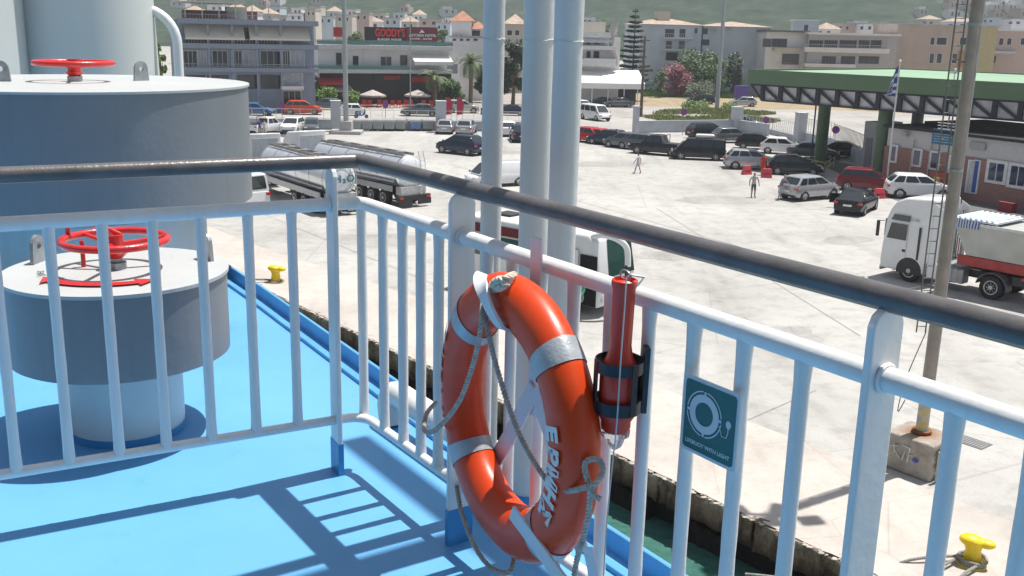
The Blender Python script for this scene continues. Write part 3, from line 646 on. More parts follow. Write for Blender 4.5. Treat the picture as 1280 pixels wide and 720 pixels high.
# drain grating near the lamp block
dc = at(1215, 553); dr = thing('drain_grating', 'dark metal drain grating set in the quay beside the concrete block', 'drain', (dc.x, dc.y, 0), atan2(qd.y, qd.x))
MB().b2(-.42, .42, -.3, .3, 0, .012).build('frame', mat('iron_dark', (.12, .12, .12), .7), dr)
mb = MB(); [mb.b2(-.38+.08*i, -.345+.08*i, -.26, .26, .012, .02) for i in range(10)]; mb.build('grate', mat('iron_mid', (.25, .25, .26), .6), dr)

# hills -------------------------------------------------------------
m, t, b = nodes('hill_scrub')
a = tex(t, 'ShaderNodeTexNoise', .006, 10, rough=.7); f = tex(t, 'ShaderNodeTexNoise', .07, 8, rough=.75); g = tex(t, 'ShaderNodeTexVoronoi', .09, 0)
c = ramp(t, f.outputs[0], [(.32, (.012, .030, .018)), (.5, (.032, .058, .034)), (.63, (.065, .082, .052)), (.75, (.15, .14, .11))])
c = mixc(t, .55, c, ramp(t, a.outputs[0], [(.35, (.45, .6, .5)), (.65, (1.3, 1.2, 1.1))]), 'MULTIPLY')
c = mixc(t, .5, c, ramp(t, g.outputs['Distance'], [(.0, (.45, .5, .45)), (.6, (1.25, 1.2, 1.15))]), 'MULTIPLY')
t.links.new(c, b.inputs['Base Color']); b.inputs['Roughness'].default_value = 1; b.inputs['Specular IOR Level'].default_value = .1
NX, NY = 150, 70; vs = []; fs = []
def hillz(x, y):
    d = y; k = max(0, min(1, (d-480)/1500)); k = k*k*(3-2*k)
    r_ = noise.fractal(Vector((x*.0011+3, y*.0011, 0)), 1, 2, 6)
    low = 55*math.exp(-((x-350)/330)**2-((y-760)/200)**2)
    return -1.5+k*(320+150*r_)+low*(1+.3*r_)+k*12*noise.fractal(Vector((x*.008, y*.008, 4)), 1, 2, 4)
for j in range(NY+1):
    y = 420+2300*(j/NY)**1.25
    for i in range(NX+1): x = (-1+2*i/NX)*y*.85; vs.append((x, y, hillz(x, y)))
for j in range(NY):
    for i in range(NX): a = j*(NX+1)+i; fs.append((a, a+1, a+NX+2, a+NX+1))
tag(MB().add(vs, fs).build('hills', m, smooth=True, ang=180), kind='structure')

# ================================================================== trees and plants
barkm = mat('bark', (.16, .115, .08), .9, var=.3, scale=8, bump=.4)
def leafmat(name, c, c2, tr=.25):
    if name in MATS: return MATS[name]
    m, t, b = nodes(name); a = t.nodes.new('ShaderNodeTexNoise'); a.inputs['Scale'].default_value = 1.3; tc = t.nodes.new('ShaderNodeTexCoord'); t.links.new(tc.outputs['Object'], a.inputs[0])
    oi = t.nodes.new('ShaderNodeNewGeometry')
    mx = mixc(t, oi.outputs['Random Per Island'], c, c2); t.links.new(mx, b.inputs['Base Color']); b.inputs['Roughness'].default_value = .6
    b.inputs['Subsurface Weight'].default_value = 0
    MATS[name] = m; return m
LG = leafmat('leaf_mid', (.035, .075, .02), (.085, .15, .035)); LD = leafmat('leaf_dark', (.012, .035, .016), (.035, .07, .025)); LB = leafmat('leaf_bright', (.09, .16, .025), (.17, .26, .05))
LP_ = leafmat('leaf_pink', (.16, .03, .05), (.32, .10, .13)); LO = leafmat('leaf_olive', (.07, .09, .05), (.15, .18, .11)); LC = leafmat('leaf_conifer', (.015, .04, .025), (.04, .08, .045))
LW = leafmat('palm_green', (.07, .12, .04), (.18, .23, .09)); LF = leafmat('flag_pink', (.3, .05, .1), (.3, .05, .1))
def leaves(mb, c, r, n, size, rnd, flat=1.0):
    for _ in range(n):
        v = Vector((rnd.gauss(0, 1), rnd.gauss(0, 1), rnd.gauss(0, 1))).normalized()*r*rnd.random()**.45; v.z *= flat; p = Vector(c)+v
        u = Vector((rnd.gauss(0, 1), rnd.gauss(0, 1), rnd.gauss(0, 1))).normalized(); w_ = u.orthogonal().normalized(); s = size*rnd.uniform(.6, 1.4)
        mb.v += [p-u*s, p+w_*s*.55, p+u*s, p-w_*s*.55]; k = len(mb.v); mb.f.append((k-4, k-3, k-2, k-1))
def tree(label, base, h, rad, leaf, cat='tree', group=None, n=1400, size=.14, trunk=.3, seed=1, name='tree', flat=1.0, low=.25):
    rnd = random.Random(seed); t_ = thing(name, label, cat, (base[0], base[1], 0), 0, group); mb = MB(); tr = MB()
    tr.tube([(0, 0, 0), (.05*rad, 0, h*trunk), (0, .04*rad, h*.75)], [.06*h*.5+.03, .045*h*.5, .015*h], 8)
    cl = 14+int(rad*5)
    for i in range(cl):
        a = rnd.uniform(0, 2*pi); zz = rnd.uniform(low, .9); rr = rad*rnd.uniform(.25, .85)*sqrt(max(.05, 1-(2*(zz-.5))**2*.8)); c = (rr*cos(a), rr*sin(a), h*zz)
        leaves(mb, c, rad*rnd.uniform(.25, .42), n//cl+20, size, rnd, flat); tr.tube([(0, 0, h*trunk*.9), (c[0]*.5, c[1]*.5, (h*trunk+c[2])*.5), c], [.02*h*.5, .012*h*.5, .006*h*.5], 5)
    mb.build('crown', leaf, t_); tr.build('trunk', barkm, t_); return t_
def conifer(label, base, h, rad, seed=2):
    rnd = random.Random(seed); t_ = thing('norfolk_pine', label, 'tree', (base[0], base[1], 0)); mb = MB(); tr = MB(); tr.tube([(0, 0, 0), (0, 0, h)], [.22, .03], 8); z = 1.6
    while z < h*.99:
        rr = rad*(1-z/h)**.75*rnd.uniform(.8, 1.1)+.15; nb = 7
        a0 = rnd.random()*6
        for k in range(nb):
            a = a0+2*pi*k/nb+rnd.uniform(-.2, .2); L_ = rr*rnd.uniform(.75, 1.1); p1 = Vector((L_*cos(a), L_*sin(a), z+L_*.10)); tr.tube([(0, 0, z), p1], [.04, .01], 4)
            for i in range(int(14*L_)+4):
                s = rnd.uniform(.15, 1); p = Vector((0, 0, z)).lerp(p1, s); w_ = .42*(1.1-s*.6)
                leaves(mb, p, w_, 8, .17, rnd, .4)
        z += rnd.uniform(.62, .95)
    mb.build('crown', LC, t_); tr.build('trunk', barkm, t_); return t_
def palm(label, base, h, fr, seed=3, n=26):
    rnd = random.Random(seed); t_ = thing('palm_tree', label, 'tree', (base[0], base[1], 0), 0, 'palm trees in front of the restaurant'); tr = MB()
    tr.tube([(0, 0, 0), (.05, .02, h*.5), (0, 0, h)], [.34, .28, .30], 10); mb = MB()
    for i in range(n):
        a = rnd.uniform(0, 2*pi); e0 = rnd.uniform(-.25, 1.25); P = []; p = Vector((0, 0, h)); e = e0
        for k in range(9): P.append(p.copy()); p += Vector((cos(a)*cos(e), sin(a)*cos(e), sin(e)))*fr/8; e -= .20+.1*(e0 < .4)
        for k in range(1, 9):
            d = (P[k]-P[k-1]).normalized(); sdv_ = d.cross(Vector((0, 0, 1))).normalized()
            for sg in (-1, 1):
                for j in range(3):
                    q0 = P[k-1].lerp(P[k], j/3); l = .55*(1-.5*abs(k/8-.4))*fr/2.4; tip = q0+sdv_*sg*l*.8+d*l*.55-Vector((0, 0, l*.35)); w_ = d*.045
                    mb.v += [q0-w_, q0+w_, tip]; kk = len(mb.v); mb.f.append((kk-3, kk-2, kk-1))
    mb.build('fronds', LW, t_); tr.build('trunk', barkm, t_); return t_
# ================================================================== vehicles
tyre = mat('tyre_rubber', (.02, .02, .022), .8); rimm = mat('alloy_rim', (.4, .41, .42), .35, metal=.7, var=.1); dkrim = mat('dark_rim', (.1, .1, .1), .4, metal=.5)
glassm = glass('car_glass'); redl = mat('tail_lamp_red', (.45, .015, .015), .25, coat=.5); headl = mat('head_lamp', (.6, .63, .65), .15, coat=1); platem = mat('number_plate', (.7, .7, .68), .5)
blackp = mat('black_plastic', (.025, .025, .028), .55); chrom = mat('polished_steel', (.62, .63, .65), .16, metal=1, var=.05); steelm = mat('steel_tank', (.80, .82, .85), .25, metal=.65, var=.08, scale=1.5)
def paint(name, c, metal=.0): return mat('paint_'+name, c, .16, metal=metal, var=.03)
PC = dict(white=paint('white', (.72, .73, .74)), silver=paint('silver', (.42, .43, .45), .4), grey=paint('grey', (.13, .14, .155), .3), black=paint('black', (.012, .013, .017)), navy=paint('navy', (.018, .028, .06)), blue=paint('blue', (.06, .15, .36)), red=paint('red', (.42, .02, .025)), orange=paint('orange', (.48, .07, .025)), darkred=paint('darkred', (.15, .012, .02)), beige=paint('beige', (.5, .48, .44), .3))
#        L    W    H   belt  body top stations (x frac from rear 0..1, z) ; cabin: base rear, roof rear, roof front, base front (fractions)
KIND = dict(
 hatch=(4.15, 1.78, 1.52, .95, [(0, .55), (.01, .88), (.05, .98), (.60, .98), (.74, .98), (.90, .84), (.975, .68), (1, .45)], (.02, .17, .54, .80)),
 suv=(4.45, 1.86, 1.68, 1.08, [(0, .60), (.01, 1.0), (.05, 1.10), (.62, 1.10), (.76, 1.10), (.91, .98), (.98, .80), (1, .5)], (.02, .15, .56, .80)),
 sedan=(4.6, 1.80, 1.46, .94, [(0, .55), (.01, .92), (.05, 1.0), (.15, 1.01), (.66, .96), (.77, .95), (.92, .80), (.98, .64), (1, .45)], (.11, .28, .55, .78)),
 wagon=(4.7, 1.78, 1.48, .92, [(0, .55), (.01, .90), (.04, .95), (.64, .94), (.74, .91), (.94, .75), (.99, .58), (1, .45)], (.02, .07, .54, .74)),
 van=(5.0, 1.92, 1.98, 1.08, [(0, .6), (.006, 1.05), (.02, 1.08), (.76, 1.08), (.86, 1.02), (.96, .86), (.99, .7), (1, .5)], (.01, .03, .70, .90)),
 pickup=(5.2, 1.85, 1.78, 1.06, [(0, .6), (.005, 1.0), (.01, 1.05), (.36, 1.05), (.70, 1.08), (.78, 1.05), (.95, .95), (.99, .8), (1, .55)], (.36, .41, .60, .75)))
def car(kind, colr, label, p, rz, group='parked cars', cat='car', rack=None, name=None, open_door=False, roofbox=False, sidepanels=False, k=1.0, rear_lit=True):
    L, W, H, belt, st, cb = KIND[kind]; pm = PC[colr]; L *= k; W *= k; H *= k; belt *= k; st = [(a, z_*k) for a, z_ in st]
    nm = name or dict(hatch='hatchback_car', suv='suv_car', sedan='sedan_car', wagon='estate_car', van='van', pickup='pickup_truck')[kind]
    t_ = thing(nm, label, cat, (p[0], p[1], .004), rz, group)
    X = lambda f: -L/2+f*L
    hw = lambda f: W/2*(1-.16*max(0, (f-.86)/.14)**2-.09*max(0, (.08-f)/.08)**2)
    vs = []; n = 0; ST = []
    for i, (f, z_) in enumerate(st):      # densify
        ST.append((f, z_))
        if i+1 < len(st) and st[i+1][0]-f > .14:
            m_ = int((st[i+1][0]-f)/.1)
            for j in range(1, m_): ST.append((f+(st[i+1][0]-f)*j/m_, z_+(st[i+1][1]-z_)*j/m_))
    for f, z_ in ST:
        w_ = hw(f); zb = .24*k+.10*max(0, (f-.93)/.07)+.08*max(0, (.05-f)/.05)
        half = [(0, zb), (w_*.80, zb), (w_*.965, zb+.06), (w_, zb+(z_-zb)*.42), (w_*.985, zb+(z_-zb)*.75), (w_*.92, z_-.015), (w_*.80, z_+.012), (0, z_+.03)]
        vs += [(X(f), y, z__) for y, z__ in half]+[(X(f), -y, z__) for y, z__ in half[-2:0:-1]]
    m_ = 14; fs = [tuple(range(m_-1, -1, -1)), tuple(len(vs)-m_+k_ for k_ in range(m_))]
    for i in range(len(ST)-1):
        for j in range(m_): fs.append((i*m_+j, i*m_+(j+1) % m_, (i+1)*m_+(j+1) % m_, (i+1)*m_+j))
    b_ = MB().add(vs, fs)
    # cabin : frames
    rb, rr_, rf, fb = cb; wb, wr = W/2*.93, W/2*.74; zb = belt-.02; zr = H
    def cab(f0, f1, w_, z_): return [(X(f0), -w_, z_), (X(f1), -w_*.97, z_), (X(f1), w_*.97, z_), (X(f0), w_, z_)]
    lo = cab(rb, fb, wb, zb); mid = cab(rr_-.01, rf+.02, wr*1.03, zr-.07); hi = cab(rr_+.02, rf-.02, wr*.86, zr)
    vs = lo+mid+hi; fs = [(0, 3, 2, 1), (8, 9, 10, 11)]+[(i, (i+1) % 4, 4+(i+1) % 4, 4+i) for i in range(4)]+[(4+i, 4+(i+1) % 4, 8+(i+1) % 4, 8+i) for i in range(4)]
    b_.add(vs, fs); body = b_.build('body', pm, t_, smooth=True, bevel=.03*k, ang=50)
    # glass : quads in the cabin faces
    def pane(name, A, B, C, D, u0, u1, v0, v1, off=.012, m_=glassm):
        A, B, C, D = map(Vector, (A, B, C, D)); f = lambda u, v: (A*(1-u)+B*u)*(1-v)+(D*(1-u)+C*u)*v
        nn = (B-A).cross(D-A).normalized(); o = []
        cs = [(u0+.02, v0), (u1-.02, v0), (u1, v0+.1), (u1, v1-.12), (u1-.05*(u1-u0), v1), (u0+.05*(u1-u0), v1), (u0, v1-.12), (u0, v0+.1)]
        q_ = [f(u, v)+nn*off for u, v in cs]; q2 = [x-nn*.02 for x in q_]; k_ = len(q_)
        return MB().add(q_+q2, [tuple(range(k_)), tuple(range(2*k_-1, k_-1, -1))]+[(i, k_+i, k_+(i+1) % k_, (i+1) % k_) for i in range(k_)]).build(name, m_, t_)
    l0, l1, l2, l3 = lo; m0, m1, m2, m3 = mid
    pane('rear_window', l3, l0, m0, m3, .08, .92, .16, .92); pane('windscreen', l1, l2, m2, m1, .05, .95, .06, .95)
    segs = [(.06, .46), (.50, .90)] if kind != 'pickup' else [(.08, .48), (.52, .92)]
    if kind in ('van', 'wagon', 'suv'): segs = [(.04, .26), (.29, .58), (.61, .93)]
    if sidepanels: segs = [(.72, .95)]
    for u0, u1 in segs:
        pane('side_window', l0, l1, m1, m0, u0, u1, .14, .90); pane('side_window', l2, l3, m3, m2, 1-u1, 1-u0, .14, .90)
    wrad = .315*k if kind not in ('suv', 'pickup', 'van') else .36*k
    for f in (.18, .815):
        for sg in (-1, 1):
            y = sg*(W/2-.10)
            wl = MB().lathe([(wrad*.62, -.1), (wrad*.93, -.1), (wrad, -.07), (wrad, .08), (wrad*.95, .108), (wrad*.64, .108), (wrad*.60, .09)], 24, caps=False)
            M_ = Matrix.Translation((X(f), y, wrad)) @ Matrix.Rotation(-sg*pi/2, 4, 'X'); wl.v = [M_ @ v for v in wl.v]
            wo = wl.build('wheel', tyre, t_, smooth=True)
            ri = MB(M_); ri.lathe([(wrad*.64, .06), (wrad*.64, .10), (wrad*.58, .102), (wrad*.5, .07)], 20, caps=False); ri.cyl((0, 0, .06), (0, 0, .075), wrad*.18, n=10)
            for a in range(5): ri.bar((0, 0, .085), (wrad*.6*cos(a*1.2566), wrad*.6*sin(a*1.2566), .09), .06*k, .02)
            ri.build('rim', rimm, wo)
            ar = MB(M_).lathe([(wrad*.3, .055), (wrad*1.13, .094), (wrad*1.16, .098), (wrad*1.16, .05)], 20).build('wheel_arch', blackp, t_)
    zt = ST[1][1]
    for sg in (-1, 1):
        MB().box((-L/2+.035, sg*W*.405, zt-.13), (.14, W*.14, .15*k)).build('tail_lamp', redl, t_, bevel=.02)
        MB().box((L/2-.09, sg*W*.36, .66*k if kind in ('hatch', 'sedan', 'wagon') else .80*k), (.14, W*.20, .12)).build('headlight', headl, t_, bevel=.03)
        MB().box((X(fb)-.12, sg*(W/2+.06), belt+.06), (.12, .16, .12)).build('wing_mirror', pm if kind != 'van' else blackp, t_, bevel=.03)
    MB().b2(-L/2-.035, -L/2+.1, -W*.40, W*.40, .30*k, .44*k).build('rear_bumper', pm if kind in ('sedan', 'hatch') else blackp, t_, bevel=.03)
    MB().b2(L/2-.12, L/2+.02, -W*.34, W*.34, .30*k, .50*k).build('grille', blackp, t_, bevel=.03)
    MB().b2(-L/2-.045, -L/2-.03, -.26, .26, .5*k+.1, .5*k+.21).build('number_plate', platem, t_)
    if rack:
        r_ = MB()
        for sg in (-1, 1): r_.tube([(X(rr_)+.1, sg*wr*.82, zr), (X(rr_)+.2, sg*wr*.82, zr+.05), (X(rf)-.2, sg*wr*.82, zr+.05), (X(rf)-.1, sg*wr*.82, zr)], .018, 6)
        r_.build('roof_rails', rack, t_)
    if roofbox:
        MB().b2(X(.22), X(.56), -.42, .42, zr+.06, zr+.34).build('roof_box', PC['white'], t_, bevel=.12, seg=4, smooth=True)
    if open_door:
        d = MB(Matrix.Translation((X(.70), W/2, 0)) @ Matrix.Rotation(R(-62), 4, 'Z')); d.b2(-1.05, 0, -.03, .03, .32, .92); d.bar((-1.0, 0, .92), (-.75, 0, H-.08), .04, .04); d.bar((-.75, 0, H-.08), (-.25, 0, H-.1), .04, .04); d.bar((-.25, 0, H-.1), (0, 0, .92), .04, .04)
        d.build('open_door', pm, t_, bevel=.01)
    if kind == 'pickup':
        MB().b2(-L/2+.06, X(.35), -W/2*.8, W/2*.8, 1.085, 1.10).build('load_bed', blackp, t_)
        r_ = MB(); [r_.tube([(X(.345), sg*W*.38, 1.05), (X(.34), sg*W*.36, H+.02), (X(.33), 0, H+.04)], .035, 8) for sg in (-1, 1)]; r_.build('roll_bar', blackp, t_, smooth=True)
    return t_
def acar(kind, colr, label, x, y, ang, **kw):      # (x, y): photo pixel of the middle of the car on the ground
    return car(kind, colr, label, at(x, y), R(ang), **kw)
# --- in the port yard, right rows (nose away from the ship unless turned)
acar('hatch', 'red', 'bright red hatchback beside the pale column, first of the row', 729, 177, 140)
acar('hatch', 'red', 'second red hatchback, half hidden behind the dark hatchback', 741, 178, 140, k=.96)
acar('hatch', 'navy', 'dark blue hatchback parked just right of the red cars', 760, 181, 140)
acar('hatch', 'grey', 'grey hatchback with a bright red rear lamp beside the dark blue one', 781, 185, 138)
acar('suv', 'grey', 'dark grey crossover parked left of the black pickup truck', 798, 187, 138, k=.93)
acar('pickup', 'black', 'black pickup truck with roll bar in the parking row', 822, 193, 150, cat='pickup truck')
acar('van', 'black', 'long black estate car carrying a white roof box', 872, 199, 172, roofbox=True, name='roof_box_car', k=.94)
acar('suv', 'black', 'black off road car in the back row against the low wall', 884, 173, 200-180)
acar('hatch', 'grey', 'dark grey hatchback in the back row beside the black off road car', 915, 178, 10)
acar('hatch', 'black', 'black hatchback in the back row left of the white hatchback', 946, 186, -12)
acar('hatch', 'white', 'shiny white hatchback in the back row before the railing', 978, 192, -16)
acar('sedan', 'grey', 'dark grey saloon in the shade beside the green canopy column', 1016, 198, -18)
acar('sedan', 'black', 'black saloon parked under the canopy behind the green column', 1056, 197, -22)
acar('suv', 'silver', 'silver white crossover behind the person in red', 938, 211, -4, k=.96)
acar('hatch', 'black', 'black hatchback parked behind the red and white barriers', 993, 218, -12, k=1.02)
acar('suv', 'silver', 'silver crossover standing alone on the concrete near the leaning man', 1011, 248, 32, rack=None, k=.96, group='cars waiting on the open concrete')
acar('sedan', 'black', 'black saloon with its driver door open on the concrete', 1070, 264, 58, open_door=True, group='cars waiting on the open concrete')
acar('suv', 'darkred', 'dark red crossover in the canopy shade behind the open black saloon', 1083, 238, -18, k=.95, group='cars waiting on the open concrete')
acar('suv', 'white', 'white crossover parked beside the brick terminal building', 1147, 247, -8, group='cars waiting on the open concrete', k=.98)
acar('suv', 'navy', 'dark blue crossover driving alone across the open yard', 576, 192, -35+180, rack=chrom, group='cars moving about the yard')
acar('van', 'white', 'white van seen between the pale columns on the open yard', 620, 232, -150, group='cars moving about the yard', cat='van', sidepanels=True, k=.86)
# --- along the perimeter wall
acar('hatch', 'silver', 'silver hatchback by the wall, left one of the pair', 557, 166, 90, group='cars along the perimeter wall', k=.97)
acar('hatch', 'silver', 'silver hatchback by the wall, right one of the pair', 583, 167, 84, group='cars along the perimeter wall')
acar('hatch', 'white', 'white hatchback by the wall seen between two columns', 634, 169, 95, group='cars along the perimeter wall')
acar('suv', 'navy', 'dark crossover by the wall mostly behind the middle column', 650, 176, 95, group='cars along the perimeter wall')
acar('pickup', 'white', 'white pickup truck by the wall at the left', 334, 166, 60, group='cars along the perimeter wall', cat='pickup truck', k=.9)
acar('suv', 'white', 'white crossover facing the ship by the wall', 366, 166, -92, group='cars along the perimeter wall', k=.95)
acar('hatch', 'grey', 'dark grey hatchback by the wall next to the white crossover', 390, 165, -80, group='cars along the perimeter wall', k=.92)
# --- on the road beyond the wall
gr_ = 'cars on the road beyond the wall'
acar('hatch', 'blue', 'blue hatchback on the road behind the wall at the left', 321, 144, 0, group=gr_)
acar('suv', 'orange', 'rusty orange people carrier on the road behind the wall', 379, 143, 8, group=gr_, k=1.03)
acar('hatch', 'grey', 'dark grey hatchback parked by the shrubs before the restaurant', 408, 137, 175, group=gr_)
acar('suv', 'silver', 'silver crossover by the shrubs, behind the rusty orange one', 346, 131, 5, group=gr_, k=.9)
acar('hatch', 'white', 'white hatchback half behind the lamp post before the restaurant', 435, 144, 185, group=gr_, k=.95)
acar('sedan', 'grey', 'dark grey saloon before the red restaurant terrace', 525, 145, 183, group=gr_, k=1.05)
acar('suv', 'beige', 'pale silver crossover next to the red banners', 578, 141, 5, group=gr_)
acar('sedan', 'navy', 'dark saloon on the road right of the thin column', 637, 144, 180, group=gr_, k=.95)
acar('hatch', 'white', 'white hatchback on the road left of the white minibus', 728, 139, -70, group=gr_)
acar('van', 'white', 'white minibus driving towards the port on the road', 744, 150, -62, group=gr_, cat='minibus', name='minibus', k=.98)
acar('sedan', 'grey', 'grey saloon under the edge of the white awning', 772, 134, 190, group=gr_)
acar('sedan', 'navy', 'dark blue saloon parked behind the white minibus', 752, 133, 190, group=gr_, k=.95)
acar('suv', 'black', 'black crossover on the far road beyond the grass island', 876, 130, 178, group=gr_, k=.95)
acar('hatch', 'silver', 'pale blue silver hatchback passing on the far road', 928, 133, 178, group=gr_)
acar('sedan', 'grey', 'dark grey saloon behind the pale pillar of the railing', 929, 160, -20, group=gr_)
acar('van', 'navy', 'dark blue van on the far road seen under the green roof', 1176, 142, 170, group=gr_, cat='van', k=.9)

# --- small shared wheels for lorries
def wheelset(M_, r, w_, parent, rim=rimm, name='wheel', n=28):
    o = MB(M_).lathe([(r*.6, -w_/2), (r*.95, -w_/2), (r, -w_/2+.03), (r, w_/2-.03), (r*.95, w_/2), (r*.62, w_/2)], n).build(name, tyre, parent, smooth=True)
    ri = MB(M_); ri.lathe([(r*.62, w_/2-.02), (r*.60, w_/2+.006), (r*.52, w_/2+.004), (r*.42, w_/2-.03), (r*.22, w_/2-.02), (r*.20, w_/2+.03), (.001, w_/2+.04)], 24)
    for i in range(8): a = 2*pi*i/8; ri.cyl((r*.33*cos(a), r*.33*sin(a), w_/2-.03), (r*.33*cos(a), r*.33*sin(a), w_/2+.01), r*.045, n=6)
    ri.build('rim', rim, o, smooth=True); return o
def wm(x, y, r, sg): return Matrix.Translation((x, y, r)) @ Matrix.Rotation(-sg*pi/2, 4, 'X')

# ================================================================== the white tractor lorry with tipper trailer
fa = at(1135, 352).xy; ra = at(1237, 374).xy; da = (fa-ra).normalized(); azt = atan2(da.y, da.x)
side = Vector((-da.y, da.x));            # to the lorry's left : the side we see
if side.y > 0: side = -side
LS = 1 if (Vector((-da.y, da.x)).y < 0) else -1
O_ = fa-side*1.13
tw = thing('tractor_lorry', 'white tractor lorry with a high roof cab standing on the quay', 'lorry', (O_.x, O_.y, .004), azt)
cabw = paint('cab_white', (.72, .73, .73)); y0 = LS
def cabsec(x, ws): pass
# cab loft : stations along x (front 1.45 ... rear -0.85), section = outline in yz
prof = [(1.42, .42), (1.46, .75), (1.44, 1.3), (1.40, 1.75), (1.33, 2.72), (1.20, 3.15), (1.0, 3.48), (.55, 3.70), (-.75, 3.80), (-.85, 3.72), (-.85, .95), (-.70, .95), (-.70, .42)]
def sideextr(mb, prof, w0, taper=None):
    vs = []; n = len(prof)
    for yy, sh in ((-w0, 1), (-w0+.0, 1), (w0, 1)):
        pass
    ys = [(-w0, .97), (-w0+.12, 1.0), (w0-.12, 1.0), (w0, .97)]; cx = sum(p[0] for p in prof)/n; cz = sum(p[1] for p in prof)/n
    for yy, k_ in ys: vs += [(cx+(p[0]-cx)*k_, yy*(1 if p[1] < 2.7 else 1-.10*(p[1]-2.7)), cz+(p[1]-cz)*k_) for p in prof]
    fs = [tuple(range(n)), tuple(range(4*n-1, 3*n-1, -1))]
    for j in range(3): fs += [(j*n+i, (j+1)*n+i, (j+1)*n+(i+1) % n, j*n+(i+1) % n) for i in range(n)]
    return mb.add(vs, fs)
cabmb = sideextr(MB(), prof, 1.22); cb_ = cabmb.build('cab', cabw, tw, smooth=True, bevel=.05, ang=45)
dkg = mat('arch_dark', (.03, .03, .033), .6)
MB().prism([(1.5, -1.0), (1.5, 1.0), (1.35, 1.08), (1.35, -1.08)], 1.85, 2.62, Matrix.Rotation(0, 4, 'Y')).build('windscreen', glassm, tw)
def sp(pts, yo, th, name, m_, par=None, sg=LS):     # side panel polygon (x, z) on the visible side
    vs = [(x, sg*yo, z_) for x, z_ in pts]+[(x, sg*(yo-th), z_) for x, z_ in pts]; n = len(pts)
    return MB().add(vs, [tuple(range(n)), tuple(range(2*n-1, n-1, -1))]+[(i, (i+1) % n, n+(i+1) % n, n+i) for i in range(n)]).build(name, m_, par or tw)
for sg in (LS, -LS):
    sp([(1.22, 1.82), (.30, 1.82), (.30, 2.52), (1.06, 2.52)], 1.228, .02, 'side_window', glassm, sg=sg)
    sp([(1.10, 2.66), (.20, 2.66), (.20, 2.92), (.98, 2.92)], 1.212, .02, 'roof_light_panel', mat('dark_grey_panel', (.10, .10, .11), .4), sg=sg)
    sp([(-.28, 1.05), (-.38, 1.05), (-.38, 2.5), (-.28, 2.5)], 1.226, .02, 'air_slot', dkg, sg=sg)
    sp([(.42, 1.30), (.26, 1.30), (.26, 1.42), (.42, 1.42)], 1.228, .02, 'door_handle', dkg, sg=sg)
    o = sp([(.235, .62), (.225, .62), (.225, 2.6), (.235, 2.6)], 1.226, .01, 'door_seam', mat('seam', (.2, .2, .2), .6), sg=sg)
    sp([(.60*cos(2*pi*i/28), .50+.60*sin(2*pi*i/28)) for i in range(28) if .50+.60*sin(2*pi*i/28) > .35], 1.226, .02, 'wheel_arch', dkg, sg=sg)
    MB().box((1.62, sg*1.36, 2.2), (.14, .10, .72)).build('wing_mirror', dkg, tw, bevel=.03); MB().bar((1.42, sg*1.2, 2.55), (1.62, sg*1.36, 2.55), .03, .03).build('mirror_arm', dkg, tw)
    MB().box((1.44, sg*.85, .62), (.08, .36, .20)).build('headlight', headl, tw, bevel=.02)
MB().b2(1.41, 1.5, -1.1, 1.1, .28, .52).build('bumper', mat('bumper_grey', (.35, .36, .37), .5), tw, bevel=.03)
MB().b2(1.44, 1.475, -.8, .8, .85, 1.55).build('grille', dkg, tw)
text('lettering', 'MAN', .20, chrom, tw, frame((1.482, 0, 1.62), (0, 1, 0), (0, 0, 1)), .01)
text('lettering', '18.480', .16, mat('cab_letter', (.25, .25, .27), .5), tw, frame((-.05, LS*1.232, 2.78), (-LS, 0, 0), (0, 0, 1)), .003)
ch = MB(); ch.b2(-4.6, 1.2, -.45, -.25, .62, .95); ch.b2(-4.6, 1.2, .25, .45, .62, .95); ch.b2(-3.2, -1.0, -.24, .24, .7, .85); ch.build('chassis', mat('chassis_dark', (.05, .045, .045), .6), tw, bevel=.01)
for sg in (-1, 1): MB().b2(-1.35, -.82, sg*1.2, sg*.75, .35, 1.02).build('side_step', cabw, tw, bevel=.04)
tk = MB(); [tk.b2(-2.45+.25*i, -2.24+.25*i, LS*1.16, LS*.6, .38, 1.0) for i in range(5)]; tk.b2(-2.45, -1.3, LS*1.14, LS*.62, .42, .96); tk.build('fuel_tank', mat('tank_grey', (.30, .30, .31), .45, metal=.4), tw, bevel=.03)
for sg in (-1, 1): wheelset(wm(0, sg*1.06, .50, sg), .50, .30, tw)
wb_ = (fa-ra).length
for sg in (-1, 1): wheelset(wm(-wb_, sg*.98, .50, sg), .50, .46, tw)
for sg in (-1, 1):      # rear mudguards
    n = 12; P_ = [(-wb_+.66*cos(pi*i/n+.15), .52+.60*sin(pi*i/n+.15)) for i in range(n+1)]; vs = []
    for x, z_ in P_: vs += [(x, sg*1.24, z_), (x, sg*.70, z_)]
    for x, z_ in P_: vs += [(x-(x+wb_)*.04, sg*1.24, z_-.03), (x-(x+wb_)*.04, sg*.70, z_-.03)]
    fs = []; N2 = 2*(n+1)
    for i in range(n): a = 2*i; fs += [(a, a+1, a+3, a+2), (N2+a, N2+a+2, N2+a+3, N2+a+1), (a, a+2, N2+a+2, N2+a), (a+1, N2+a+1, N2+a+3, a+3)]
    MB().add(vs, fs).build('mudguard', mat('mudguard_grey', (.10, .10, .11), .5), tw)
cat_ = MB(); cat_.b2(-2.9, -1.2, -.6, .6, .98, 1.02); cat_.build('catwalk', mat('cat_steel', (.35, .36, .37), .5, metal=.4), tw)
bk_ = MB(); [bk_.tube([(-.95, sg*.8, 1.0), (-.98, sg*.75, 2.9)], .03, 6) for sg in (-1, 1)]; [bk_.bar((-.97, -.78, z_), (-.97, .78, z_), .03, .03) for z_ in (1.5, 2.0, 2.5)]; bk_.build('rear_ladder_frame', chrom, tw)
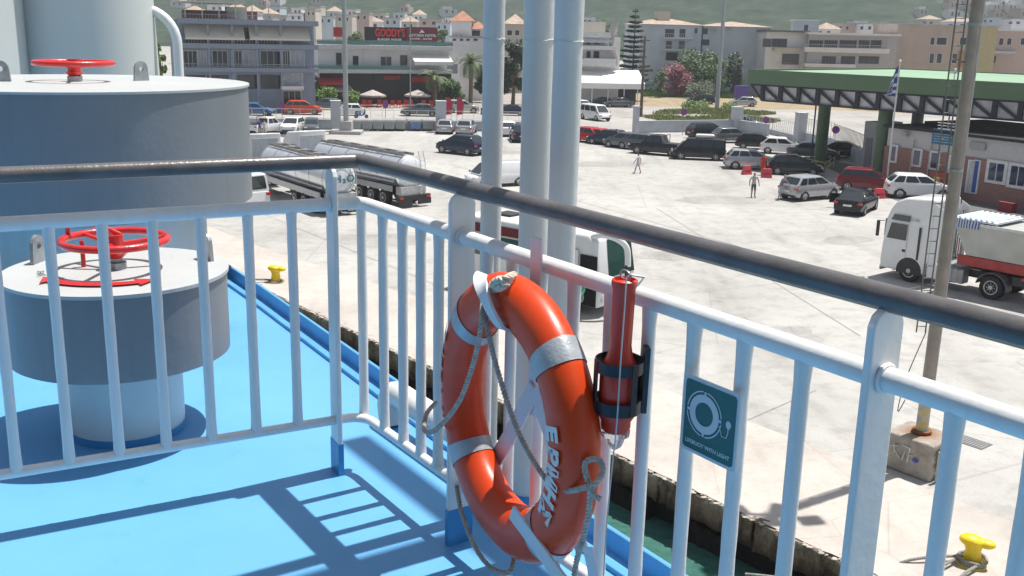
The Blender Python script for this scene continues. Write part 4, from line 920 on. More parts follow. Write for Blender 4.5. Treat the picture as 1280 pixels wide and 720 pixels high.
ex = MB(); ex.cyl((-1.05, -LS*.9, 1.0), (-1.05, -LS*.9, 3.2), .09); ex.build('exhaust_stack', chrom, tw, smooth=True)
# air deflector wing at cab side
for sg in (-1, 1): MB().add([(-.86, sg*1.19, .95), (-1.25, sg*1.15, 1.05), (-1.25, sg*1.10, 3.4), (-.86, sg*1.14, 3.6), (-.86, sg*1.16, .95), (-1.25, sg*1.12, 1.05), (-1.25, sg*1.07, 3.4), (-.86, sg*1.11, 3.6)], [(0, 1, 2, 3), (7, 6, 5, 4), (0, 4, 5, 1), (1, 5, 6, 2), (2, 6, 7, 3), (3, 7, 4, 0)]).build('side_deflector', cabw, tw)
# trailer
tr_ = thing('tipper_trailer', 'grey tipper trailer with a red chassis coupled behind the white lorry', 'trailer', (O_.x, O_.y, .004), azt)
bodyg = mat('tipper_grey', (.42, .43, .40), .45, var=.1, scale=1.5)
def hull_(x0, x1, yb, yt, zb, zt, slope, name, m_, par, bev=.03):
    vs = [(x0, -yb, zb), (x1, -yb, zb), (x1, yb, zb), (x0, yb, zb), (x0+slope, -yt, zt), (x1, -yt, zt), (x1, yt, zt), (x0+slope, yt, zt)]
    return MB().add(vs, [(3, 2, 1, 0), (4, 5, 6, 7), (0, 1, 5, 4), (1, 2, 6, 5), (2, 3, 7, 6), (3, 0, 4, 7)]).build(name, m_, par, bevel=bev)
hull_(-2.35, -10.5, .95, 1.24, 1.62, 3.0, .55, 'tipper_body', bodyg, tr_)
rim_ = MB(); [rim_.b2(-10.5, -1.8, sg*1.20, sg*1.28, 2.96, 3.08) for sg in (-1, 1)]; rim_.b2(-1.86, -1.76, -1.2, 1.2, 2.96, 3.08); rim_.build('top_rim', mat('rim_white', (.6, .6, .6), .5), tr_, bevel=.01)
redc = mat('chassis_red', (.36, .035, .03), .5, var=.2, scale=3)
rc = MB(); [rc.b2(-10.4, -2.0, sg*.95, sg*.80, 1.18, 1.60) for sg in (-1, 1)]; rc.b2(-3.3, -2.0, -.8, .8, 1.15, 1.5); [rc.b2(-10, -4.9, sg*1.22, sg*1.16, 1.02, 1.16) for sg in (-1, 1)]; rc.build('chassis', redc, tr_, bevel=.02)
for k_ in range(3):
    for sg in (-1, 1): wheelset(wm(-6.6-1.35*k_, sg*1.0, .5, sg), .5, .42, tr_)
gf = MB(); gf.b2(-5.7, -4.5, LS*1.1, LS*.5, .75, 1.1); gf.build('side_locker', dkg, tr_)
cv = MB(); cv.b2(-3.6, -1.70, -1.22, 1.22, 3.12, 3.20)
for i in range(8): cv.cyl((-1.8-.23*i, -1.22, 3.22), (-1.8-.23*i, 1.22, 3.22), .05, n=8)
cv.build('rolled_cover', mat('cover_white', (.62, .66, .70), .6, bump=.2), tr_)
m, t, b = nodes('striped_tarp'); wv = t.nodes.new('ShaderNodeTexWave'); wv.inputs['Scale'].default_value = 2.6; wv.inputs['Distortion'].default_value = 3; tc = t.nodes.new('ShaderNodeTexCoord'); t.links.new(tc.outputs['Object'], wv.inputs[0])
t.links.new(ramp(t, wv.outputs[0], [(.4, (.03, .07, .25)), (.6, (.5, .55, .6))]), b.inputs['Base Color'])
tp = MB(); n = 18; vs = [(-1.66-.02*sin(i*2.1), -1.26+2.52*i/n, 3.16-k_*.30) for i in range(n+1) for k_ in range(2)]; vs += [(x-.03, y, z_) for x, y, z_ in vs]; N2 = 2*(n+1)
fs = [(2*i, 2*i+1, 2*i+3, 2*i+2) for i in range(n)]+[(N2+2*i, N2+2*i+2, N2+2*i+3, N2+2*i+1) for i in range(n)]+[(2*i, 2*i+2, N2+2*i+2, N2+2*i) for i in range(n)]+[(2*i+1, N2+2*i+1, N2+2*i+3, 2*i+3) for i in range(n)]
tp.add(vs, fs); tp.box((-2.3, LS*1.285, 3.0), (1.3, .03, .34)); tp.build('hanging_tarp', m, tr_)

# ================================================================== tankers
def tanker(label, rear, front, word, seed, cabc):
    a = rear.xy; d = (front.xy-a).normalized(); L_ = (front.xy-a).length; az = atan2(d.y, d.x)
    t_ = thing('tank_trailer', label, 'tanker', (a.x, a.y, .004), az, 'steel tankers with their tractors')
    r = 1.02; zc = 2.05; mb = MB(Matrix.Translation((0, 0, zc)) @ Matrix.Rotation(pi/2, 4, 'Y'))
    mb.lathe([(.02, -.22), (.5, -.17), (.86, -.05), (r, .12), (r, L_-.12), (.86, L_+.05), (.5, L_+.17), (.02, L_+.22)], 40); mb.build('tank', steelm, t_, smooth=True)
    bd = MB(); whitep = mat('tank_end_paint', (.66, .68, .70), .3)
    MB(Matrix.Translation((0, 0, zc)) @ Matrix.Rotation(pi/2, 4, 'Y')).lathe([(.02, -.235), (.5, -.185), (.86, -.065), (.93, -.0)], 36, caps=False).build('rear_end', whitep, t_, smooth=True)
    ban = MB(Matrix.Translation((0, 0, zc)) @ Matrix.Rotation(pi/2, 4, 'Y'))
    for i in range(6): ban.lathe([(r+.012, .2+i*(L_-.4)/5), (r+.012, .27+i*(L_-.4)/5)], 36, caps=False)
    ban.build('band', chrom, t_, smooth=True)
    wk = MB(); 
    for sg in (-1, 1): wk.b2(.2, L_-.3, sg*.42, sg*.36, zc+r-.02, zc+r+.14)
    for i in range(5): x = 1+i*(L_-2)/4; wk.cyl((x, 0, zc+r-.04), (x, 0, zc+r+.14), .27, n=16); wk.cyl((x, 0, zc+r+.14), (x, 0, zc+r+.18), .3, n=16)
    wk.build('top_walkway', mat('walkway', (.28, .28, .27), .5, metal=.5), t_, smooth=True)
    sk = MB(); [sk.b2(.3, L_-1.5, sg*1.18, sg*1.1, .95, 1.30) for sg in (-1, 1)]; [sk.tube([(.3, sg*1.05, zc-.5), (L_-.3, sg*1.05, zc-.5)], .05, 8) for sg in (-1, 1)]; sk.build('side_skirt', mat('skirt', (.40, .42, .44), .35, metal=.5), t_)
    fr = MB(); fr.b2(-.2, L_-.2, -.5, .5, .80, 1.12); fr.b2(-.45, -.2, -1.2, 1.2, .45, .75); fr.build('chassis', dkg, t_)
    bx = MB(); bx.b2(-.30, .25, -.9, .9, .75, 1.25); bx.build('valve_locker', mat('locker', (.5, .5, .5), .4, metal=.4), t_)
    mf = MB(); mf.b2(-.5, -.46, -1.2, -.2, .18, .52); mf.b2(-.5, -.46, .2, 1.2, .18, .52); mf.build('mud_flap', dkg, t_)
    if word:
        text('lettering', 'SCANIA', .26, mat('flap_white', (.75, .75, .75), .5), t_, frame((-.505, -.7, .36), (0, -1, 0), (0, 0, 1)), .002, .004)
        text('lettering', 'H  O', .60, mat('tank_letter', (.06, .22, .33), .5), t_, frame((-.245, -.16, zc+.02), (0, -1, 0), (0, 0, 1)), .03, .012)
        text('lettering', '2', .36, mat('tank_letter', (.06, .22, .33), .5), t_, frame((-.245, -.15, zc-.1), (0, -1, 0), (0, 0, 1)), .03, .010)
        rg = MB(); rg.tube([(-.13-.10*(1-(.72/.9)**2), .74*cos(a), zc+.74*sin(a)) for a in [2*pi*i/40 for i in range(40)]], .022, 6, closed=True); rg.build('painted_ring', mat('tank_letter2', (.25, .40, .48), .5), t_)
    for sg in (-1, 1): MB().box((-.47, sg*1.0, .62), (.05, .3, .14)).build('tail_lamp', redl, t_)
    ld_ = MB(); y_ = -.85
    for yy in (y_, y_+.35): ld_.tube([(-.42, yy, .75), (-.34, yy, zc+.6), (-.1, yy, zc+r+.25)], .02, 6)
    for i in range(7): ld_.tube([(-.4+.02*i, y_, .95+i*.3), (-.4+.02*i, y_+.35, .95+i*.3)], .015, 5)
    ld_.build('rear_ladder', chrom, t_)
    for k_ in range(3):
        for sg in (-1, 1): wheelset(wm(1.2+1.3*k_, sg*1.0, .5, sg), .5, .4, t_, n=20)
    # tractor
    c_ = thing('tractor_cab', cabc, 'lorry', (a.x+d.x*(L_-.6), a.y+d.y*(L_-.6), .004), az, 'tractors coupled to the tankers')
    cm = MB(); p_ = [(2.1, .5), (4.15, .5), (4.2, 1.8), (3.95, 2.9), (3.5, 3.5), (2.1, 3.62)]; sideextr(cm, p_, 1.22); cm.build('cab', cabw, c_, smooth=True, bevel=.05, ang=45)
    MB().b2(2.085, 2.11, -.9, .9, 1.5, 3.3).build('cab_rear_panel', mat('cab_panel', (.42, .45, .48), .4), c_, bevel=.02)
    MB().b2(-.8, 4, -.45, .45, .6, .95).build('chassis', dkg, c_)
    MB().add([(4.16, -1.05, 1.9), (4.16, 1.05, 1.9), (3.97, 1.0, 2.8), (3.97, -1.0, 2.8), (4.19, -1.05, 1.9), (4.19, 1.05, 1.9), (4.0, 1.0, 2.8), (4.0, -1.0, 2.8)], [(4, 5, 6, 7), (0, 3, 2, 1), (0, 1, 5, 4), (1, 2, 6, 5), (2, 3, 7, 6), (3, 0, 4, 7)]).build('windscreen', glassm, c_)
    for x_ in (0, 3.4):
        for sg in (-1, 1): wheelset(wm(x_, sg*1.03, .5, sg), .5, .34, c_, n=20)
    for sg in (-1, 1): MB().b2(2.1, 2.9, sg*1.20, sg*1.235, 1.9, 2.7).build('side_window', glassm, c_); MB().box((4.3, sg*1.4, 2.3), (.1, .1, .6)).build('wing_mirror', dkg, c_)
tanker('steel water tanker with H2O in a ring on its rounded end', at(425, 224, 2.05), at(343, 200, 2.05), True, 1, 'white tractor of the water tanker, further left')
tanker('plain steel tanker standing right behind the water tanker', at(513, 216, 2.05), at(405, 195, 2.05), False, 2, 'white tractor of the plain tanker, further right')
# white van at the left, rear to us
pv = at(318, 266); car('van', 'white', 'white van with a big rear window beside the tankers', (pv.x-2.0, pv.y+1.5), R(140), group='vans by the tankers', cat='van', k=1.15)

# ================================================================== coach
nf = at(752, 297.6, 3.1).xy; nr = at(598, 271, 3.1).xy; dc_ = (nf-nr).normalized(); nr = nr-dc_*1.0; Lc = (nf-nr).length; azc = atan2(dc_.y, dc_.x)
sdc = Vector((-dc_.y, dc_.x))    # left of travel = away ; right side towards the ship
Oc = nr+sdc*1.22
co = thing('midi_coach', 'white coach with red and teal side stripes and its luggage hatch open', 'coach', (Oc.x, Oc.y, .004), azc)
cw = paint('coach_white', (.70, .71, .72))
p_ = [(0, .35), (Lc-.1, .35), (Lc+.05, .9), (Lc, 1.5), (Lc-.28, 2.9), (Lc-.6, 3.1), (.15, 3.1), (0, 2.9)]
mb = MB(); sideextr(mb, p_, 1.22); mb.build('body', cw, co, smooth=True, bevel=.06, ang=45)
def cp(x0, x1, z0, z1, off, m_, name, sg=-1, th=.02, r=.0):
    y = sg*(1.22+off); pts = [(x0, z0), (x1, z0), (x1, z1), (x0, z1)]
    if r:
        pts = [(x0, z0), (x1, z0)]+[(x1-r+r*cos(a), z1-r+r*sin(a)) for a in [pi/2*i/6 for i in range(7)]]+[(x0, z1)]
    n = len(pts); vs = [(x, y, z_) for x, z_ in pts]+[(x, y-sg*th, z_) for x, z_ in pts]
    return MB().add(vs, [tuple(range(n)), tuple(range(2*n-1, n-1, -1))]+[(i, (i+1) % n, n+(i+1) % n, n+i) for i in range(n)]).build(name, m_, co)
cgl = glass('coach_glass', (.015, .05, .055))
for sg in (-1, 1):
    cp(.35, Lc-2.2, 2.50, 2.86, .006, PC['darkred'], 'red_stripe', sg); cp(.35, Lc-2.2, 1.55, 2.42, .008, cgl, 'side_window', sg)
    cp(Lc-2.05, Lc-1.8, 1.65, 2.65, .010, cgl, 'front_side_window', sg)
    cp(.35, Lc-2.2, 2.43, 2.485, .009, mat('stripe_cream', (.6, .6, .5), .4), 'cream_stripe', sg)
cp(Lc-.92, Lc-.14, .40, 2.35, .014, mat('hold_black', (.008, .008, .01), .9), 'doorway')
MB().b2(Lc-1.75, Lc-.98, -1.30, -1.26, .45, 2.5).build('sliding_door', cw, co, bevel=.02)
for sg in (-1, -.62): MB(Matrix.Translation((Lc+.045, sg*.98, .62)) @ Matrix.Rotation(pi/2, 4, 'Y')).lathe([(.001, 0), (.09, 0), (.10, .02)], 14).build('fog_lamp', headl, co)
text('lettering', 'COACH', .16, mat('cab_letter', (.25, .25, .27), .5), co, frame((Lc-1.6, -1.243, 1.18), (1, 0, 0), (0, 0, 1)), .002) if False else None
MB().add([(Lc-.02, -.62, 1.5), (Lc-.02, 1.12, 1.5), (Lc-.27, 1.06, 2.95), (Lc-.27, -.45, 2.95), (Lc+.02, -.62, 1.5), (Lc+.02, 1.12, 1.5), (Lc-.23, 1.06, 2.95), (Lc-.23, -.45, 2.95)], [(4, 5, 6, 7), (0, 3, 2, 1), (0, 1, 5, 4), (1, 2, 6, 5), (2, 3, 7, 6), (3, 0, 4, 7)]).build('windscreen', glass('green_screen', (.012, .06, .05)), co)
MB().b2(1.2, 2.0, -.4, .4, 3.1, 3.2).build('roof_hatch', dkg, co, bevel=.03); MB().b2(Lc-3.0, Lc-2.4, -.6, .1, 3.1, 3.22).build('roof_hatch', mat('hatch_brown', (.12, .09, .08), .6), co, bevel=.05)
MB().tube(smoothpath([(Lc-.55, -1.0, 3.02), (Lc-.1, -1.0, 3.16), (Lc+.35, -.75, 3.05), (Lc+.62, -.45, 2.7), (Lc+.68, -.40, 2.0)], 6), .12, 12).build('mirror_arm', cw, co, smooth=True); MB().box((Lc+.68, -.40, 1.85), (.12, .26, .42)).build('wing_mirror', dkg, co, bevel=.03)
MB().tube(smoothpath([(Lc-.4, 1.15, 2.9), (Lc+.1, 1.35, 3.0), (Lc+.3, 1.35, 2.6)], 5), .03, 8).build('mirror_arm', dkg, co, smooth=True)
for x_ in (1.6, Lc-1.35):
    for sg in (-1, 1): wheelset(wm(x_, sg*1.06, .46, sg), .46, .30, co); 
for sg in (-1, 1): MB().box((Lc+.02, sg*.9, .8), (.08, .35, .2)).build('headlight', headl, co, bevel=.03)
# ================================================================== facades : boxes with parts given where they are seen
class Fac:
    def __init__(s, name, label, cat, A, B, ztop, depth, wm, group=None, wallname='wall'):
        s.A = Vector(A).xy; s.B = Vector(B).xy; s.u = (s.B-s.A).normalized(); s.L = (s.B-s.A).length; s.n = Vector((-s.u.y, s.u.x))
        if s.n.dot(s.A) < 0: s.n = -s.n       # n : away from the viewer
        s.h = ztop; s.D = depth
        s.t = thing(name, label, cat, (s.A.x, s.A.y, 0), 0, group)
        s.fl = 1 if s.u.cross(s.n) > 0 else -1
        s.M = Matrix(((s.u.x, s.n.x, 0, 0), (s.u.y, s.n.y, 0, 0), (0, 0, 1, 0), (0, 0, 0, 1)))
        s.base = 0
        s.wall = s.box(0, s.L, 0, depth, 0, ztop, wallname, wm)
    def box(s, x0, x1, y0, y1, z0, z1, name, m, par=None, bevel=0):
        return MB(s.M).b2(x0, x1, y0, y1, z0, z1).build(name, m, par or s.t, bevel=bevel)
    def pt(s, x, y, off=0):
        d = ray(x, y); P0 = s.A+s.n*off; t = (P0-EYE.xy).dot(s.n)/d.xy.dot(s.n); p = EYE+d*t; return ((p.xy-s.A).dot(s.u), p.z)
    def rect(s, x0, y0, x1, y1, off=0):
        a = s.pt(x0, (y0+y1)/2, off); b = s.pt(x1, (y0+y1)/2, off); zt = s.pt((x0+x1)/2, y0, off)[1]; zb = s.pt((x0+x1)/2, y1, off)[1]
        return a[0], b[0], zb, zt
    def win(s, x0, y0, x1, y1, m=None, fm=None, name='window', fr=.10, mull=1):
        a, b, z0, z1 = s.rect(x0, y0, x1, y1)
        f = s.box(a-fr, b+fr, -.05, .02, z0-fr, z1+fr, name, fm or WF)
        s.box(a, b, -.065, -.04, z0, z1, 'pane', m or GL, f)
        for i in range(1, mull): x = a+(b-a)*i/mull; s.box(x-.03, x+.03, -.08, -.06, z0, z1, 'mullion', fm or WF, f)
        return f
    def slab(s, x0, y0, x1, y1, proud, name, m):
        a, b, z0, z1 = s.rect(x0, y0, x1, y1, -proud); return s.box(a, b, -proud, -.003, z0, z1, name, m)
    def rail(s, x0, y0, x1, y1, proud, m, pm=None):
        a, b, z0, z1 = s.rect(x0, y0, x1, y1, -proud); mb = MB(s.M)
        mb.b2(a, b, -proud-.03, -proud+.03, z1-.05, z1)
        n = max(2, int((b-a)/.35)); [mb.b2(a+(b-a)*i/n-.015, a+(b-a)*i/n+.015, -proud-.015, -proud+.015, z0, z1) for i in range(n+1)]
        if pm: s.box(a, b, -proud-.02, -proud+.0, z0+.08, z1-.12, 'balcony_panel', pm)
        return mb.build('balcony_railing', m, s.t)
    def awning(s, x0, y0, x1, y1, out, m, val=.25):
        a, b, _, z1 = s.rect(x0, y0, x1, y1); _, _, z0, _ = s.rect(x0, y0, x1, y1, -out)
        mb = MB(s.M); vs = [(a, 0, z1), (b, 0, z1), (b, -out, z0), (a, -out, z0)]; vs += [(x, y, z-.05) for x, y, z in vs]; mb.add(vs, [(0, 1, 2, 3), (7, 6, 5, 4), (0, 4, 5, 1), (1, 5, 6, 2), (2, 6, 7, 3), (3, 7, 4, 0)])
        mb.b2(a, b, -out-.02, -out+.01, z0-val, z0-.02); return mb.build('awning', m, s.t)
    def text(s, str_, x0, y0, x1, y1, m, off=.1, size=None, bold=.01):
        a, b, z0, z1 = s.rect(x0, y0, x1, y1, -off); h = (z1-z0)
        M = s.M @ frame(((a+b)/2, -off, (z0+z1)/2), (1, 0, 0), (0, 0, 1)); o = text('lettering', str_, h*1.35, m, s.t, Matrix(), .02, bold)
        xs = [v.co.x for v in o.data.vertices]; ys = [v.co.y for v in o.data.vertices]; kx = (b-a)/(max(xs)-min(xs)); ky = h/(max(ys)-min(ys))
        o.data.transform(M @ Matrix.Diagonal((kx, ky, 1, 1)) @ Matrix.Translation((-(max(xs)+min(xs))/2, -(max(ys)+min(ys))/2, 0)))
        return o
    def tiled(s, m, over=.5, rise=1.4, hip=True):
        x0, x1, y0, y1, z = -over, s.L+over, -over, s.D+over, s.h; mb = MB(s.M); k = min((y1-y0)/2, (x1-x0)/2) if hip else .01
        ym = (y0+y1)/2; vs = [(x0, y0, z), (x1, y0, z), (x1, y1, z), (x0, y1, z), (x0+k, ym, z+rise), (x1-k, ym, z+rise)]
        mb.add(vs, [(0, 1, 5, 4), (1, 2, 5), (2, 3, 4, 5), (3, 0, 4), (3, 2, 1, 0)]); return mb.build('roof', m, s.t)
WF = mat('frame_white', (.6, .61, .62), .5); GL = glass('window_dark', (.025, .03, .04), .12); FD = mat('frame_dark', (.06, .07, .08), .5)
tile = mat('roof_tile', (.36, .17, .11), .85, var=.3, scale=1.5); tile2 = mat('roof_tile_pale', (.40, .31, .24), .85, var=.25, scale=1.2)
cream = mat('render_cream', (.52, .48, .41), .85, var=.08, scale=.5); wht = mat('render_white', (.70, .70, .70), .85, var=.07, scale=.5); bluew = mat('render_bluegrey', (.48, .54, .60), .85, var=.08, scale=.4)
slate = mat('hotel_blue_grey', (.27, .32, .40), .8, var=.08, scale=.5); slate2 = mat('hotel_slab_grey', (.23, .27, .34), .8, var=.08); brown = mat('render_brown', (.46, .38, .33), .85, var=.08, scale=.5); pinkw = mat('render_pink', (.52, .40, .35), .85, var=.08)
awn = mat('awning_cream', (.62, .58, .50), .8, var=.05); awnw = mat('awning_white', (.75, .75, .73), .8, var=.04); awng = mat('awning_grey', (.33, .31, .31), .8, var=.05); conc = mat('plain_concrete', (.38, .37, .36), .85, var=.12, scale=1); dkint = mat('dark_interior', (.03, .028, .03), .7)
curt = mat('curtain_pale', (.42, .46, .52), .8, var=.2, scale=3); teal = glass('teal_balcony_glass', (.10, .22, .21), .15)
# --- 1 blue grey hotel
F = Fac('hotel_building', 'blue grey hotel with long balconies and pale awnings at the left', 'building', at(224, 141), at(393, 140), vert(300, 26, at(300, 140)), 14, slate)
pr_ = 1.6
for (y0, y1) in ((24.5, 31), (55, 61), (85, 90)): F.slab(222, y0, 398, y1, pr_, 'floor_slab', slate2)
for (x0, y0, x1, y1) in ((230, 64, 246, 83), (248, 64, 258, 83), (266, 64, 284, 83), (290, 64, 302, 83), (305, 64, 321, 83), (326, 64, 350, 83), (354, 64, 362, 83), (364, 64, 380, 83)): F.win(x0, y0, x1, y1, m=curt if int(x0) % 4 < 2 else GL, fm=WF, mull=3)
for (x0, x1) in ((232, 262), (266, 285), (292, 310), (314, 345)): F.win(x0, 36, x1, 53, fm=FD, mull=3); 
for (x0, x1) in ((234, 256), (260, 285), (298, 322), (327, 352)): F.win(x0, 95, x1, 110, fm=FD, mull=3)
F.awning(230, 31, 304, 47, 1.7, awn); F.awning(310, 31, 385, 48, 1.7, awn)
for (y0, y1) in ((51, 55), (82, 85)): F.rail(224, y0-2, 396, y1, pr_-.1, mat('rail_grey', (.35, .40, .46), .5))
for x in (226, 262, 292, 322, 352, 392):
    a, b, z0, z1 = F.rect(x-1.2, 31, x+1.2, 140, -pr_+.2); F.box(a, b, -pr_+.15, -pr_+.4, 0, z1, 'balcony_column', slate2)
F.win(353, 92, 378, 112, m=curt, mull=2); F.slab(352, 108, 380, 112, 1.5, 'entrance_canopy', wht); F.win(354, 114, 376, 139, fm=WF, mull=3)
a, b, z0, z1 = F.rect(232, 8, 304, 24); F.box(a, a+9, 5, 9, F.h, F.h+1.2, 'roof_pergola_bar', mat('brick_dark', (.22, .09, .06), .9)); F.box(a-1, b+.5, 2.2, 9.5, F.h+2.05, F.h+2.2, 'pergola_roof', cream); [F.box(a+k*2, a+k*2+.12, 2.3, 2.42, F.h+.26, F.h+2.05, 'pergola_post', cream) for k in range(6)]
F.box(b-1.5, b+1, 5, 7, F.h+.0, F.h+1.7, 'stair_head', cream); F.rail(226, 19, 394, 24.5, 0.2, mat('rail_grey', (.35, .40, .46), .5))
# --- 2 restaurant building with the big roof sign
F = Fac('restaurant_building', 'white corner building with red and maroon rooftop signs and dark ground floor', 'building', at(399, 130), at(563, 129), vert(480, 60, at(480, 129)), 13, wht)
F.slab(396, 57, 566, 62, 1.4, 'roof_slab', mat('slab_pale', (.5, .52, .52), .8)); F.slab(386, 87, 566, 91.5, 1.5, 'floor_slab', mat('slab_pale', (.5, .52, .52), .8))
F.rail(396, 50.5, 566, 57, 1.3, mat('rail_green', (.12, .25, .20), .5), pm=teal); F.rail(388, 81, 512, 87, 1.4, mat('rail_teal', (.18, .34, .32), .5), pm=teal)
a, b, z0, z1 = F.rect(400, 92, 564, 130); F.box(a, b, -.03, .1, 0, z1, 'ground_floor_front', dkint)
F.win(476, 71, 489, 84, mull=2); F.win(500, 69, 509, 84); F.win(441, 70, 448, 84, mull=1); F.win(420, 66, 427, 84); F.slab(455, 62, 459, 87, .12, 'pilaster', wht)
F.awning(512, 67, 560, 77, 2.4, awnw, .5)
F.awning(396, 97, 430, 104, 1.4, mat('awning_red', (.45, .04, .04), .8)); F.awning(408, 106, 438, 113, 1.6, awng); 
F.box(*F.rect(468, 92.5, 512, 104, -.2)[:2], -.2, -.05, *F.rect(468, 92.5, 512, 104, -.2)[2:], 'fascia_sign', mat('sign_black', (.02, .02, .022), .5)); F.text("GOODY'S", 480, 95, 500, 99.5, mat('sign_red', (.60, .02, .015), .4), .24)
r_ = F.rect(515, 96, 537, 103, -.2); F.box(r_[0], r_[1], -.2, -.05, r_[2], r_[3], 'fascia_sign', mat('sign_dark_red', (.35, .01, .015), .5))
# roof sign
r_ = F.rect(456, 34, 508, 51.5, .5); sb = F.box(r_[0], r_[1], .5, .8, r_[2], r_[3], 'roof_sign', mat('sign_black', (.02, .02, .022), .5)); 
r2_ = F.rect(508.4, 34, 547, 51.5, .5); F.box(r2_[0], r2_[1], .49, .8, r2_[2]-.5, r2_[3], 'roof_sign', mat('sign_maroon', (.16, .02, .035), .5))
F.text("GOODY'S", 469, 35.5, 506, 46, mat('sign_red_bright', (.75, .03, .02), .4), -.45, bold=.03); F.text('BURGER HOUSE', 472, 48, 502, 51, mat('sign_white2', (.7, .7, .7), .5), -.45)
F.text('ASTORIA HOTEL', 511, 42.5, 545.5, 46, mat('sign_white2', (.7, .7, .7), .5), -.44); F.text('ROOMS - SUITES', 512, 47.5, 540, 49.6, mat('sign_white2', (.7, .7, .7), .5), -.44)
MB(F.M).add([(F.pt(524, 41, .4)[0], .4, F.pt(524, 41, .4)[1]), (F.pt(527.5, 37, .4)[0], .4, F.pt(527.5, 37, .4)[1]), (F.pt(531, 41, .4)[0], .4, F.pt(531, 41, .4)[1]), (F.pt(524, 41, .4)[0], .44, F.pt(524, 41, .4)[1]), (F.pt(527.5, 37, .4)[0], .44, F.pt(527.5, 37, .4)[1]), (F.pt(531, 41, .4)[0], .44, F.pt(531, 41, .4)[1])], [(0, 1, 2), (5, 4, 3), (0, 3, 4, 1), (1, 4, 5, 2), (2, 5, 3, 0)]).build('emblem', mat('sign_white2', (.7, .7, .7), .5), F.t)
r_ = F.rect(417, 34, 428, 46, .5); F.box(r_[0], r_[1], .5, .7, r_[2], r_[3], 'roof_sign', mat('sign_dark_red', (.35, .01, .015), .5))
for x in (460, 480, 500, 520, 540): r_ = F.rect(x-.5, 50, x+.5, 58, 1); F.box(r_[0], r_[1], .9, 1.1, F.h, F.h+1.2, 'sign_post', FD)
F.slab(560, 80, 572, 92, .2, 'hanging_sign', mat('sign_grey', (.25, .27, .3), .5))
# restaurant terrace : umbrellas, chairs band
umt = mat('umbrella_taupe', (.42, .36, .34), .85)
for i, (x, y, yt, lab) in enumerate(((466, 133, 112, 'taupe parasol of the restaurant terrace, left one'), (522, 133, 112, 'taupe parasol of the restaurant terrace, right one'))):
    p = at(x, y); t_ = thing('parasol', lab, 'parasol', (p.x, p.y, 0), 0, 'parasols of the restaurant terrace'); z = vert(x, yt, p)
    MB().cyl((0, 0, 0), (0, 0, z-.1), .04, n=8).build('pole', FD, t_); MB().lathe([(1.9, z-.75), (1.9, z-.95), (1.88, z-.95), (1.85, z-.72), (.15, z-.05), (.02, z)], 8, caps=False).build('canopy', umt, t_)
rnd = random.Random(4); redch = mat('chair_red', (.40, .03, .03), .6)
for i, x in enumerate((454, 461, 474, 482, 490, 498, 506, 514, 530, 538)):
    p = at(x, 134.5+rnd.random()); t_ = thing('terrace_chair', '%s of the ten small red chairs on the restaurant terrace' % ('leftmost', 'second from the left', 'third from the left', 'fourth from the left', 'fifth from the left', 'fifth from the right', 'fourth from the right', 'third from the right', 'second from the right', 'rightmost')[i], 'chair', (p.x, p.y, 0), rnd.uniform(-.4, .4), 'red chairs on the restaurant terrace')
    MB().b2(-.3, .3, -.3, .3, .40, .48).build('seat', redch, t_); MB().b2(-.3, .3, .25, .32, .48, 1.05).build('backrest', redch, t_)
    for sx in (-1, 1):
        for sy in (-1, 1): MB().b2(sx*.26-.03, sx*.26+.03, sy*.26-.03, sy*.26+.03, 0, .40).build('leg', redch, t_)
# --- 3 white house with tiled tower and houses near it
def house(label, xl, xr, yb, yt, depth, wm, roof=None, wins=(), group='small houses behind the harbour front', rise=1.3, name='house'):
    A = at(xl, yb); B = at(xr, yb+(xr-xl)*.0227); F = Fac(name, label, 'house', A, B, vert((xl+xr)/2, yt, (A+B)/2), depth, wm, group)
    for w_ in wins: F.win(*w_)
    if roof: F.tiled(roof, .4, rise)
    else: F.box(-.15, F.L+.15, -.15, F.D+.15, F.h-.02, F.h+.25, 'roof', conc)
    return F
house('white tower house with a red tiled hip roof by the restaurant', 564, 588, 124, 26, 7, wht, tile, [(569, 44, 572, 50), (575, 44, 578, 50)], rise=1.6)
house('low house with a red tiled roof right of the white tower', 587, 604, 124, 36, 7, wht, tile, [(590, 38, 600, 45)], rise=1.2)
house('white flat roofed house in front of the tiled tower', 562, 606, 125, 47, 9, wht, None, [(566, 48.5, 570, 51), (575, 48.5, 579, 51), (583, 48.5, 587, 51), (592, 48.5, 597, 51)])
house('pale house with a tiled roof seen between the thin and thick columns', 629, 655, 116, 30, 8, cream, tile2, [(634, 38, 640, 44), (644, 38, 649, 44), (635, 54, 641, 60), (645, 54, 650, 60)], rise=1.8)
# --- 4 white building with balconies right of the columns
F = Fac('balcony_building', 'white building with stacked balconies and a long white awning below', 'building', at(716, 130), at(772, 131), vert(745, 46, at(745, 130)), 12, wht)
for (y0, y1) in ((40, 47), (57, 62), (73, 83)): F.slab(714, y0, 770 if y0 > 40 else 764, y1, 1.6, 'floor_slab', mat('slab_white2', (.62, .62, .62), .8))
for (y0, y1) in ((48, 53), (73, 78)): F.rail(716, y0, 768, y1+1, 1.5, WF, pm=curt)
for (x0, x1) in ((721, 727), (742, 749), (733, 738)): F.win(x0, 64, x1, 73); F.win(x0, 49, x1, 55)
rb_ = MB(F.M); pts = [F.pt(x, y, -1.0) for x, y in ((771, 26), (765, 40), (765, 60), (770, 72), (769, 82))]; rb_.tube([(a, -1.0, z_) for a, z_ in pts], .45, 10); rb_.build('curved_wall_end', mat('rough_stone', (.45, .42, .40), .9, bump=.6), F.t, smooth=True)
F.box(1, 5, 3, 8, F.h, F.h+2.2, 'roof_room', cream)
F.awning(716, 87, 798, 104, 5.5, awnw, .8)
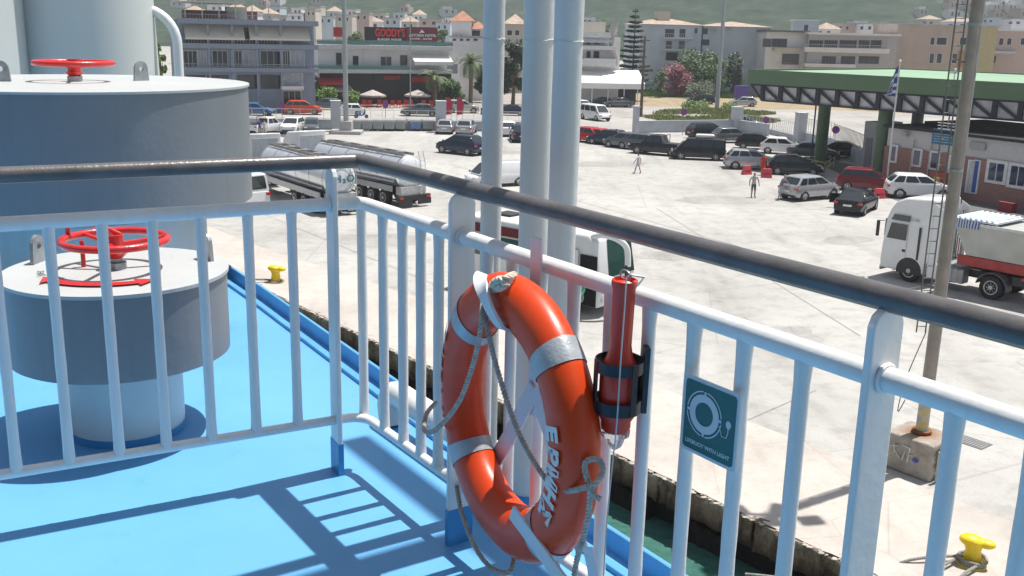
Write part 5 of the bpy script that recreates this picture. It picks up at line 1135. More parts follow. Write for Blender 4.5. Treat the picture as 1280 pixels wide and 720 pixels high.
for x in (740, 760, 780, 797): a, b, z0, z1 = F.rect(x-.5, 104, x+.5, 130, -5.4); F.box(a, b, -5.5, -5.35, 0, z1, 'awning_post', WF)
a = F.pt(716, 100)[0]; F.box(a, F.pt(796, 100)[0], .05, .4, 0, 4, 'shop_front', dkint)
# --- 5 pale blue grey blocks
F = Fac('apartment_building', 'pale blue grey apartment block with dark balcony doors behind the pine', 'building', at(797, 116), at(872, 117), vert(850, 31, at(850, 117)), 11, bluew); F.tiled(tile2, .4, 1.3)
for (x0, y0, x1, y1) in ((832, 37, 842, 46), (850, 37, 856, 46), (833, 52, 839, 61), (849, 52, 855, 61), (833, 66, 848, 75), (873-4, 36, 871, 41)): F.win(x0, y0, x1, y1, fm=FD)
for y in (47, 61.5): F.slab(831, y, 866, y+1.6, 1.0, 'balcony_slab', wht)
F.rail(831, 42, 866, 47, .95, WF); F.rail(831, 57, 866, 61.5, .95, WF)
F.box(F.L*.35, F.L*.55, 3, 6, F.h+.6, F.h+2.4, 'chimney', cream)
F = Fac('warehouse_building', 'long blank pale blue wall with a thin tiled roof behind the shrubs', 'building', at(874, 117), at(957, 119), vert(910, 33, at(910, 118)), 14, bluew); F.tiled(tile2, .3, 1.0)
for (x0, y0, x1, y1) in ((888, 36, 896, 39), (908, 35, 914, 38)): F.slab(x0, y0, x1, y1, .3, 'air_conditioner', conc)
F.win(878, 36, 884, 42, fm=FD); F.win(877, 50, 886, 56, fm=FD)
F = Fac('apartment_building', 'grey block with a glazed balcony left of the long flats', 'building', at(952, 121), at(1002, 122), vert(975, 40, at(975, 121)), 12, wht); F.box(-.3, F.L+.3, -.8, F.D, F.h, F.h+.3, 'roof', mat('dark_roof', (.12, .12, .13), .8))
F.win(954, 49, 963, 58, m=glass('warm_glass', (.10, .07, .05)), fm=FD); F.win(965, 49, 983, 58, fm=FD, mull=3); F.slab(968, 60, 1002, 64, 1.3, 'balcony_slab', cream); F.rail(970, 78, 1002, 85, 1.2, mat('rail_rust', (.35, .2, .15), .7)); F.win(978, 68, 998, 80, fm=FD, mull=4)
F = Fac('apartment_building', 'tall pale house with two windows behind the glazed balcony', 'house', at(985, 114), at(1016, 115), vert(1000, 26, at(1000, 114)), 9, bluew); F.win(1005, 31, 1010, 39); F.win(1004, 48, 1009, 56); F.box(-.2, F.L+.2, -.2, F.D, F.h, F.h+.25, 'roof', wht)
F = Fac('apartment_building', 'long grey block of flats with two bands of windows above the green roof', 'building', at(1004, 123), at(1114, 126), vert(1060, 44, at(1060, 124)), 14, mat('render_grey', (.44, .43, .45), .85, var=.08)); F.box(-.4, F.L+.2, -1.2, F.D, F.h, F.h+.35, 'roof', wht)
for i, (x0, x1) in enumerate(((1012, 1028), (1031, 1046), (1050, 1070), (1074, 1086), (1089, 1101))): F.win(x0, 51, x1, 59, fm=FD, mull=4)
for (x0, x1) in ((1028, 1044), (1052, 1068), (1074, 1098)): F.win(x0, 71, x1, 79, fm=FD, mull=4)
F.slab(1006, 60, 1112, 66, 1.2, 'balcony_slab', wht); F.slab(1006, 80, 1070, 84, 1.2, 'balcony_slab', wht); F.rail(1006, 56, 1112, 60, 1.1, WF)
F = Fac('apartment_building', 'brown rendered block with white paired windows behind the flagpole', 'building', at(1112, 125), at(1235, 128), vert(1170, 33, at(1170, 126)), 14, brown); F.box(-.2, F.L+.2, -.2, F.D, F.h, F.h+.3, 'roof', conc)
for (x0, x1) in ((1163, 1168), (1171, 1183), (1200, 1208)): F.win(x0, 47, x1, 56)
for (x0, x1) in ((1162, 1167), (1171, 1177), (1190, 1196)): F.win(x0, 67, x1, 79)
r_ = F.rect(1198, 64, 1210, 84); F.box(r_[0], r_[1], -.3, -.05, r_[2], r_[3], 'orange_panel', mat('ochre_panel', (.45, .22, .06), .8)); F.box(F.L-3, F.L, -.04, .5, 0, F.h, 'yellow_corner', mat('yellow_wall', (.46, .40, .22), .8))
F = Fac('apartment_building', 'pink block with dark windows at the far right edge', 'building', at(1233, 127), at(1360, 131), vert(1270, 39, at(1270, 128)), 14, pinkw); F.box(-.2, F.L+.2, -.2, F.D, F.h, F.h+.3, 'roof', wht)
for (x0, x1) in ((1249, 1254), (1259, 1264), (1276, 1283)): F.win(x0, 48, x1, 56, fm=WF)
F.win(1234, 70, 1244, 78, fm=FD, mull=2); F.slab(1242, 64, 1270, 67, 1.0, 'balcony_slab', bluew)
# --- small houses further back
rnd = random.Random(21)
DS = ['with a flat roof', 'with a pale tiled roof', 'with a red tiled roof', 'with two dark windows', 'with a raised roof edge', 'half hidden by its neighbour', 'lower than its neighbours', 'taller than its neighbours']
hs = [(232, 252, 14, 0, 't'), (256, 270, 18, 1, ''), (306, 322, 14, 1, 't'), (324, 343, 17, 0, 't'), (346, 360, 20, 3, ''), (362, 380, 17, 1, ''), (383, 396, 12, 0, ''), (398, 418, 21, 2, ''), (420, 441, 19, 0, ''), (444, 462, 17, 3, ''), (452, 478, 27, 1, 't'), (480, 500, 23, 2, ''), (502, 520, 27, 0, 't'), (524, 552, 24, 3, ''), (545, 562, 29, 2, ''), (556, 566, 22, 1, ''), (722, 754, 28, 1, ''), (756, 770, 34, 2, ''), (1020, 1044, 36, 1, 't'), (1046, 1066, 30, 3, ''), (1072, 1095, 30, 1, ''), (1096, 1150, 30, 0, ''), (1180, 1215, 27, 2, 't'), (1218, 1245, 32, 0, ''), (1105, 1128, 28, 3, '')]
xw = {}
for i, (x0, x1, yt, c_, rf) in enumerate(hs):
    wm_ = (cream, wht, bluew, pinkw)[c_]; A_y = 84+rnd.uniform(-6, 6)+(x0 > 900)*12; wv = []
    wx = (x1-x0)/4
    for k_ in range(2):
        wv.append((x0+wx*(.6+1.7*k_), yt+3, x0+wx*(1.2+1.7*k_), yt+7))
    cn = ('cream', 'white', 'pale blue', 'pink')[c_]; where = ('above the blue grey hotel' if x0 < 400 else 'behind the rooftop signs' if x0 < 600 else 'behind the balcony building' if x0 < 900 else 'behind the blocks of flats')
    lab = '%s house %s, %s' % (cn, 'with a tiled roof' if rf else 'with a flat roof', where)
    xw.setdefault(lab, []).append(i)
    if len(xw[lab]) > 1: lab = '%s house %s, %s, %s' % (cn, 'with a tiled roof' if rf else 'with a flat roof', where, ('', 'next one to the right', 'third from the left', 'fourth from the left', 'fifth from the left')[len(xw[lab])-1])
    house(lab, x0, x1, A_y, yt, 8, wm_, tile2 if rf else None, wv, rise=1.6, group='small houses far behind the harbour front')
far = [(262, 280, 6), (290, 300, 9), (338, 352, 9), (366, 378, 10), (388, 402, 8), (410, 424, 14), (434, 446, 12), (466, 482, 17), (492, 506, 16), (516, 530, 18), (632, 650, 24), (726, 742, 22), (1062, 1080, 26), (1150, 1170, 24), (1226, 1244, 22), (1256, 1280, 24)]
for i, (x0, x1, yt) in enumerate(far):
    house('small distant %s house, %s from the left in the row under the hills' % (('white', 'cream', 'pale blue')[i % 3], ('first', 'second', 'third', 'fourth', 'fifth', 'sixth', 'seventh', 'eighth', 'ninth', 'tenth', 'eleventh', 'twelfth', 'thirteenth', 'fourteenth', 'fifteenth', 'sixteenth')[i]), x0, x1, 66+x0*.014+(i % 4)*1.5, yt, 10, (wht, cream, bluew)[i % 3], tile2 if i % 4 == 1 else None, [(x0+(x1-x0)*.2, yt+3, x0+(x1-x0)*.38, yt+6), (x0+(x1-x0)*.6, yt+3, x0+(x1-x0)*.78, yt+6)], rise=1.8, group='distant houses under the hills')
# houses on the hillside
k_ = 0
def hillhit(x, y):
    d = ray(x, y); t = 430
    while t < 3200:
        p = EYE+d*t
        if p.z < hillz(p.x, p.y) and p.y > 430: return p
        t += 4
    return EYE+d*900
hh = [(1187, 9), (1200, 7), (1212, 10), (1222, 14), (1238, 12), (1250, 8), (1262, 13), (1272, 20), (1245, 22), (1190, 20), (1150, 18), (330, 6), (345, 3), (322, 11), (356, 9), (226, 6), (238, 3), (560, 17), (508, 14), (540, 12), (395, 3), (1275, 6)]
hh.sort(); hh = [p for i, p in enumerate(hh) if not (p[0] < 570 and i % 3 == 2)]
nw = 'first second third fourth fifth sixth seventh eighth ninth tenth eleventh twelfth thirteenth fourteenth fifteenth sixteenth seventeenth eighteenth nineteenth twentieth'.split()
ORD = ['tiny %s house on the far hillside, %s from the left edge' % (('white', 'cream', 'pink')[i % 3], nw[i]) for i in range(len(hh))]
for i, (x, y) in enumerate(hh):
    p = hillhit(x, y+3); h_ = 3.2; w_ = (5 if i % 3 else 8)*p.y/1100; m_ = (wht, cream, pinkw)[i % 3]
    t_ = thing('hillside_house', ORD[i], 'house', (p.x, p.y, hillz(p.x, p.y)-1), rnd.uniform(-.3, .3), 'tiny houses on the far hillside')
    hh_ = h_*p.y/900+2.5; MB().b2(-w_, w_, -5, 5, -4, hh_).build('wall', m_, t_); MB().b2(-w_*.9, w_*.4, -4, 4.5, hh_+.01, hh_+1.6).build('roof', (cream, wht, tile2)[i % 3], t_)
    for sx in (-.5, .3): MB().b2(w_*sx, w_*(sx+.25), -5.06, -5, 2.2, 4.2).build('window', GL, t_)

# ================================================================== perimeter wall, railing and gate pillars
wallm = mat('perimeter_wall_grey', (.38, .41, .45), .85, var=.1, scale=.8, bump=.1); pillm = mat('pillar_grey', (.44, .47, .50), .85, var=.06, scale=1)
whr = mat('railing_white', (.60, .61, .62), .6)
def perim(label, pts, h, railh=0, name='perimeter_wall', dens=.5, cap=True):
    a0 = at(*pts[0]); t_ = thing(name, label, 'wall', (a0.x, a0.y, 0)); T = Matrix.Translation(-t_.location)
    P = [at(*p) for p in pts]; w_ = MB(T); c_ = MB(T); r_ = MB(T)
    for a, b_ in zip(P, P[1:]):
        w_.bar(a+Vector((0, 0, h/2)), b_+Vector((0, 0, h/2)), .24, h); c_.bar(a+Vector((0, 0, h+.03)), b_+Vector((0, 0, h+.03)), .30, .06)
        if railh:
            r_.bar(a+Vector((0, 0, h+railh)), b_+Vector((0, 0, h+railh)), .05, .05); r_.bar(a+Vector((0, 0, h+.15)), b_+Vector((0, 0, h+.15)), .05, .05)
            n = int((b_-a).length/dens)
            for i in range(n+1): p = a.lerp(b_, i/n); r_.b2(p.x-.02, p.x+.02, p.y-.02, p.y+.02, h, h+railh)
    w_.build('wall_base', wallm, t_); c_.build('coping', pillm, t_)
    if railh: r_.build('railing', whr, t_)
perim('long low grey wall with light railing behind the tankers and bins', [(180, 158.5), (420, 162), (690, 165)], 1.0, 1.1, dens=1.2)
perim('low grey wall with coping behind the parked dark cars', [(795, 166), (920, 164), (960, 170)], 1.25, 0)
perim('low wall with white vertical railing under the green roof', [(1003, 178), (1040, 186), (1078, 206)], 1.0, 1.5, dens=.45)
perim('railing along the kerb of the road, between two pale pillars', [(928, 163), (965, 168), (996, 176)], .5, 1.3, dens=.5)
def pillar(label, x, y, w_, h, rz=.2):
    p = at(x, y); t_ = thing('gate_pillar', label, 'pillar', (p.x, p.y, 0), rz, 'pale pillars of the port boundary')
    MB().b2(-w_/2, w_/2, -.5, .5, 0, h).build('shaft', pillm, t_, bevel=.03); MB().b2(-w_/2-.05, w_/2+.05, -.55, .55, h-.01, h+.08).build('cap', mat('cap_pale', (.5, .52, .54), .8), t_)
pillar('pale pillar beside the tall lamp post on the left wall', 420, 164, 1.0, 3.1); pillar('pale pillar at the end of the row of bins', 551, 165, 1.0, 3.2)
pillar('narrow pale pillar at the gate, where the low wall begins', 794, 167, .45, 2.9); pillar('wide pale pillar behind the black off road car', 920, 164, 1.1, 2.7); pillar('wide pale pillar left of the green column', 999, 178, .95, 3.0)
# bins
binc = [mat('bin_grey', (.26, .28, .28), .6, var=.15), mat('bin_blue', (.12, .20, .36), .6, var=.1)]
for i, x in enumerate((445, 459, 473, 487, 501, 520, 535)):
    p = at(x, 163.5); c_ = binc[1] if i == 5 else binc[0]
    t_ = thing('waste_container', ('blue waste container in the row by the wall' if i == 5 else 'grey waste container in the row by the wall, %s' % ('nearest the lamp mast', 'second from the lamp mast', 'third from the lamp mast', 'in the middle of the row', 'just left of the blue one', '', 'last before the pale pillar')[i]), 'bin', (p.x, p.y, 0), rnd.uniform(-.12, .12), 'waste containers by the wall')
    vs = [(sx*k2, sy*k2*.8, z_) for z_, k2 in ((.2, .50), (1.05, .62)) for sx, sy in ((-1, -1), (1, -1), (1, 1), (-1, 1))]
    MB().add(vs, [(3, 2, 1, 0), (4, 5, 6, 7), (0, 1, 5, 4), (1, 2, 6, 5), (2, 3, 7, 6), (3, 0, 4, 7)]).build('body', c_, t_, bevel=.03)
    MB(Matrix.Rotation(pi/2, 4, 'Y')).lathe([(.5, -.63), (.52, -.62), (.52, .62), (.5, .63)], 16, c=(-1.0, 0, 0)).build('lid', mat('bin_lid', (.30, .31, .31), .6), t_).scale = (1, 1, .55)
    t_.children[-1].location.z = .49
    for sx in (-1, 1):
        for sy in (-1, 1): MB().cyl((sx*.4-.04, sy*.33, .1), (sx*.4+.04, sy*.33, .1), .1, n=10).build('wheel', tyre, t_)
# ================================================================== lamp posts
galp = mat('lamp_post_grey', (.33, .36, .38), .5, metal=.3, var=.08)
def mast(label, x, y, h, r, plinth=None, head=True, name='light_mast'):
    p = at(x, y); t_ = thing(name, label, 'lamp post', (p.x, p.y, 0)); z0 = 0
    if plinth: MB().b2(-plinth[0], plinth[0], -plinth[0], plinth[0], 0, plinth[1]).build('plinth', conc, t_, bevel=.05); MB().b2(-plinth[0]*2.6, plinth[0]*2.6, -plinth[0]*1.8, plinth[0]*1.8, 0, .35).build('kerb_base', conc, t_, bevel=.05); z0 = plinth[1]
    MB().cyl((0, 0, z0), (0, 0, h), r, r*.6, n=20).build('post', galp, t_, smooth=True)
    if head: MB().lathe([(.7, h-.1), (.8, h), (.7, h+.1)], 12).build('head_ring', galp, t_); [MB().box((.9*cos(a), .9*sin(a), h-.1), (.45, .45, .3), a).build('floodlight', galp, t_, bevel=.04) for a in [i*pi/3 for i in range(6)]]
mast('tall grey light mast on a concrete plinth before the perimeter wall', 433, 167, 20, .27, (.62, 1.3)); mast('tall grey light mast standing in the grass island', 896, 136, 26, .34)
p = at(513, 143); t_ = thing('street_lamp', 'thin street lamp in front of the restaurant', 'lamp post', (p.x, p.y, 0)); z = vert(513, 21, p); MB().cyl((0, 0, 0), (0, 0, z), .08, .05, n=10).build('post', galp, t_, smooth=True); MB().box((-.2, 0, z), (.9, .3, .14)).build('lamp_head', mat('lamp_white', (.7, .7, .7), .4), t_, bevel=.04)
for (x, y, yt, lab) in ((801, 146, 45, 'dark wooden pole beside the white awning'),):
    p = at(x, y); t_ = thing('utility_pole', lab, 'pole', (p.x, p.y, 0)); z = vert(805, yt, p); MB().cyl((0, 0, 0), (0, 0, z), .22, .13, n=12).build('post', mat('wood_pole', (.13, .10, .08), .9, var=.3), t_, smooth=True); MB().b2(-.7, .7, -.06, .06, z-.6, z-.48).build('crossarm', mat('wood_pole', (.13, .10, .08), .9), t_)
p = at(1130, 126); 
# round no parking signs
blu = mat('sign_blue_purple', (.10, .08, .42), .4); rr_s = mat('sign_red_ring', (.5, .03, .05), .4)
for (x, y, yb, where) in ((353, 132, 158, 'before the rusty orange people carrier'), (482, 131, 158, 'behind the row of waste containers'), (853, 140, 169, 'above the low wall left of the black off road car'), (956, 150, 172, 'between the two wide pillars'), (1042, 162, 190, 'before the white railing under the green roof'), (1094, 172, 215, 'against the second green column')):
    p = at(x, yb); z = vert(x, y, p); t_ = thing('no_parking_sign', 'round blue no parking sign %s' % where, 'sign', (p.x, p.y, 0), -atan2(p.x, p.y), 'round no parking signs')
    MB().cyl((0, 0, 0), (0, 0, z), .035, n=8).build('post', galp, t_)
    d = MB(); d.cyl((0, -.05, z), (0, -.08, z), .36, n=24); d.build('disc', rr_s, t_); d = MB(); d.cyl((0, -.08, z), (0, -.09, z), .29, n=24); d.build('face', blu, t_)
    MB().bar((-.22, -.095, z+.22), (.22, -.095, z-.22), .06, .01, up=(0, 1, 0)).build('slash', rr_s, t_)
# red banners by the bins
for i, x in enumerate((557, 571)):
    p = at(x, 150); t_ = thing('beach_banner', ('red vertical banner on a pole, left of the pair' if i == 0 else 'red vertical banner on a pole, right of the pair'), 'banner', (p.x, p.y, 0), 0, 'red advertising banners')
    MB().cyl((0, 0, 0), (0, 0, 2.7), .03, n=6).build('pole', galp, t_); MB().add([(0, -.03, .6), (.75, -.03, .7), (.85, -.03, 2.0), (.5, -.03, 2.65), (0, -.03, 2.7), (0, 0, .6), (.75, 0, .7), (.85, 0, 2.0), (.5, 0, 2.65), (0, 0, 2.7)], [(0, 1, 2, 3, 4), (9, 8, 7, 6, 5), (0, 5, 6, 1), (1, 6, 7, 2), (2, 7, 8, 3), (3, 8, 9, 4)]).build('cloth', mat('banner_red', (.40, .02, .06), .7), t_)
# mopeds
def moped(label, x, y, rz, c_):
    p = at(x, y); t_ = thing('moped', label, 'moped', (p.x, p.y, 0), rz, 'mopeds by the road'); m_ = paint('mop'+str(c_), c_)
    MB().add([(-.55, -.14, .45), (.1, -.16, .42), (.25, -.12, .3), (.55, -.1, .5), (.6, -.05, 1.0), (.45, -.05, .98), (.2, -.12, .42), (-.6, -.12, .75)]+[(-.55, .14, .45), (.1, .16, .42), (.25, .12, .3), (.55, .1, .5), (.6, .05, 1.0), (.45, .05, .98), (.2, .12, .42), (-.6, .12, .75)], [(0, 1, 2, 3, 4, 5, 6, 7), (15, 14, 13, 12, 11, 10, 9, 8)]+[(i, 8+i, 8+(i+1) % 8, (i+1) % 8) for i in range(8)]).build('body', m_, t_, bevel=.02)
    MB().b2(-.65, .05, -.14, .14, .74, .86).build('seat', blackp, t_, bevel=.04); MB().tube([(.5, -.32, 1.05), (.58, 0, 1.0), (.5, .32, 1.05)], .02, 6).build('handlebar', blackp, t_)
    for x_ in (-.55, .68): wheelset(Matrix.Translation((x_, 0, .24)) @ Matrix.Rotation(pi/2, 4, 'X'), .24, .1, t_, n=14)
moped('blue moped beside the lamp mast plinth on the road', 451, 148, .2, (.05, .15, .45)); moped('dark moped parked right of the pale crossover', 604, 143, 1.2, (.03, .03, .04)); moped('grey moped parked by the dark saloon near the thin column', 648, 142, .6, (.2, .2, .22)); moped('dark moped with the people at the left wall', 322, 167, 1.3, (.04, .04, .05))
# ================================================================== green canopy
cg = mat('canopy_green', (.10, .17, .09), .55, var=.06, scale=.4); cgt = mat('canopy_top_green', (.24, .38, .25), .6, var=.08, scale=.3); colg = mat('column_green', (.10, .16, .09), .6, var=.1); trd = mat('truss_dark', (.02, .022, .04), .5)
ZT, ZF, ZL = 7.9, 6.75, 5.35
CA = at(936, 86.4, ZT).xy; CB = at(1280, 104, ZT).xy; cu = (CB-CA).normalized(); cn = Vector((-cu.y, cu.x)); cn = cn if cn.dot(CA) > 0 else -cn; CLn = (CB-CA).length+26
cp_ = thing('canopy_roof', 'long green canopy roof on a dark truss over the terminal forecourt', 'canopy', (CA.x, CA.y, 0)); CM = Matrix(((cu.x, cn.x, 0, 0), (cu.y, cn.y, 0, 0), (0, 0, 1, 0), (0, 0, 0, 1)))
DP = 22
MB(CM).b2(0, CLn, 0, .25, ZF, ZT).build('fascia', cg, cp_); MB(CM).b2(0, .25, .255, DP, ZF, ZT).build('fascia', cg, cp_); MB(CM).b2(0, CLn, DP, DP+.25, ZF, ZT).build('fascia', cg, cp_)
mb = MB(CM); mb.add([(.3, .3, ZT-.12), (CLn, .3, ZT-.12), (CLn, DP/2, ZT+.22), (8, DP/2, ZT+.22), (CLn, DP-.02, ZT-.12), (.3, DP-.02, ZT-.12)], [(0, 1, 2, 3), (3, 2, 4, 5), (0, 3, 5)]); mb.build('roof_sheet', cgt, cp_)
MB(CM).b2(.3, CLn, .3, DP-.05, ZF+.02, ZF+.12).build('ceiling', mat('ceiling_grey', (.4, .41, .4), .8), cp_)
def truss(y, panel):
    ch_ = MB(CM); ch_.b2(0, CLn, y-.06, y+.06, ZF-.16, ZF-.005); ch_.b2(1.2, CLn, y-.06, y+.06, ZL, ZL+.14); ch_.bar((0, y, ZF-.08), (1.2, y, ZL+.07), .12, .12); n = int((CLn-1.2)/1.75)
    o = ch_.build('truss_chord', trd, cp_)
    for i in range(n+1):
        x = 1.2+i*1.75; MB(CM).b2(x-.17, x+.17, y-.10, y+.10, ZL+.14, ZF-.16).build('strut', trd, o)
        if i < n: MB(CM).bar((x+.05, y-.02, ZF-.2), (x+1.65, y-.02, ZL+.18), .13, .18).build('diagonal', trd, o)
    if panel: MB(CM).b2(.9, CLn, y+.16, y+.20, ZL+.02, ZF-.01).build('valance_panel', mat('panel_pale', (.62, .62, .62), .7), cp_)
truss(.5, True); truss(DP-.5, False)
def ccol(x, y, r, m_, yo=None):
    p = at(x, y); MB(Matrix.Translation(-Vector((CA.x, CA.y, 0)))).cyl((p.x, p.y, 0), (p.x, p.y, ZF), r, n=24).build('column', m_, cp_, smooth=True)
ccol(1024, 208, .50, colg); ccol(1098, 226, .52, colg); ccol(1142, 190, .55, mat('column_dark', (.03, .035, .035), .6))
MB(Matrix.Translation(-Vector((CA.x, CA.y, 0)))).cyl(at(1013, 206), at(1013, 206)+Vector((0, 0, ZL)), .07, n=8).build('downpipe', mat('pipe_blue', (.02, .06, .22), .5), cp_)
for x, y in ((1010, 211), (1022, 214), (1034, 215)): pass
yb_ = thing('yellow_guard', 'yellow tubular guard rail around the foot of the green column', 'guard rail', at(1025, 214)); T = Matrix.Translation(-yb_.location)
gp_ = [at(1008, 211), at(1030, 217), at(1042, 209)]; mb = MB(T)
for z in (.4, .85): mb.tube([p+Vector((0, 0, z)) for p in gp_], .035, 6)
mb.build('rails', mat('guard_yellow', (.55, .5, .12), .5), yb_); mb = MB(T)
for a, b_ in zip(gp_, gp_[1:]):
    for k in (0, .5, 1): p = a.lerp(b_, k); mb.cyl(p, p+Vector((0, 0, .88)), .04, n=6)
mb.build('uprights', mat('guard_yellow', (.55, .5, .12), .5), yb_)
# ================================================================== terminal building
brk, t, b = nodes('terminal_brick'); bt = t.nodes.new('ShaderNodeTexBrick'); bt.inputs['Scale'].default_value = 1; bt.inputs['Brick Width'].default_value = .5; bt.inputs['Row Height'].default_value = .16; bt.inputs['Mortar Size'].default_value = .012
bt.inputs['Color1'].default_value = (.26, .12, .105, 1); bt.inputs['Color2'].default_value = (.30, .15, .125, 1); bt.inputs['Mortar'].default_value = (.36, .26, .23, 1)
tc = t.nodes.new('ShaderNodeTexCoord'); sx_ = t.nodes.new('ShaderNodeSeparateXYZ'); cx_ = t.nodes.new('ShaderNodeCombineXYZ'); t.links.new(tc.outputs['Object'], sx_.inputs[0]); hy = t.nodes.new('ShaderNodeMath'); hy.operation = 'SUBTRACT'
t.links.new(sx_.outputs[0], hy.inputs[0]); t.links.new(sx_.outputs[1], hy.inputs[1]); t.links.new(hy.outputs[0], cx_.inputs[0]); t.links.new(sx_.outputs[2], cx_.inputs[1]); t.links.new(cx_.outputs[0], bt.inputs['Vector']); t.links.new(bt.outputs[0], b.inputs['Base Color']); b.inputs['Roughness'].default_value = .9
TA = at(1103, 231).xy; TB = at(1280, 263).xy; tu = (TB-TA).normalized(); TB = TA+tu*((TB-TA).length+14)
F = Fac('terminal_building', 'low terminal building with brick red walls, white band and blue door', 'building', TA, TB, 4.25, 9, mat('terminal_white', (.50, .50, .50), .8, var=.05))
r_ = F.rect(1180, 195, 1190, 240); zb_ = F.pt(1190, 193)[1]
F.box(.003, F.L-.003, -.10, -.003, 0, zb_, 'brick_facing', brk); F.box(-.1, -.003, -.1, 8, 0, zb_, 'brick_facing', brk)
F.box(-.3, F.L+.3, -.25, 9.2, 4.255, 4.45, 'roof', mat('roof_black', (.02, .02, .022), .8)); F.box(1, F.L, 2.5, 9, 4.46, 4.75, 'roof', mat('roof_black', (.02, .02, .022), .8))
wr_ = mat('window_frame_bright', (.66, .66, .66), .5)
def tw_(x0, y0, x1, y1, name='window', pm=None, fr=.14, mull=1):
    a, b_, z0, z1 = F.rect(x0, y0, x1, y1, -.1); f = F.box(a-fr, b_+fr, -.17, -.1, z0-fr, z1+fr, name, wr_); pw = (b_-a)/mull
    for i in range(mull): F.box(a+pw*i+.04, a+pw*(i+1)-.04, -.185, -.165, z0, z1, 'pane', pm or glass('blue_dark_glass', (.02, .035, .09)), f)
tw_(1114.5, 183, 1120.5, 201); tw_(1142, 188, 1151, 206); tw_(1164, 191, 1173, 210); tw_(1188, 196, 1192, 214); tw_(1236, 204, 1256, 226, mull=2, fr=.2); tw_(1263, 208, 1283, 232, mull=2, fr=.2); tw_(1296, 214, 1318, 240, mull=2)
tw_(1210, 201, 1216, 240, 'door', mat('door_pale', (.45, .48, .5), .5), .08); tw_(1217, 201, 1223, 241, 'door', mat('door_blue', (.02, .07, .32), .5), .08)
r_ = F.rect(1165, 162, 1194, 181, -.2); F.box(r_[0], r_[1], -.2, -.12, r_[2], r_[3], 'notice_board', mat('board_blue', (.02, .12, .24), .5))
for i in range(5): z = r_[2]+(r_[3]-r_[2])*(.15+.17*i); F.box(r_[0]+.15, r_[1]-.2-.3*(i % 2), -.22, -.20, z, z+.05, 'board_line', mat('board_text', (.25, .45, .55), .5))
for y in (153.5, 157, 161): q_ = F.rect(1172, y, 1193, y+1.2, -.5); F.box(q_[0], q_[1], -.5, -.42, q_[2], q_[3], 'roof_louver', wr_)
r_ = F.rect(1170, 216, 1188, 232, -.2); vm = F.box(r_[0], r_[1], -.75, -.2, .02, r_[3], 'vending_box', mat('box_orange', (.5, .08, .03), .5)); F.box(r_[0]+.3, r_[1]-.4, -.78, -.752, r_[3]-.6, r_[3]-.25, 'box_panel', mat('box_yellow', (.7, .55, .1), .5), vm)
r_ = F.rect(1212, 178, 1232, 187, -.1); F.box(r_[0], r_[1], -.16, -.1, r_[2], r_[3], 'vent_panel', mat('panel_greyish', (.33, .33, .33), .7)); r_ = F.rect(1130, 165, 1136, 170, -.1); F.box(r_[0], r_[1], -.4, -.1, r_[2], r_[3], 'air_conditioner', conc)
for x in (1138, 1160, 1200): q_ = F.rect(x, 180, x+1, 225, -.2); F.box(q_[0], q_[0]+.08, -.2, -.11, 0, 3.6, 'downpipe', mat('pipe_pale', (.45, .42, .42), .6))
p = F.pt(1262, 250, -1.5); rb = thing('hydrant_box', 'small dark red box on the ground before the terminal windows', 'box', (*(F.A+F.u*p[0]-F.n*1.6), 0), atan2(F.u.y, F.u.x)); MB().b2(-.5, .5, -.25, .25, 0, .55).build('body', mat('box_dark_red', (.25, .02, .03), .6), rb, bevel=.03); MB().b2(-.54, .54, -.29, .29, .552, .62).build('lid', mat('box_dark_red', (.25, .02, .03), .6), rb)
a = at(1075, 214).xy; b_ = at(1093, 217).xy
F2 = Fac('gate_kiosk', 'tall white kiosk block with a grey door at the end of the railing', 'kiosk', a, b_, vert(1084, 152, (a+b_)/2), 2.6, mat('terminal_white', (.50, .50, .50), .8)); r_ = F2.rect(1081, 172, 1089, 214); F2.box(r_[0], r_[1], -.04, -.003, 0, r_[3], 'door', mat('door_grey', (.28, .28, .30), .6))
# flagpoles
polew = mat('pole_white', (.66, .66, .66), .4)
def flagpole(label, x, y, xt, yt, flag=None, r=.065):
    p = at(x, y); z = vert(xt, yt, p); t_ = thing('flagpole', label, 'flagpole', (p.x, p.y, 0), 0, 'white flagpoles before the terminal'); MB().cyl((0, 0, 0), (0, 0, z), r, r*.7, n=10).build('pole', polew, t_, smooth=True); MB().sph((0, 0, z+.05), .1, 8, 6).build('finial', polew, t_)
    return p, z
p, z = flagpole('white flagpole flying the blue and white flag', 1107, 238, 1119, 77); flagpole('white flagpole right of the flag, before the white crossover', 1175, 238, 1193, 88); flagpole('thin pale pole before the brick wall, between two windows', 1153, 224, 1157, 172, r=.05); flagpole('thin pale pole right of the blue door', 1227, 246, 1232, 190, r=.05)
m, t, b = nodes('greek_flag'); uv = t.nodes.new('ShaderNodeUVMap'); sx_ = t.nodes.new('ShaderNodeSeparateXYZ'); t.links.new(uv.outputs[0], sx_.inputs[0])
def mth(op, a, b_=None):
    n = t.nodes.new('ShaderNodeMath'); n.operation = op
    for i, v in enumerate((a, b_)):
        if v is None: continue
        if isinstance(v, (int, float)): n.inputs[i].default_value = v
        else: t.links.new(v, n.inputs[i])
    return n.outputs[0]
U, V = sx_.outputs[0], sx_.outputs[1]
st_ = mth('MODULO', mth('FLOOR', mth('MULTIPLY', V, 9)), 2)          # 9 stripes, blue at both ends
cant = mth('MULTIPLY', mth('LESS_THAN', U, .37), mth('GREATER_THAN', V, .444))
crx = mth('COMPARE', U, .185); t.nodes[-1].inputs[2].default_value = .037 if False else .035
cry = mth('COMPARE', V, .722); t.nodes[-1].inputs[2].default_value = .056
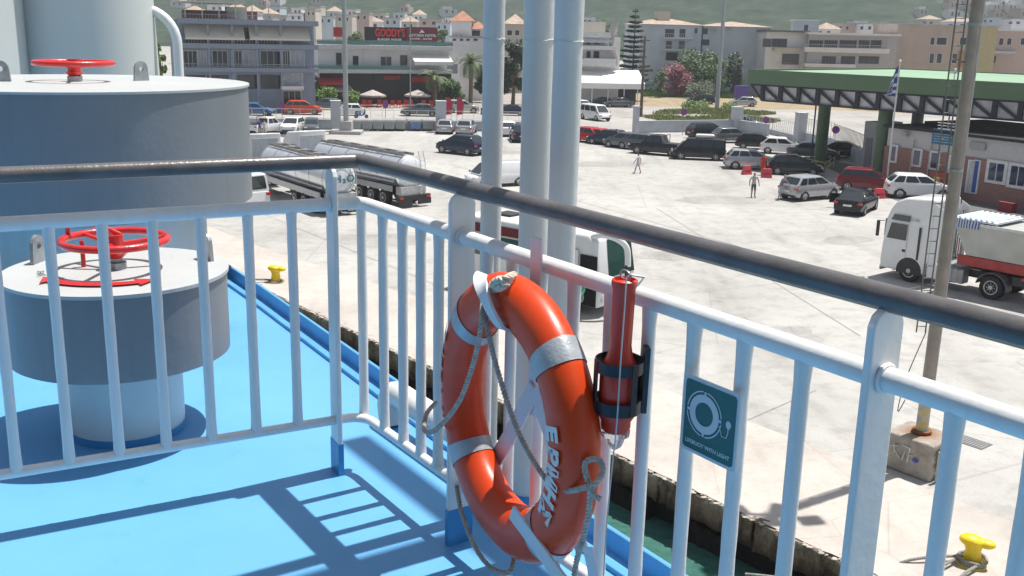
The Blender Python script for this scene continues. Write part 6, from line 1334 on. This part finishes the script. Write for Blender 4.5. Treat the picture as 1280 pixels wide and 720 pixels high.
cross = mth('MAXIMUM', crx, cry); wfac = mth('ADD', mth('MULTIPLY', cant, cross), mth('MULTIPLY', mth('SUBTRACT', 1, cant), st_))
t.links.new(mixc(t, wfac, (.02, .08, .30), (.68, .68, .68)), b.inputs['Base Color']); b.inputs['Roughness'].default_value = .8
def flag(p, ztop):
    W_, H_ = 3.3, 2.1; nu, nv = 26, 12; vs = []; fs = []; uvs = []
    for i in range(nu+1):
        for j in range(nv+1):
            u, v = i/nu, j/nv      # hanging limp : cloth folds down along the pole
            dx = -.62*u**.6-.10*sin(u*9)*u; dz = -2.15*u**1.15; dy = .22*sin(u*11+v*2)*u**.5
            vs.append((dx, dy, -H_*(1-v)*(1-.55*u)+dz*(.55+.45*v))); uvs.append((u, v))
    for i in range(nu):
        for j in range(nv): a = i*(nv+1)+j; fs.append((a, a+nv+1, a+nv+2, a+1))
    o = MB().add(vs, fs).build('flag', m, None, smooth=True, ang=180); me = o.data; ul = me.uv_layers.new(name='UVMap')
    for l in me.loops: ul.data[l.index].uv = uvs[l.vertex_index]
    sm = o.modifiers.new('s', 'SOLIDIFY'); sm.thickness = .01
    o.location = (p.x-.06, p.y, ztop-.3); tag(o, 'limp blue and white striped flag hanging from the white flagpole', 'flag'); return o
flag(p, z)
# ================================================================== lamp mast near the quay edge
bp_ = at(1146, 585); blk_ = thing('concrete_block', 'weathered concrete block with painted scrawl at the foot of the lamp mast', 'concrete block', (bp_.x, bp_.y, 0), atan2(qd.y, qd.x))
m, t, b = nodes('block_concrete'); n1 = tex(t, 'ShaderNodeTexNoise', 2.5, 8, rough=.7); n2 = tex(t, 'ShaderNodeTexNoise', 12, 6); tc = t.nodes.new('ShaderNodeTexCoord'); gr = t.nodes.new('ShaderNodeTexGradient'); gr.gradient_type = 'SPHERICAL'
mp = t.nodes.new('ShaderNodeMapping'); mp.inputs['Location'].default_value = (0, 0, -1.5); mp.inputs['Scale'].default_value = (1.6, 1.6, 1.6); t.links.new(tc.outputs['Object'], mp.inputs[0]); t.links.new(mp.outputs[0], gr.inputs[0])
c = ramp(t, n1.outputs[0], [(.3, (.24, .20, .17)), (.65, (.42, .38, .33))]); c = mixc(t, ramp(t, gr.outputs[0], [(.05, (0, 0, 0)), (.6, (.8, .8, .8))]), c, (.24, .11, .045)); t.links.new(c, b.inputs['Base Color']); b.inputs['Roughness'].default_value = .9; bumpn(t, b, n2.outputs[0], .8, .03)
BH = .95
bk = MB(); 
for (x0, x1, z) in ((-.66, .66, BH),): bk.prism([(-.66, -.60), (.66, -.60), (.66, .60), (-.66, .60)], 0, BH)
o = bk.build('block', m, blk_, bevel=.06, seg=3)
sub = o.modifiers.new('sub', 'SUBSURF'); sub.subdivision_type = 'SIMPLE'; sub.levels = sub.render_levels = 4; tx = bpy.data.textures.new('rough', 'CLOUDS'); tx.noise_scale = .25; dm = o.modifiers.new('d', 'DISPLACE'); dm.texture = tx; dm.strength = .05
gf = mat('graffiti_white', (.62, .62, .62), .8, var=.15); fm_ = -.655     # scrawl on the face towards the ship
sd_face = Vector((0, -1, 0)) if (Matrix.Rotation(atan2(qd.y, qd.x), 3, 'Z') @ Vector((0, -1, 0))).dot(Vector((-bp_.x, -bp_.y, 0))) > 0 else Vector((0, 1, 0))
gm = MB(); Y = sd_face.y*.632; sgx = -sd_face.y
for pts in ([(-.42, .62), (-.20, .70)], [(-.33, .72), (-.30, .50), (-.46, .36)], [(-.30, .55), (-.14, .38)], [(-.1, .74), (.10, .72), (.06, .34)], [(-.02, .60), (-.08, .36)], [(.06, .52), (.18, .56)]):
    for a_, b_ in zip(pts, pts[1:]): gm.bar((a_[0]*-sgx*-1*sgx*-1 if False else a_[0]*(1 if sd_face.y < 0 else -1), Y, a_[1]), (b_[0]*(1 if sd_face.y < 0 else -1), Y, b_[1]), .012, .055, up=(0, 1, 0))
gm.build('graffiti', gf, blk_); MB().sph((.26*(1 if sd_face.y < 0 else -1), Y, .46), .08, 10, 6, (1, .12, .7)).build('blue_spot', mat('spot_blue', (.03, .08, .35), .7), blk_)
MB().b2(.72, .80, -.45, .5, 0, .8).build('leaning_board', mat('board_pale', (.45, .47, .42), .7), blk_)
lm = thing('quay_light_mast', 'tall grey light mast with ladder and yellow foot on the concrete block', 'lamp post', (bp_.x, bp_.y, BH+.03)); MH = 15.2-BH
mpost = mat('mast_brown_grey', (.33, .275, .24), .55, metal=.2, var=.15, scale=3)
MB().cyl((0, 0, 1.28), (0, 0, MH), .14, .125, n=28).build('post', mpost, lm, smooth=True)
ym, t, b = nodes('flaking_yellow'); nz = tex(t, 'ShaderNodeTexNoise', 5, 6, rough=.7); t.links.new(ramp(t, nz.outputs[0], [(.42, (.62, .42, .05)), (.5, (.45, .45, .42)), (.62, (.35, .33, .3))]), b.inputs['Base Color']); b.inputs['Roughness'].default_value = .6
MB().cyl((0, 0, .06), (0, 0, 1.279), .15, .145, n=28).build('painted_foot', ym, lm, smooth=True); MB().cyl((0, 0, 0), (0, 0, .06), .24, n=24).build('base_flange', mat('rust', (.20, .08, .03), .9, var=.3), lm)
vd = Vector((-rt.x, -rt.y, 0)).normalized(); fd_ = Vector((-bp_.x, -bp_.y, 0)).normalized()
ldm = MB(); lx = vd*.33+fd_*.1
for k in (-.11, .11): ldm.tube([lx+vd*k+Vector((0, 0, 2.6)), lx+vd*k+Vector((0, 0, MH-.6))], .018, 6)
z = 2.75
while z < MH-.7: ldm.tube([lx-vd*.11+Vector((0, 0, z)), lx+vd*.11+Vector((0, 0, z))], .012, 5); z += .3
for z in (3, 6, 9, 12): ldm.tube([lx-vd*.11+Vector((0, 0, z)), Vector((0, 0, z))+vd*.1], .02, 5)
ldm.build('ladder', mat('ladder_dark', (.16, .15, .14), .6), lm)
MB().tube([-vd*.15+fd_*.06+Vector((0, 0, z_)) for z_ in (1.3, 5, 10, MH-1)], .035, 8).build('cable_duct', mat('duct_grey', (.42, .42, .42), .5), lm, smooth=True)
for z_ in (3.2, 6.5, 9.8): MB().cyl((0, 0, z_), (0, 0, z_+.06), .165, n=24).build('clamp_band', galp, lm)
MB().bar((-.75, .1, MH), (.85, -.1, MH), .12, .12).build('crossarm', galp, lm)
for x_, y_, a_ in ((-.75, .25, .3), (-.1, -.3, .1), (.35, .35, -.4), (.85, -.2, .2)): MB().box((x_, y_, MH-.05), (.50, .42, .35), a_).build('floodlight', galp, lm, bevel=.04)
MB().tube(smoothpath([vd*.2+Vector((0, 0, 2.6)), vd*.55+fd_*.1+Vector((0, 0, 1.4)), vd*.65+fd_*.2+Vector((0, 0, .6)), vd*.5+fd_*.2+Vector((0, 0, .9))], 6), .012, 5).build('hanging_cable', mat('cable_black', (.03, .03, .03), .6), lm)
# ================================================================== bollards with mooring lines
yel = mat('bollard_yellow', (.80, .56, .01), .45, var=.12, scale=6, bump=.1)
def bollard(label, p, k, rz):
    t_ = thing('bollard', label, 'bollard', (p.x, p.y, .004), rz, 'yellow bollards on the quay edge')
    MB().lathe([(.26*k, 0), (.26*k, .03*k), (.16*k, .06*k), (.13*k, .30*k), (.15*k, .42*k)], 24).build('stem', yel, t_, smooth=True)
    hd = MB(); hd.sph((-.05*k, 0, .47*k), .20*k, 20, 12, (1.05, .85, .55)); hd.sph((.20*k, .0, .46*k), .14*k, 16, 10, (1.1, .9, .6)); hd.cyl((-.02*k, 0, .3*k), (0, 0, .5*k), .13*k, .17*k, n=16)
    o = hd.build('head', yel, t_, smooth=True, ang=180); rm = o.modifiers.new('r', 'REMESH'); rm.mode = 'VOXEL'; rm.voxel_size = .018*k; rm.use_smooth_shade = True; sm = o.modifiers.new('s', 'SMOOTH'); sm.iterations = 6
    return t_
b1 = at(1214, 706); bollard('yellow horn shaped bollard with mooring ropes at the lower right', b1, 1.15, -.5); b2_ = at(345, 353); bollard('small yellow bollard far off on the quay edge at the left', b2_, 1.3, -.2)
rpm = mat('mooring_rope', (.24, .23, .21), .9, var=.3, scale=20)
mr_ = MB(Matrix.Translation(-b1))
for k in range(3): mr_.tube([b1+Vector(((.24+.02*k)*cos(a), (.24+.02*k)*sin(a), .06+.05*k+.02*sin(a*2))) for a in [2*pi*i/28 for i in range(28)]], .03, 8, closed=True)
e_ = b1-Vector((qn.x, qn.y, 0))*1.0
for k, s_ in enumerate((-1.6, -.5, .45)): mr_.tube(smoothpath([b1+Vector((qd.x, qd.y, 0))*.2*(1 if s_ > 0 else -1)+Vector((0, 0, .12)), e_+Vector((qd.x, qd.y, 0))*s_*.5+Vector((0, 0, .08)), e_-Vector((qn.x, qn.y, 0))*.8+Vector((qd.x, qd.y, 0))*s_+Vector((0, 0, -.5)), e_-Vector((qn.x, qn.y, 0))*2.2+Vector((qd.x, qd.y, 0))*s_*2+Vector((0, 0, -.6))], 6), .032, 8)
q_ = mr_.build('mooring_line', rpm, None, smooth=True); q_.location = b1; tag(q_, 'grey mooring ropes wound round the near yellow bollard', 'rope')
b3 = Vector((*(QA+qd*((b1.xy-QA).dot(qd))-qn*.40), -.38)); ty = MB(); ty.M = Matrix.Rotation(atan2(qd.y, qd.x), 4, 'Z') @ Matrix.Rotation(pi/2, 4, 'X')
ty.lathe([(.30, -.13), (.55, -.15), (.62, -.08), (.62, .08), (.55, .15), (.30, .13)], 36, caps=False); o = ty.build('tyre_fender', tyre, None, smooth=True); o.location = b3; tag(o, 'black tyre fender hanging on the quay wall below the near bollard', 'tyre')
mr_ = MB(Matrix.Translation(-b2_)); mr_.tube([b2_+Vector((.3*cos(a), .3*sin(a), .06)) for a in [2*pi*i/20 for i in range(20)]], .05, 6, closed=True); mr_.tube(smoothpath([b2_+Vector((.3, 0, .1)), b2_-Vector((qn.x, qn.y, 0))*1.1+Vector((-.8, .4, .1)), b2_-Vector((qn.x, qn.y, 0))*2.0+Vector((-1.5, .6, -.6))], 6), .045, 6); q_ = mr_.build('mooring_line', rpm, None); q_.location = b2_; tag(q_, 'grey mooring rope on the far small bollard', 'rope')
# barriers
bar_r = mat('barrier_red', (.55, .06, .08), .5); bar_w = mat('barrier_white', (.70, .70, .70), .5)
def barrier(label, x, y, m_, rz):
    p = at(x, y); t_ = thing('plastic_barrier', label, 'barrier', (p.x, p.y, 0), rz, 'water filled plastic barriers'); vs = [(sx*a, sy*b_, z_) for z_, a, b_ in ((0, .42, .22), (.20, .40, .18), (.70, .32, .08)) for sx, sy in ((-1, -1), (1, -1), (1, 1), (-1, 1))]
    MB().add(vs, [(3, 2, 1, 0), (8, 9, 10, 11)]+[(4*k+i, 4*k+(i+1) % 4, 4*k+4+(i+1) % 4, 4*k+4+i) for k in range(2) for i in range(4)]).build('body', m_, t_, bevel=.04); MB().b2(-.26, .26, -.18, .18, .26, .36).build('recess_band', mat('barrier_dark', (.3, .02, .03), .6) if m_ is bar_r else conc, t_)
barrier('pink red plastic barrier left of the person in red', 933, 218, bar_r, .5); barrier('red plastic barrier right of the person in red', 958, 222, bar_r, -.2); barrier('red plastic barrier beside the open black saloon', 1098, 248, bar_r, .3); barrier('red plastic barrier near the foot of the flagpole', 1108, 243, bar_r, 1.0)
pb_ = at(925, 131); t_ = thing('advert_box', 'purple advertising box standing by the far road', 'sign', (pb_.x, pb_.y, 0), .2); MB().b2(-1.1, 1.1, -.3, .3, 1.2, 3.0).build('panel', mat('purple_panel', (.10, .05, .30), .5), t_, bevel=.05); MB().b2(-.1, .1, -.1, .1, 0, 1.2).build('post', FD, t_)
# ================================================================== people
skin = mat('skin', (.40, .22, .15), .6); hairm = mat('hair_dark', (.03, .02, .015), .7); hairg = mat('hair_grey', (.30, .29, .28), .7)
def person(label, p, rz, h=1.72, shirt=(.5, .5, .5), legs=(.1, .1, .12), hair=None, lean=0, larm=(.1, .15, -.55), rarm=(.1, -.15, -.55), step=.0, shorts=False, skirt=False, sit=False):
    t_ = thing('person', label, 'person', (p.x, p.y, p.z), rz, 'people on the quay'); k = h/1.72
    hz = .90*k; V = {}; E_ = []; P = []; Rr = []
    def v(n, co, r): V[n] = len(P); P.append((co[0], co[1], co[2])); Rr.append(r*k)
    def e(a, b_): E_.append((V[a], V[b_]))
    L = lean
    v('pel', (0, 0, hz), .135); v('wai', (L*.3, 0, hz+.18*k), .125); v('che', (L*.7, 0, hz+.40*k), .15); v('nek', (L, 0, hz+.56*k), .055); v('hea0', (L*1.05, 0, hz+.62*k), .07); v('hea1', (L*1.1+.01, 0, hz+.71*k), .098); v('hea2', (L*1.1, 0, hz+.79*k), .07)
    for a, b_ in (('pel', 'wai'), ('wai', 'che'), ('che', 'nek'), ('nek', 'hea0'), ('hea0', 'hea1'), ('hea1', 'hea2')): e(a, b_)
    for sg, nm, arm in ((1, 'l', larm), (-1, 'r', rarm)):
        sh = Vector((L*.85, sg*.19*k, hz+.50*k)); ha = sh+Vector(arm)*k; el = (sh+ha)/2+Vector((-.04, sg*.05, 0))*k
        v('sh'+nm, sh, .062); v('el'+nm, el, .043); v('wr'+nm, sh.lerp(ha, .93)+Vector((.01, 0, 0)), .03); v('ha'+nm, ha, .038); v('fi'+nm, ha+Vector((.02, 0, -.07))*k, .022); e('che', 'sh'+nm); e('sh'+nm, 'el'+nm); e('el'+nm, 'wr'+nm); e('wr'+nm, 'ha'+nm); e('ha'+nm, 'fi'+nm)
        st_ = sg*step
        if sit: kn = (.38*k, sg*.12*k, hz-.02); fo = (.42*k, sg*.12*k, hz-.44*k)
        else: kn = (st_*.5+.02, sg*.10*k, .48*k); fo = (st_, sg*.11*k, .07*k)
        v('hi'+nm, (0, sg*.09*k, hz-.06*k), .095); v('kn'+nm, kn, .062); v('an'+nm, fo, .042); v('to'+nm, (fo[0]+.16*k, fo[1]*1.15, fo[2]-.03*k), .036); e('pel', 'hi'+nm); e('hi'+nm, 'kn'+nm); e('kn'+nm, 'an'+nm); e('an'+nm, 'to'+nm)
    me = bpy.data.meshes.new('body'); me.from_pydata(P, E_, []); o = bpy.data.objects.new('body', me); col.objects.link(o); o.parent = t_
    s_ = o.modifiers.new('skin', 'SKIN'); sub_ = o.modifiers.new('sub', 'SUBSURF'); sub_.levels = sub_.render_levels = 2
    for i, r in enumerate(Rr): me.skin_vertices[0].data[i].radius = (r, r*.85 if i < 3 else r)
    me.skin_vertices[0].data[0].use_root = True
    bpy.context.view_layer.update(); m2 = bpy.data.meshes.new_from_object(o.evaluated_get(bpy.context.evaluated_depsgraph_get())); o.modifiers.clear(); o.data = m2
    ms = [skin, mat('cloth%s' % (shirt,), shirt, .85, var=.15, scale=8), mat('cloth%s' % (legs,), legs, .85, var=.15, scale=8), hair or hairm, mat('shoe_dark', (.04, .035, .03), .6)]
    m2.materials.clear(); [m2.materials.append(x) for x in ms]
    for f in m2.polygons:
        c = f.center; z = c.z/k; arm_ = abs(c.y) > .235*k or (abs(c.y) > .17*k and z < 1.05 and z > .75)
        if z > 1.64 or (z > 1.56 and c.x < L*1.1-.035): f.material_index = 3
        elif z > 1.47: f.material_index = 0
        elif z < .10: f.material_index = 4
        elif arm_ and z < 1.22: f.material_index = 0
        elif z > .92: f.material_index = 1
        elif (shorts or skirt) and z < .50 and not sit: f.material_index = 0
        else: f.material_index = 2
        f.use_smooth = True
    fc = MB(); hx = L*1.1+.10*k; fc.cyl((hx-.01, 0, hz+.69*k), (hx+.02*k, 0, hz+.675*k), .012*k, n=6)
    for sg in (-1, 1): fc.sph((hx-.012*k, sg*.032*k, hz+.715*k), .011*k, 6, 4)
    fc.build('face_features', mat('face_dark', (.12, .06, .05), .7), t_)
    if skirt: MB().lathe([(.15*k, hz+.06), (.20*k, hz-.15*k), (.24*k, hz-.40*k)], 14, caps=False).build('skirt', ms[2], t_, smooth=True)
    return t_
P_ = at(797, 217); person('person in pale clothes walking across the open concrete', P_, 2.6, 1.62, (.50, .50, .58), (.45, .45, .50), hairm, larm=(.15, .35, -.48), rarm=(-.1, -.12, -.55), step=.22, shorts=True)
P_ = at(941, 247); person('man in pale shirt and dark shorts standing on the open concrete', P_, -1.4, 1.72, (.42, .42, .40), (.09, .09, .10), hairg, shorts=True, step=.03)
P_ = at(953, 219); person('person in a long red dress between the two barriers', P_, -1.5, 1.68, (.48, .03, .02), (.48, .03, .02), hairm, skirt=True)
P_ = at(974, 250); person('person in a patterned shirt leaning on the silver crossover', P_, .2, 1.72, (.22, .18, .24), (.40, .40, .42), hairg, lean=.26, larm=(.35, .1, -.3), rarm=(.3, -.1, -.35), step=.15)
dpos = (nr+dc_*(Lc-.55)); dpos = dpos-sdc*.45; person('person in a green shirt sitting in the coach doorway', Vector((dpos.x, dpos.y, -.12)), azc-pi/2, 1.7, (.12, .42, .28), (.42, .34, .22), hairm, sit=True, larm=(.25, -.02, -.35), rarm=(.25, .02, -.35))
P_ = at(325, 171); person('person in a blue top beside the moped at the left wall', P_, -1.2, 1.7, (.05, .06, .30), (.30, .28, .24), hairm); P_ = at(331, 171.5); person('person in pale clothes right of the one in blue', P_, -1.8, 1.68, (.50, .50, .48), (.42, .40, .36), hairm)
P_ = at(770, 183); person('person in a red top between the dark parked cars', P_, 1, 1.7, (.5, .12, .10), (.1, .1, .1), hairm)
# ================================================================== planting
random.seed(11)
def grassfield(name, pts, z, m_, n, hh, label, seed=1, ground=None):
    P = [at(*p) for p in pts]; sheet(name+'_soil', pts, z, ground) if ground else None
    rnd = random.Random(seed); xs = [p.x for p in P]; ys = [p.y for p in P]; mb = MB(); c = 0; tries = 0
    def ins(x, y):
        r = False; j = len(P)-1
        for i in range(len(P)):
            if (P[i].y > y) != (P[j].y > y) and x < (P[j].x-P[i].x)*(y-P[i].y)/(P[j].y-P[i].y)+P[i].x: r = not r
            j = i
        return r
    while c < n and tries < n*12:
        tries += 1; x, y = rnd.uniform(min(xs), max(xs)), rnd.uniform(min(ys), max(ys))
        if not ins(x, y) or noise.noise(Vector((x*.12, y*.12, seed))) < -.12: continue
        c += 1; h_ = hh*rnd.uniform(.4, 1.3); a = rnd.uniform(0, 6.3); w_ = .10; 
        for k in range(3): a2 = a+k*2.1; mb.v += [Vector((x-w_*cos(a2), y-w_*sin(a2), z)), Vector((x+w_*cos(a2), y+w_*sin(a2), z)), Vector((x+.2*sin(a2), y+.2*cos(a2), z+h_))]; q_ = len(mb.v); mb.f.append((q_-3, q_-2, q_-1))
    return tag(mb.build(name, m_), label, 'grass', kind='stuff')
isl = [(772, 147), (786, 138), (830, 134), (900, 133), (970, 138), (1012, 148), (1018, 156), (980, 162), (900, 161), (830, 159), (785, 154)]
sheet('traffic_island', isl, .05, concrete('island_earth', (.34, .27, .18), (.55, .5, .35), .5, wear=False, sc=4))
isl2 = [(800, 146), (830, 139), (900, 137), (960, 141), (1000, 149), (960, 155), (900, 155), (830, 153)]
GM = leafmat('grass_blades', (.14, .19, .04), (.26, .27, .09)); GB = leafmat('grass_bright', (.07, .17, .02), (.14, .26, .05))
grassfield('island_grass', isl2, .06, GM, 5200, .35, 'patchy green grass growing on the traffic island', 1, concrete('turf', (.12, .15, .045), (.7, .6, .4), .6, wear=False, sc=5))
grassfield('field_grass', [(802, 121), (930, 124), (930, 112), (802, 108)], .03, GB, 5000, .7, 'bright green grass in front of the shrubs and flats', 2, concrete('turf2', (.10, .18, .04), (.8, .7, .45), .6, wear=False, sc=4))
def gtree(label, x, yb, yt, wpx, leaf, **kw):
    p = at(x, yb); h = vert(x, yt, p); rad = wpx*.64/ppm(p); return tree(label, p, h, rad, leaf, **kw)
conifer('tall layered pine between the balcony building and the flats', at(789, 126), vert(786, 10, at(789, 126)), 3.6)
gtree('dense dark green tree in the middle of the shrubs before the blank wall', 868, 120, 63, 52, LG, n=3600, size=.28, seed=3, group='trees before the flats', low=.15)
gtree('round green tree left of the lamp mast in the grass', 888, 121, 68, 36, LG, n=2400, size=.26, seed=4, group='trees before the flats', low=.15)
gtree('dark narrow tree right of the lamp mast against the wall', 916, 121, 64, 20, LD, n=1700, size=.26, seed=5, group='trees before the flats', low=.1)
gtree('pink flowering bush at the left of the green trees', 843, 121, 80, 34, LP_, n=2600, size=.20, seed=6, cat='bush', name='flowering_bush', low=.15)
gtree('grey green olive bush in front of the green trees', 875, 124, 100, 34, LO, n=1800, size=.16, seed=7, cat='bush', name='bush', low=.15)
gtree('low green bush at the left of the pink flowering bush', 824, 122, 85, 16, LG, n=700, size=.18, seed=8, cat='bush', name='bush', low=.2)
gtree('yellow green shrub in the middle of the traffic island', 870, 137, 129, 30, LB, n=900, size=.14, seed=9, cat='bush', name='bush', low=.2)
gtree('small green shrub on the island right of the lamp mast', 912, 137, 130, 16, LB, n=500, size=.12, seed=10, cat='bush', name='bush', low=.2)
gtree('low green hedge by the bright road under the green roof', 1090, 137, 128, 40, LO, n=1500, size=.16, seed=31, cat='bush', name='bush', low=.2)
gtree('dark tall tree seen between the thin and thick columns', 641, 131, 48, 34, LD, n=3200, size=.28, seed=12, low=.2)
gtree('dark green tree behind the left thin column', 606, 128, 78, 22, LD, n=1200, size=.26, seed=13, low=.15)
gtree('bright green bush left of the lamp mast before the restaurant', 408, 133, 108, 24, LB, n=1400, size=.17, seed=14, cat='bush', name='bush', low=.15)
gtree('dark green bush between the blue grey hotel and the restaurant', 395, 130, 94, 22, LG, n=1300, size=.2, seed=15, cat='bush', name='bush', low=.15)
gtree('bright green bush right of the lamp mast before the restaurant', 438, 134, 113, 20, LB, n=1000, size=.16, seed=16, cat='bush', name='bush', low=.15)
gtree('green bush between the two palm trees', 565, 132, 98, 26, LG, n=1700, size=.2, seed=17, cat='bush', name='bush', low=.15)
gtree('small green bush under the white awning, by its posts', 778, 129, 110, 20, LG, n=700, size=.16, seed=18, cat='bush', name='bush', low=.15)
gtree('bright green tree seen between the casing and the gooseneck pipe', 203, 128, 48, 18, LB, n=1300, size=.25, seed=19, low=.15)
gtree('green tree on the roofs above the flats beside the pine', 806, 95, 22, 20, LG, n=900, size=.3, seed=20, low=.5)
gtree('green tree behind the balcony building', 752, 95, 22, 30, LG, n=1100, size=.3, seed=22, low=.5)
gtree('green tree behind the rooftop signs', 552, 95, 32, 16, LG, n=900, size=.28, seed=23, low=.4)
gtree('green trees on the restaurant roof terrace edge', 447, 100, 37, 20, LG, n=900, size=.25, seed=24, low=.5)
p = at(543, 133); palm('bright small palm tree before the right end of the restaurant', p, vert(543, 97, p), 2.6, 3, 24); p = at(588, 134); palm('tall grey green palm tree left of the thin column', p, vert(588, 78, p), 3.0, 5, 34)
for i, (x, y, yt, w_) in enumerate(((1130, 149, 141, 10),)): pass
# ================================================================== haze
m = bpy.data.materials.new('haze_air'); m.use_nodes = True; t = m.node_tree; t.nodes.clear(); o_ = t.nodes.new('ShaderNodeOutputMaterial'); v_ = t.nodes.new('ShaderNodeVolumePrincipled')
v_.inputs['Color'].default_value = (.80, .88, .97, 1); v_.inputs['Density'].default_value = .0005; v_.inputs['Anisotropy'].default_value = .2; t.links.new(v_.outputs[0], o_.inputs['Volume'])
tag(MB().b2(-2500, 2500, -950, 2760, -7, 620).build('haze', m), 'thin pale summer haze over the bay and the hills', 'haze', kind='stuff')
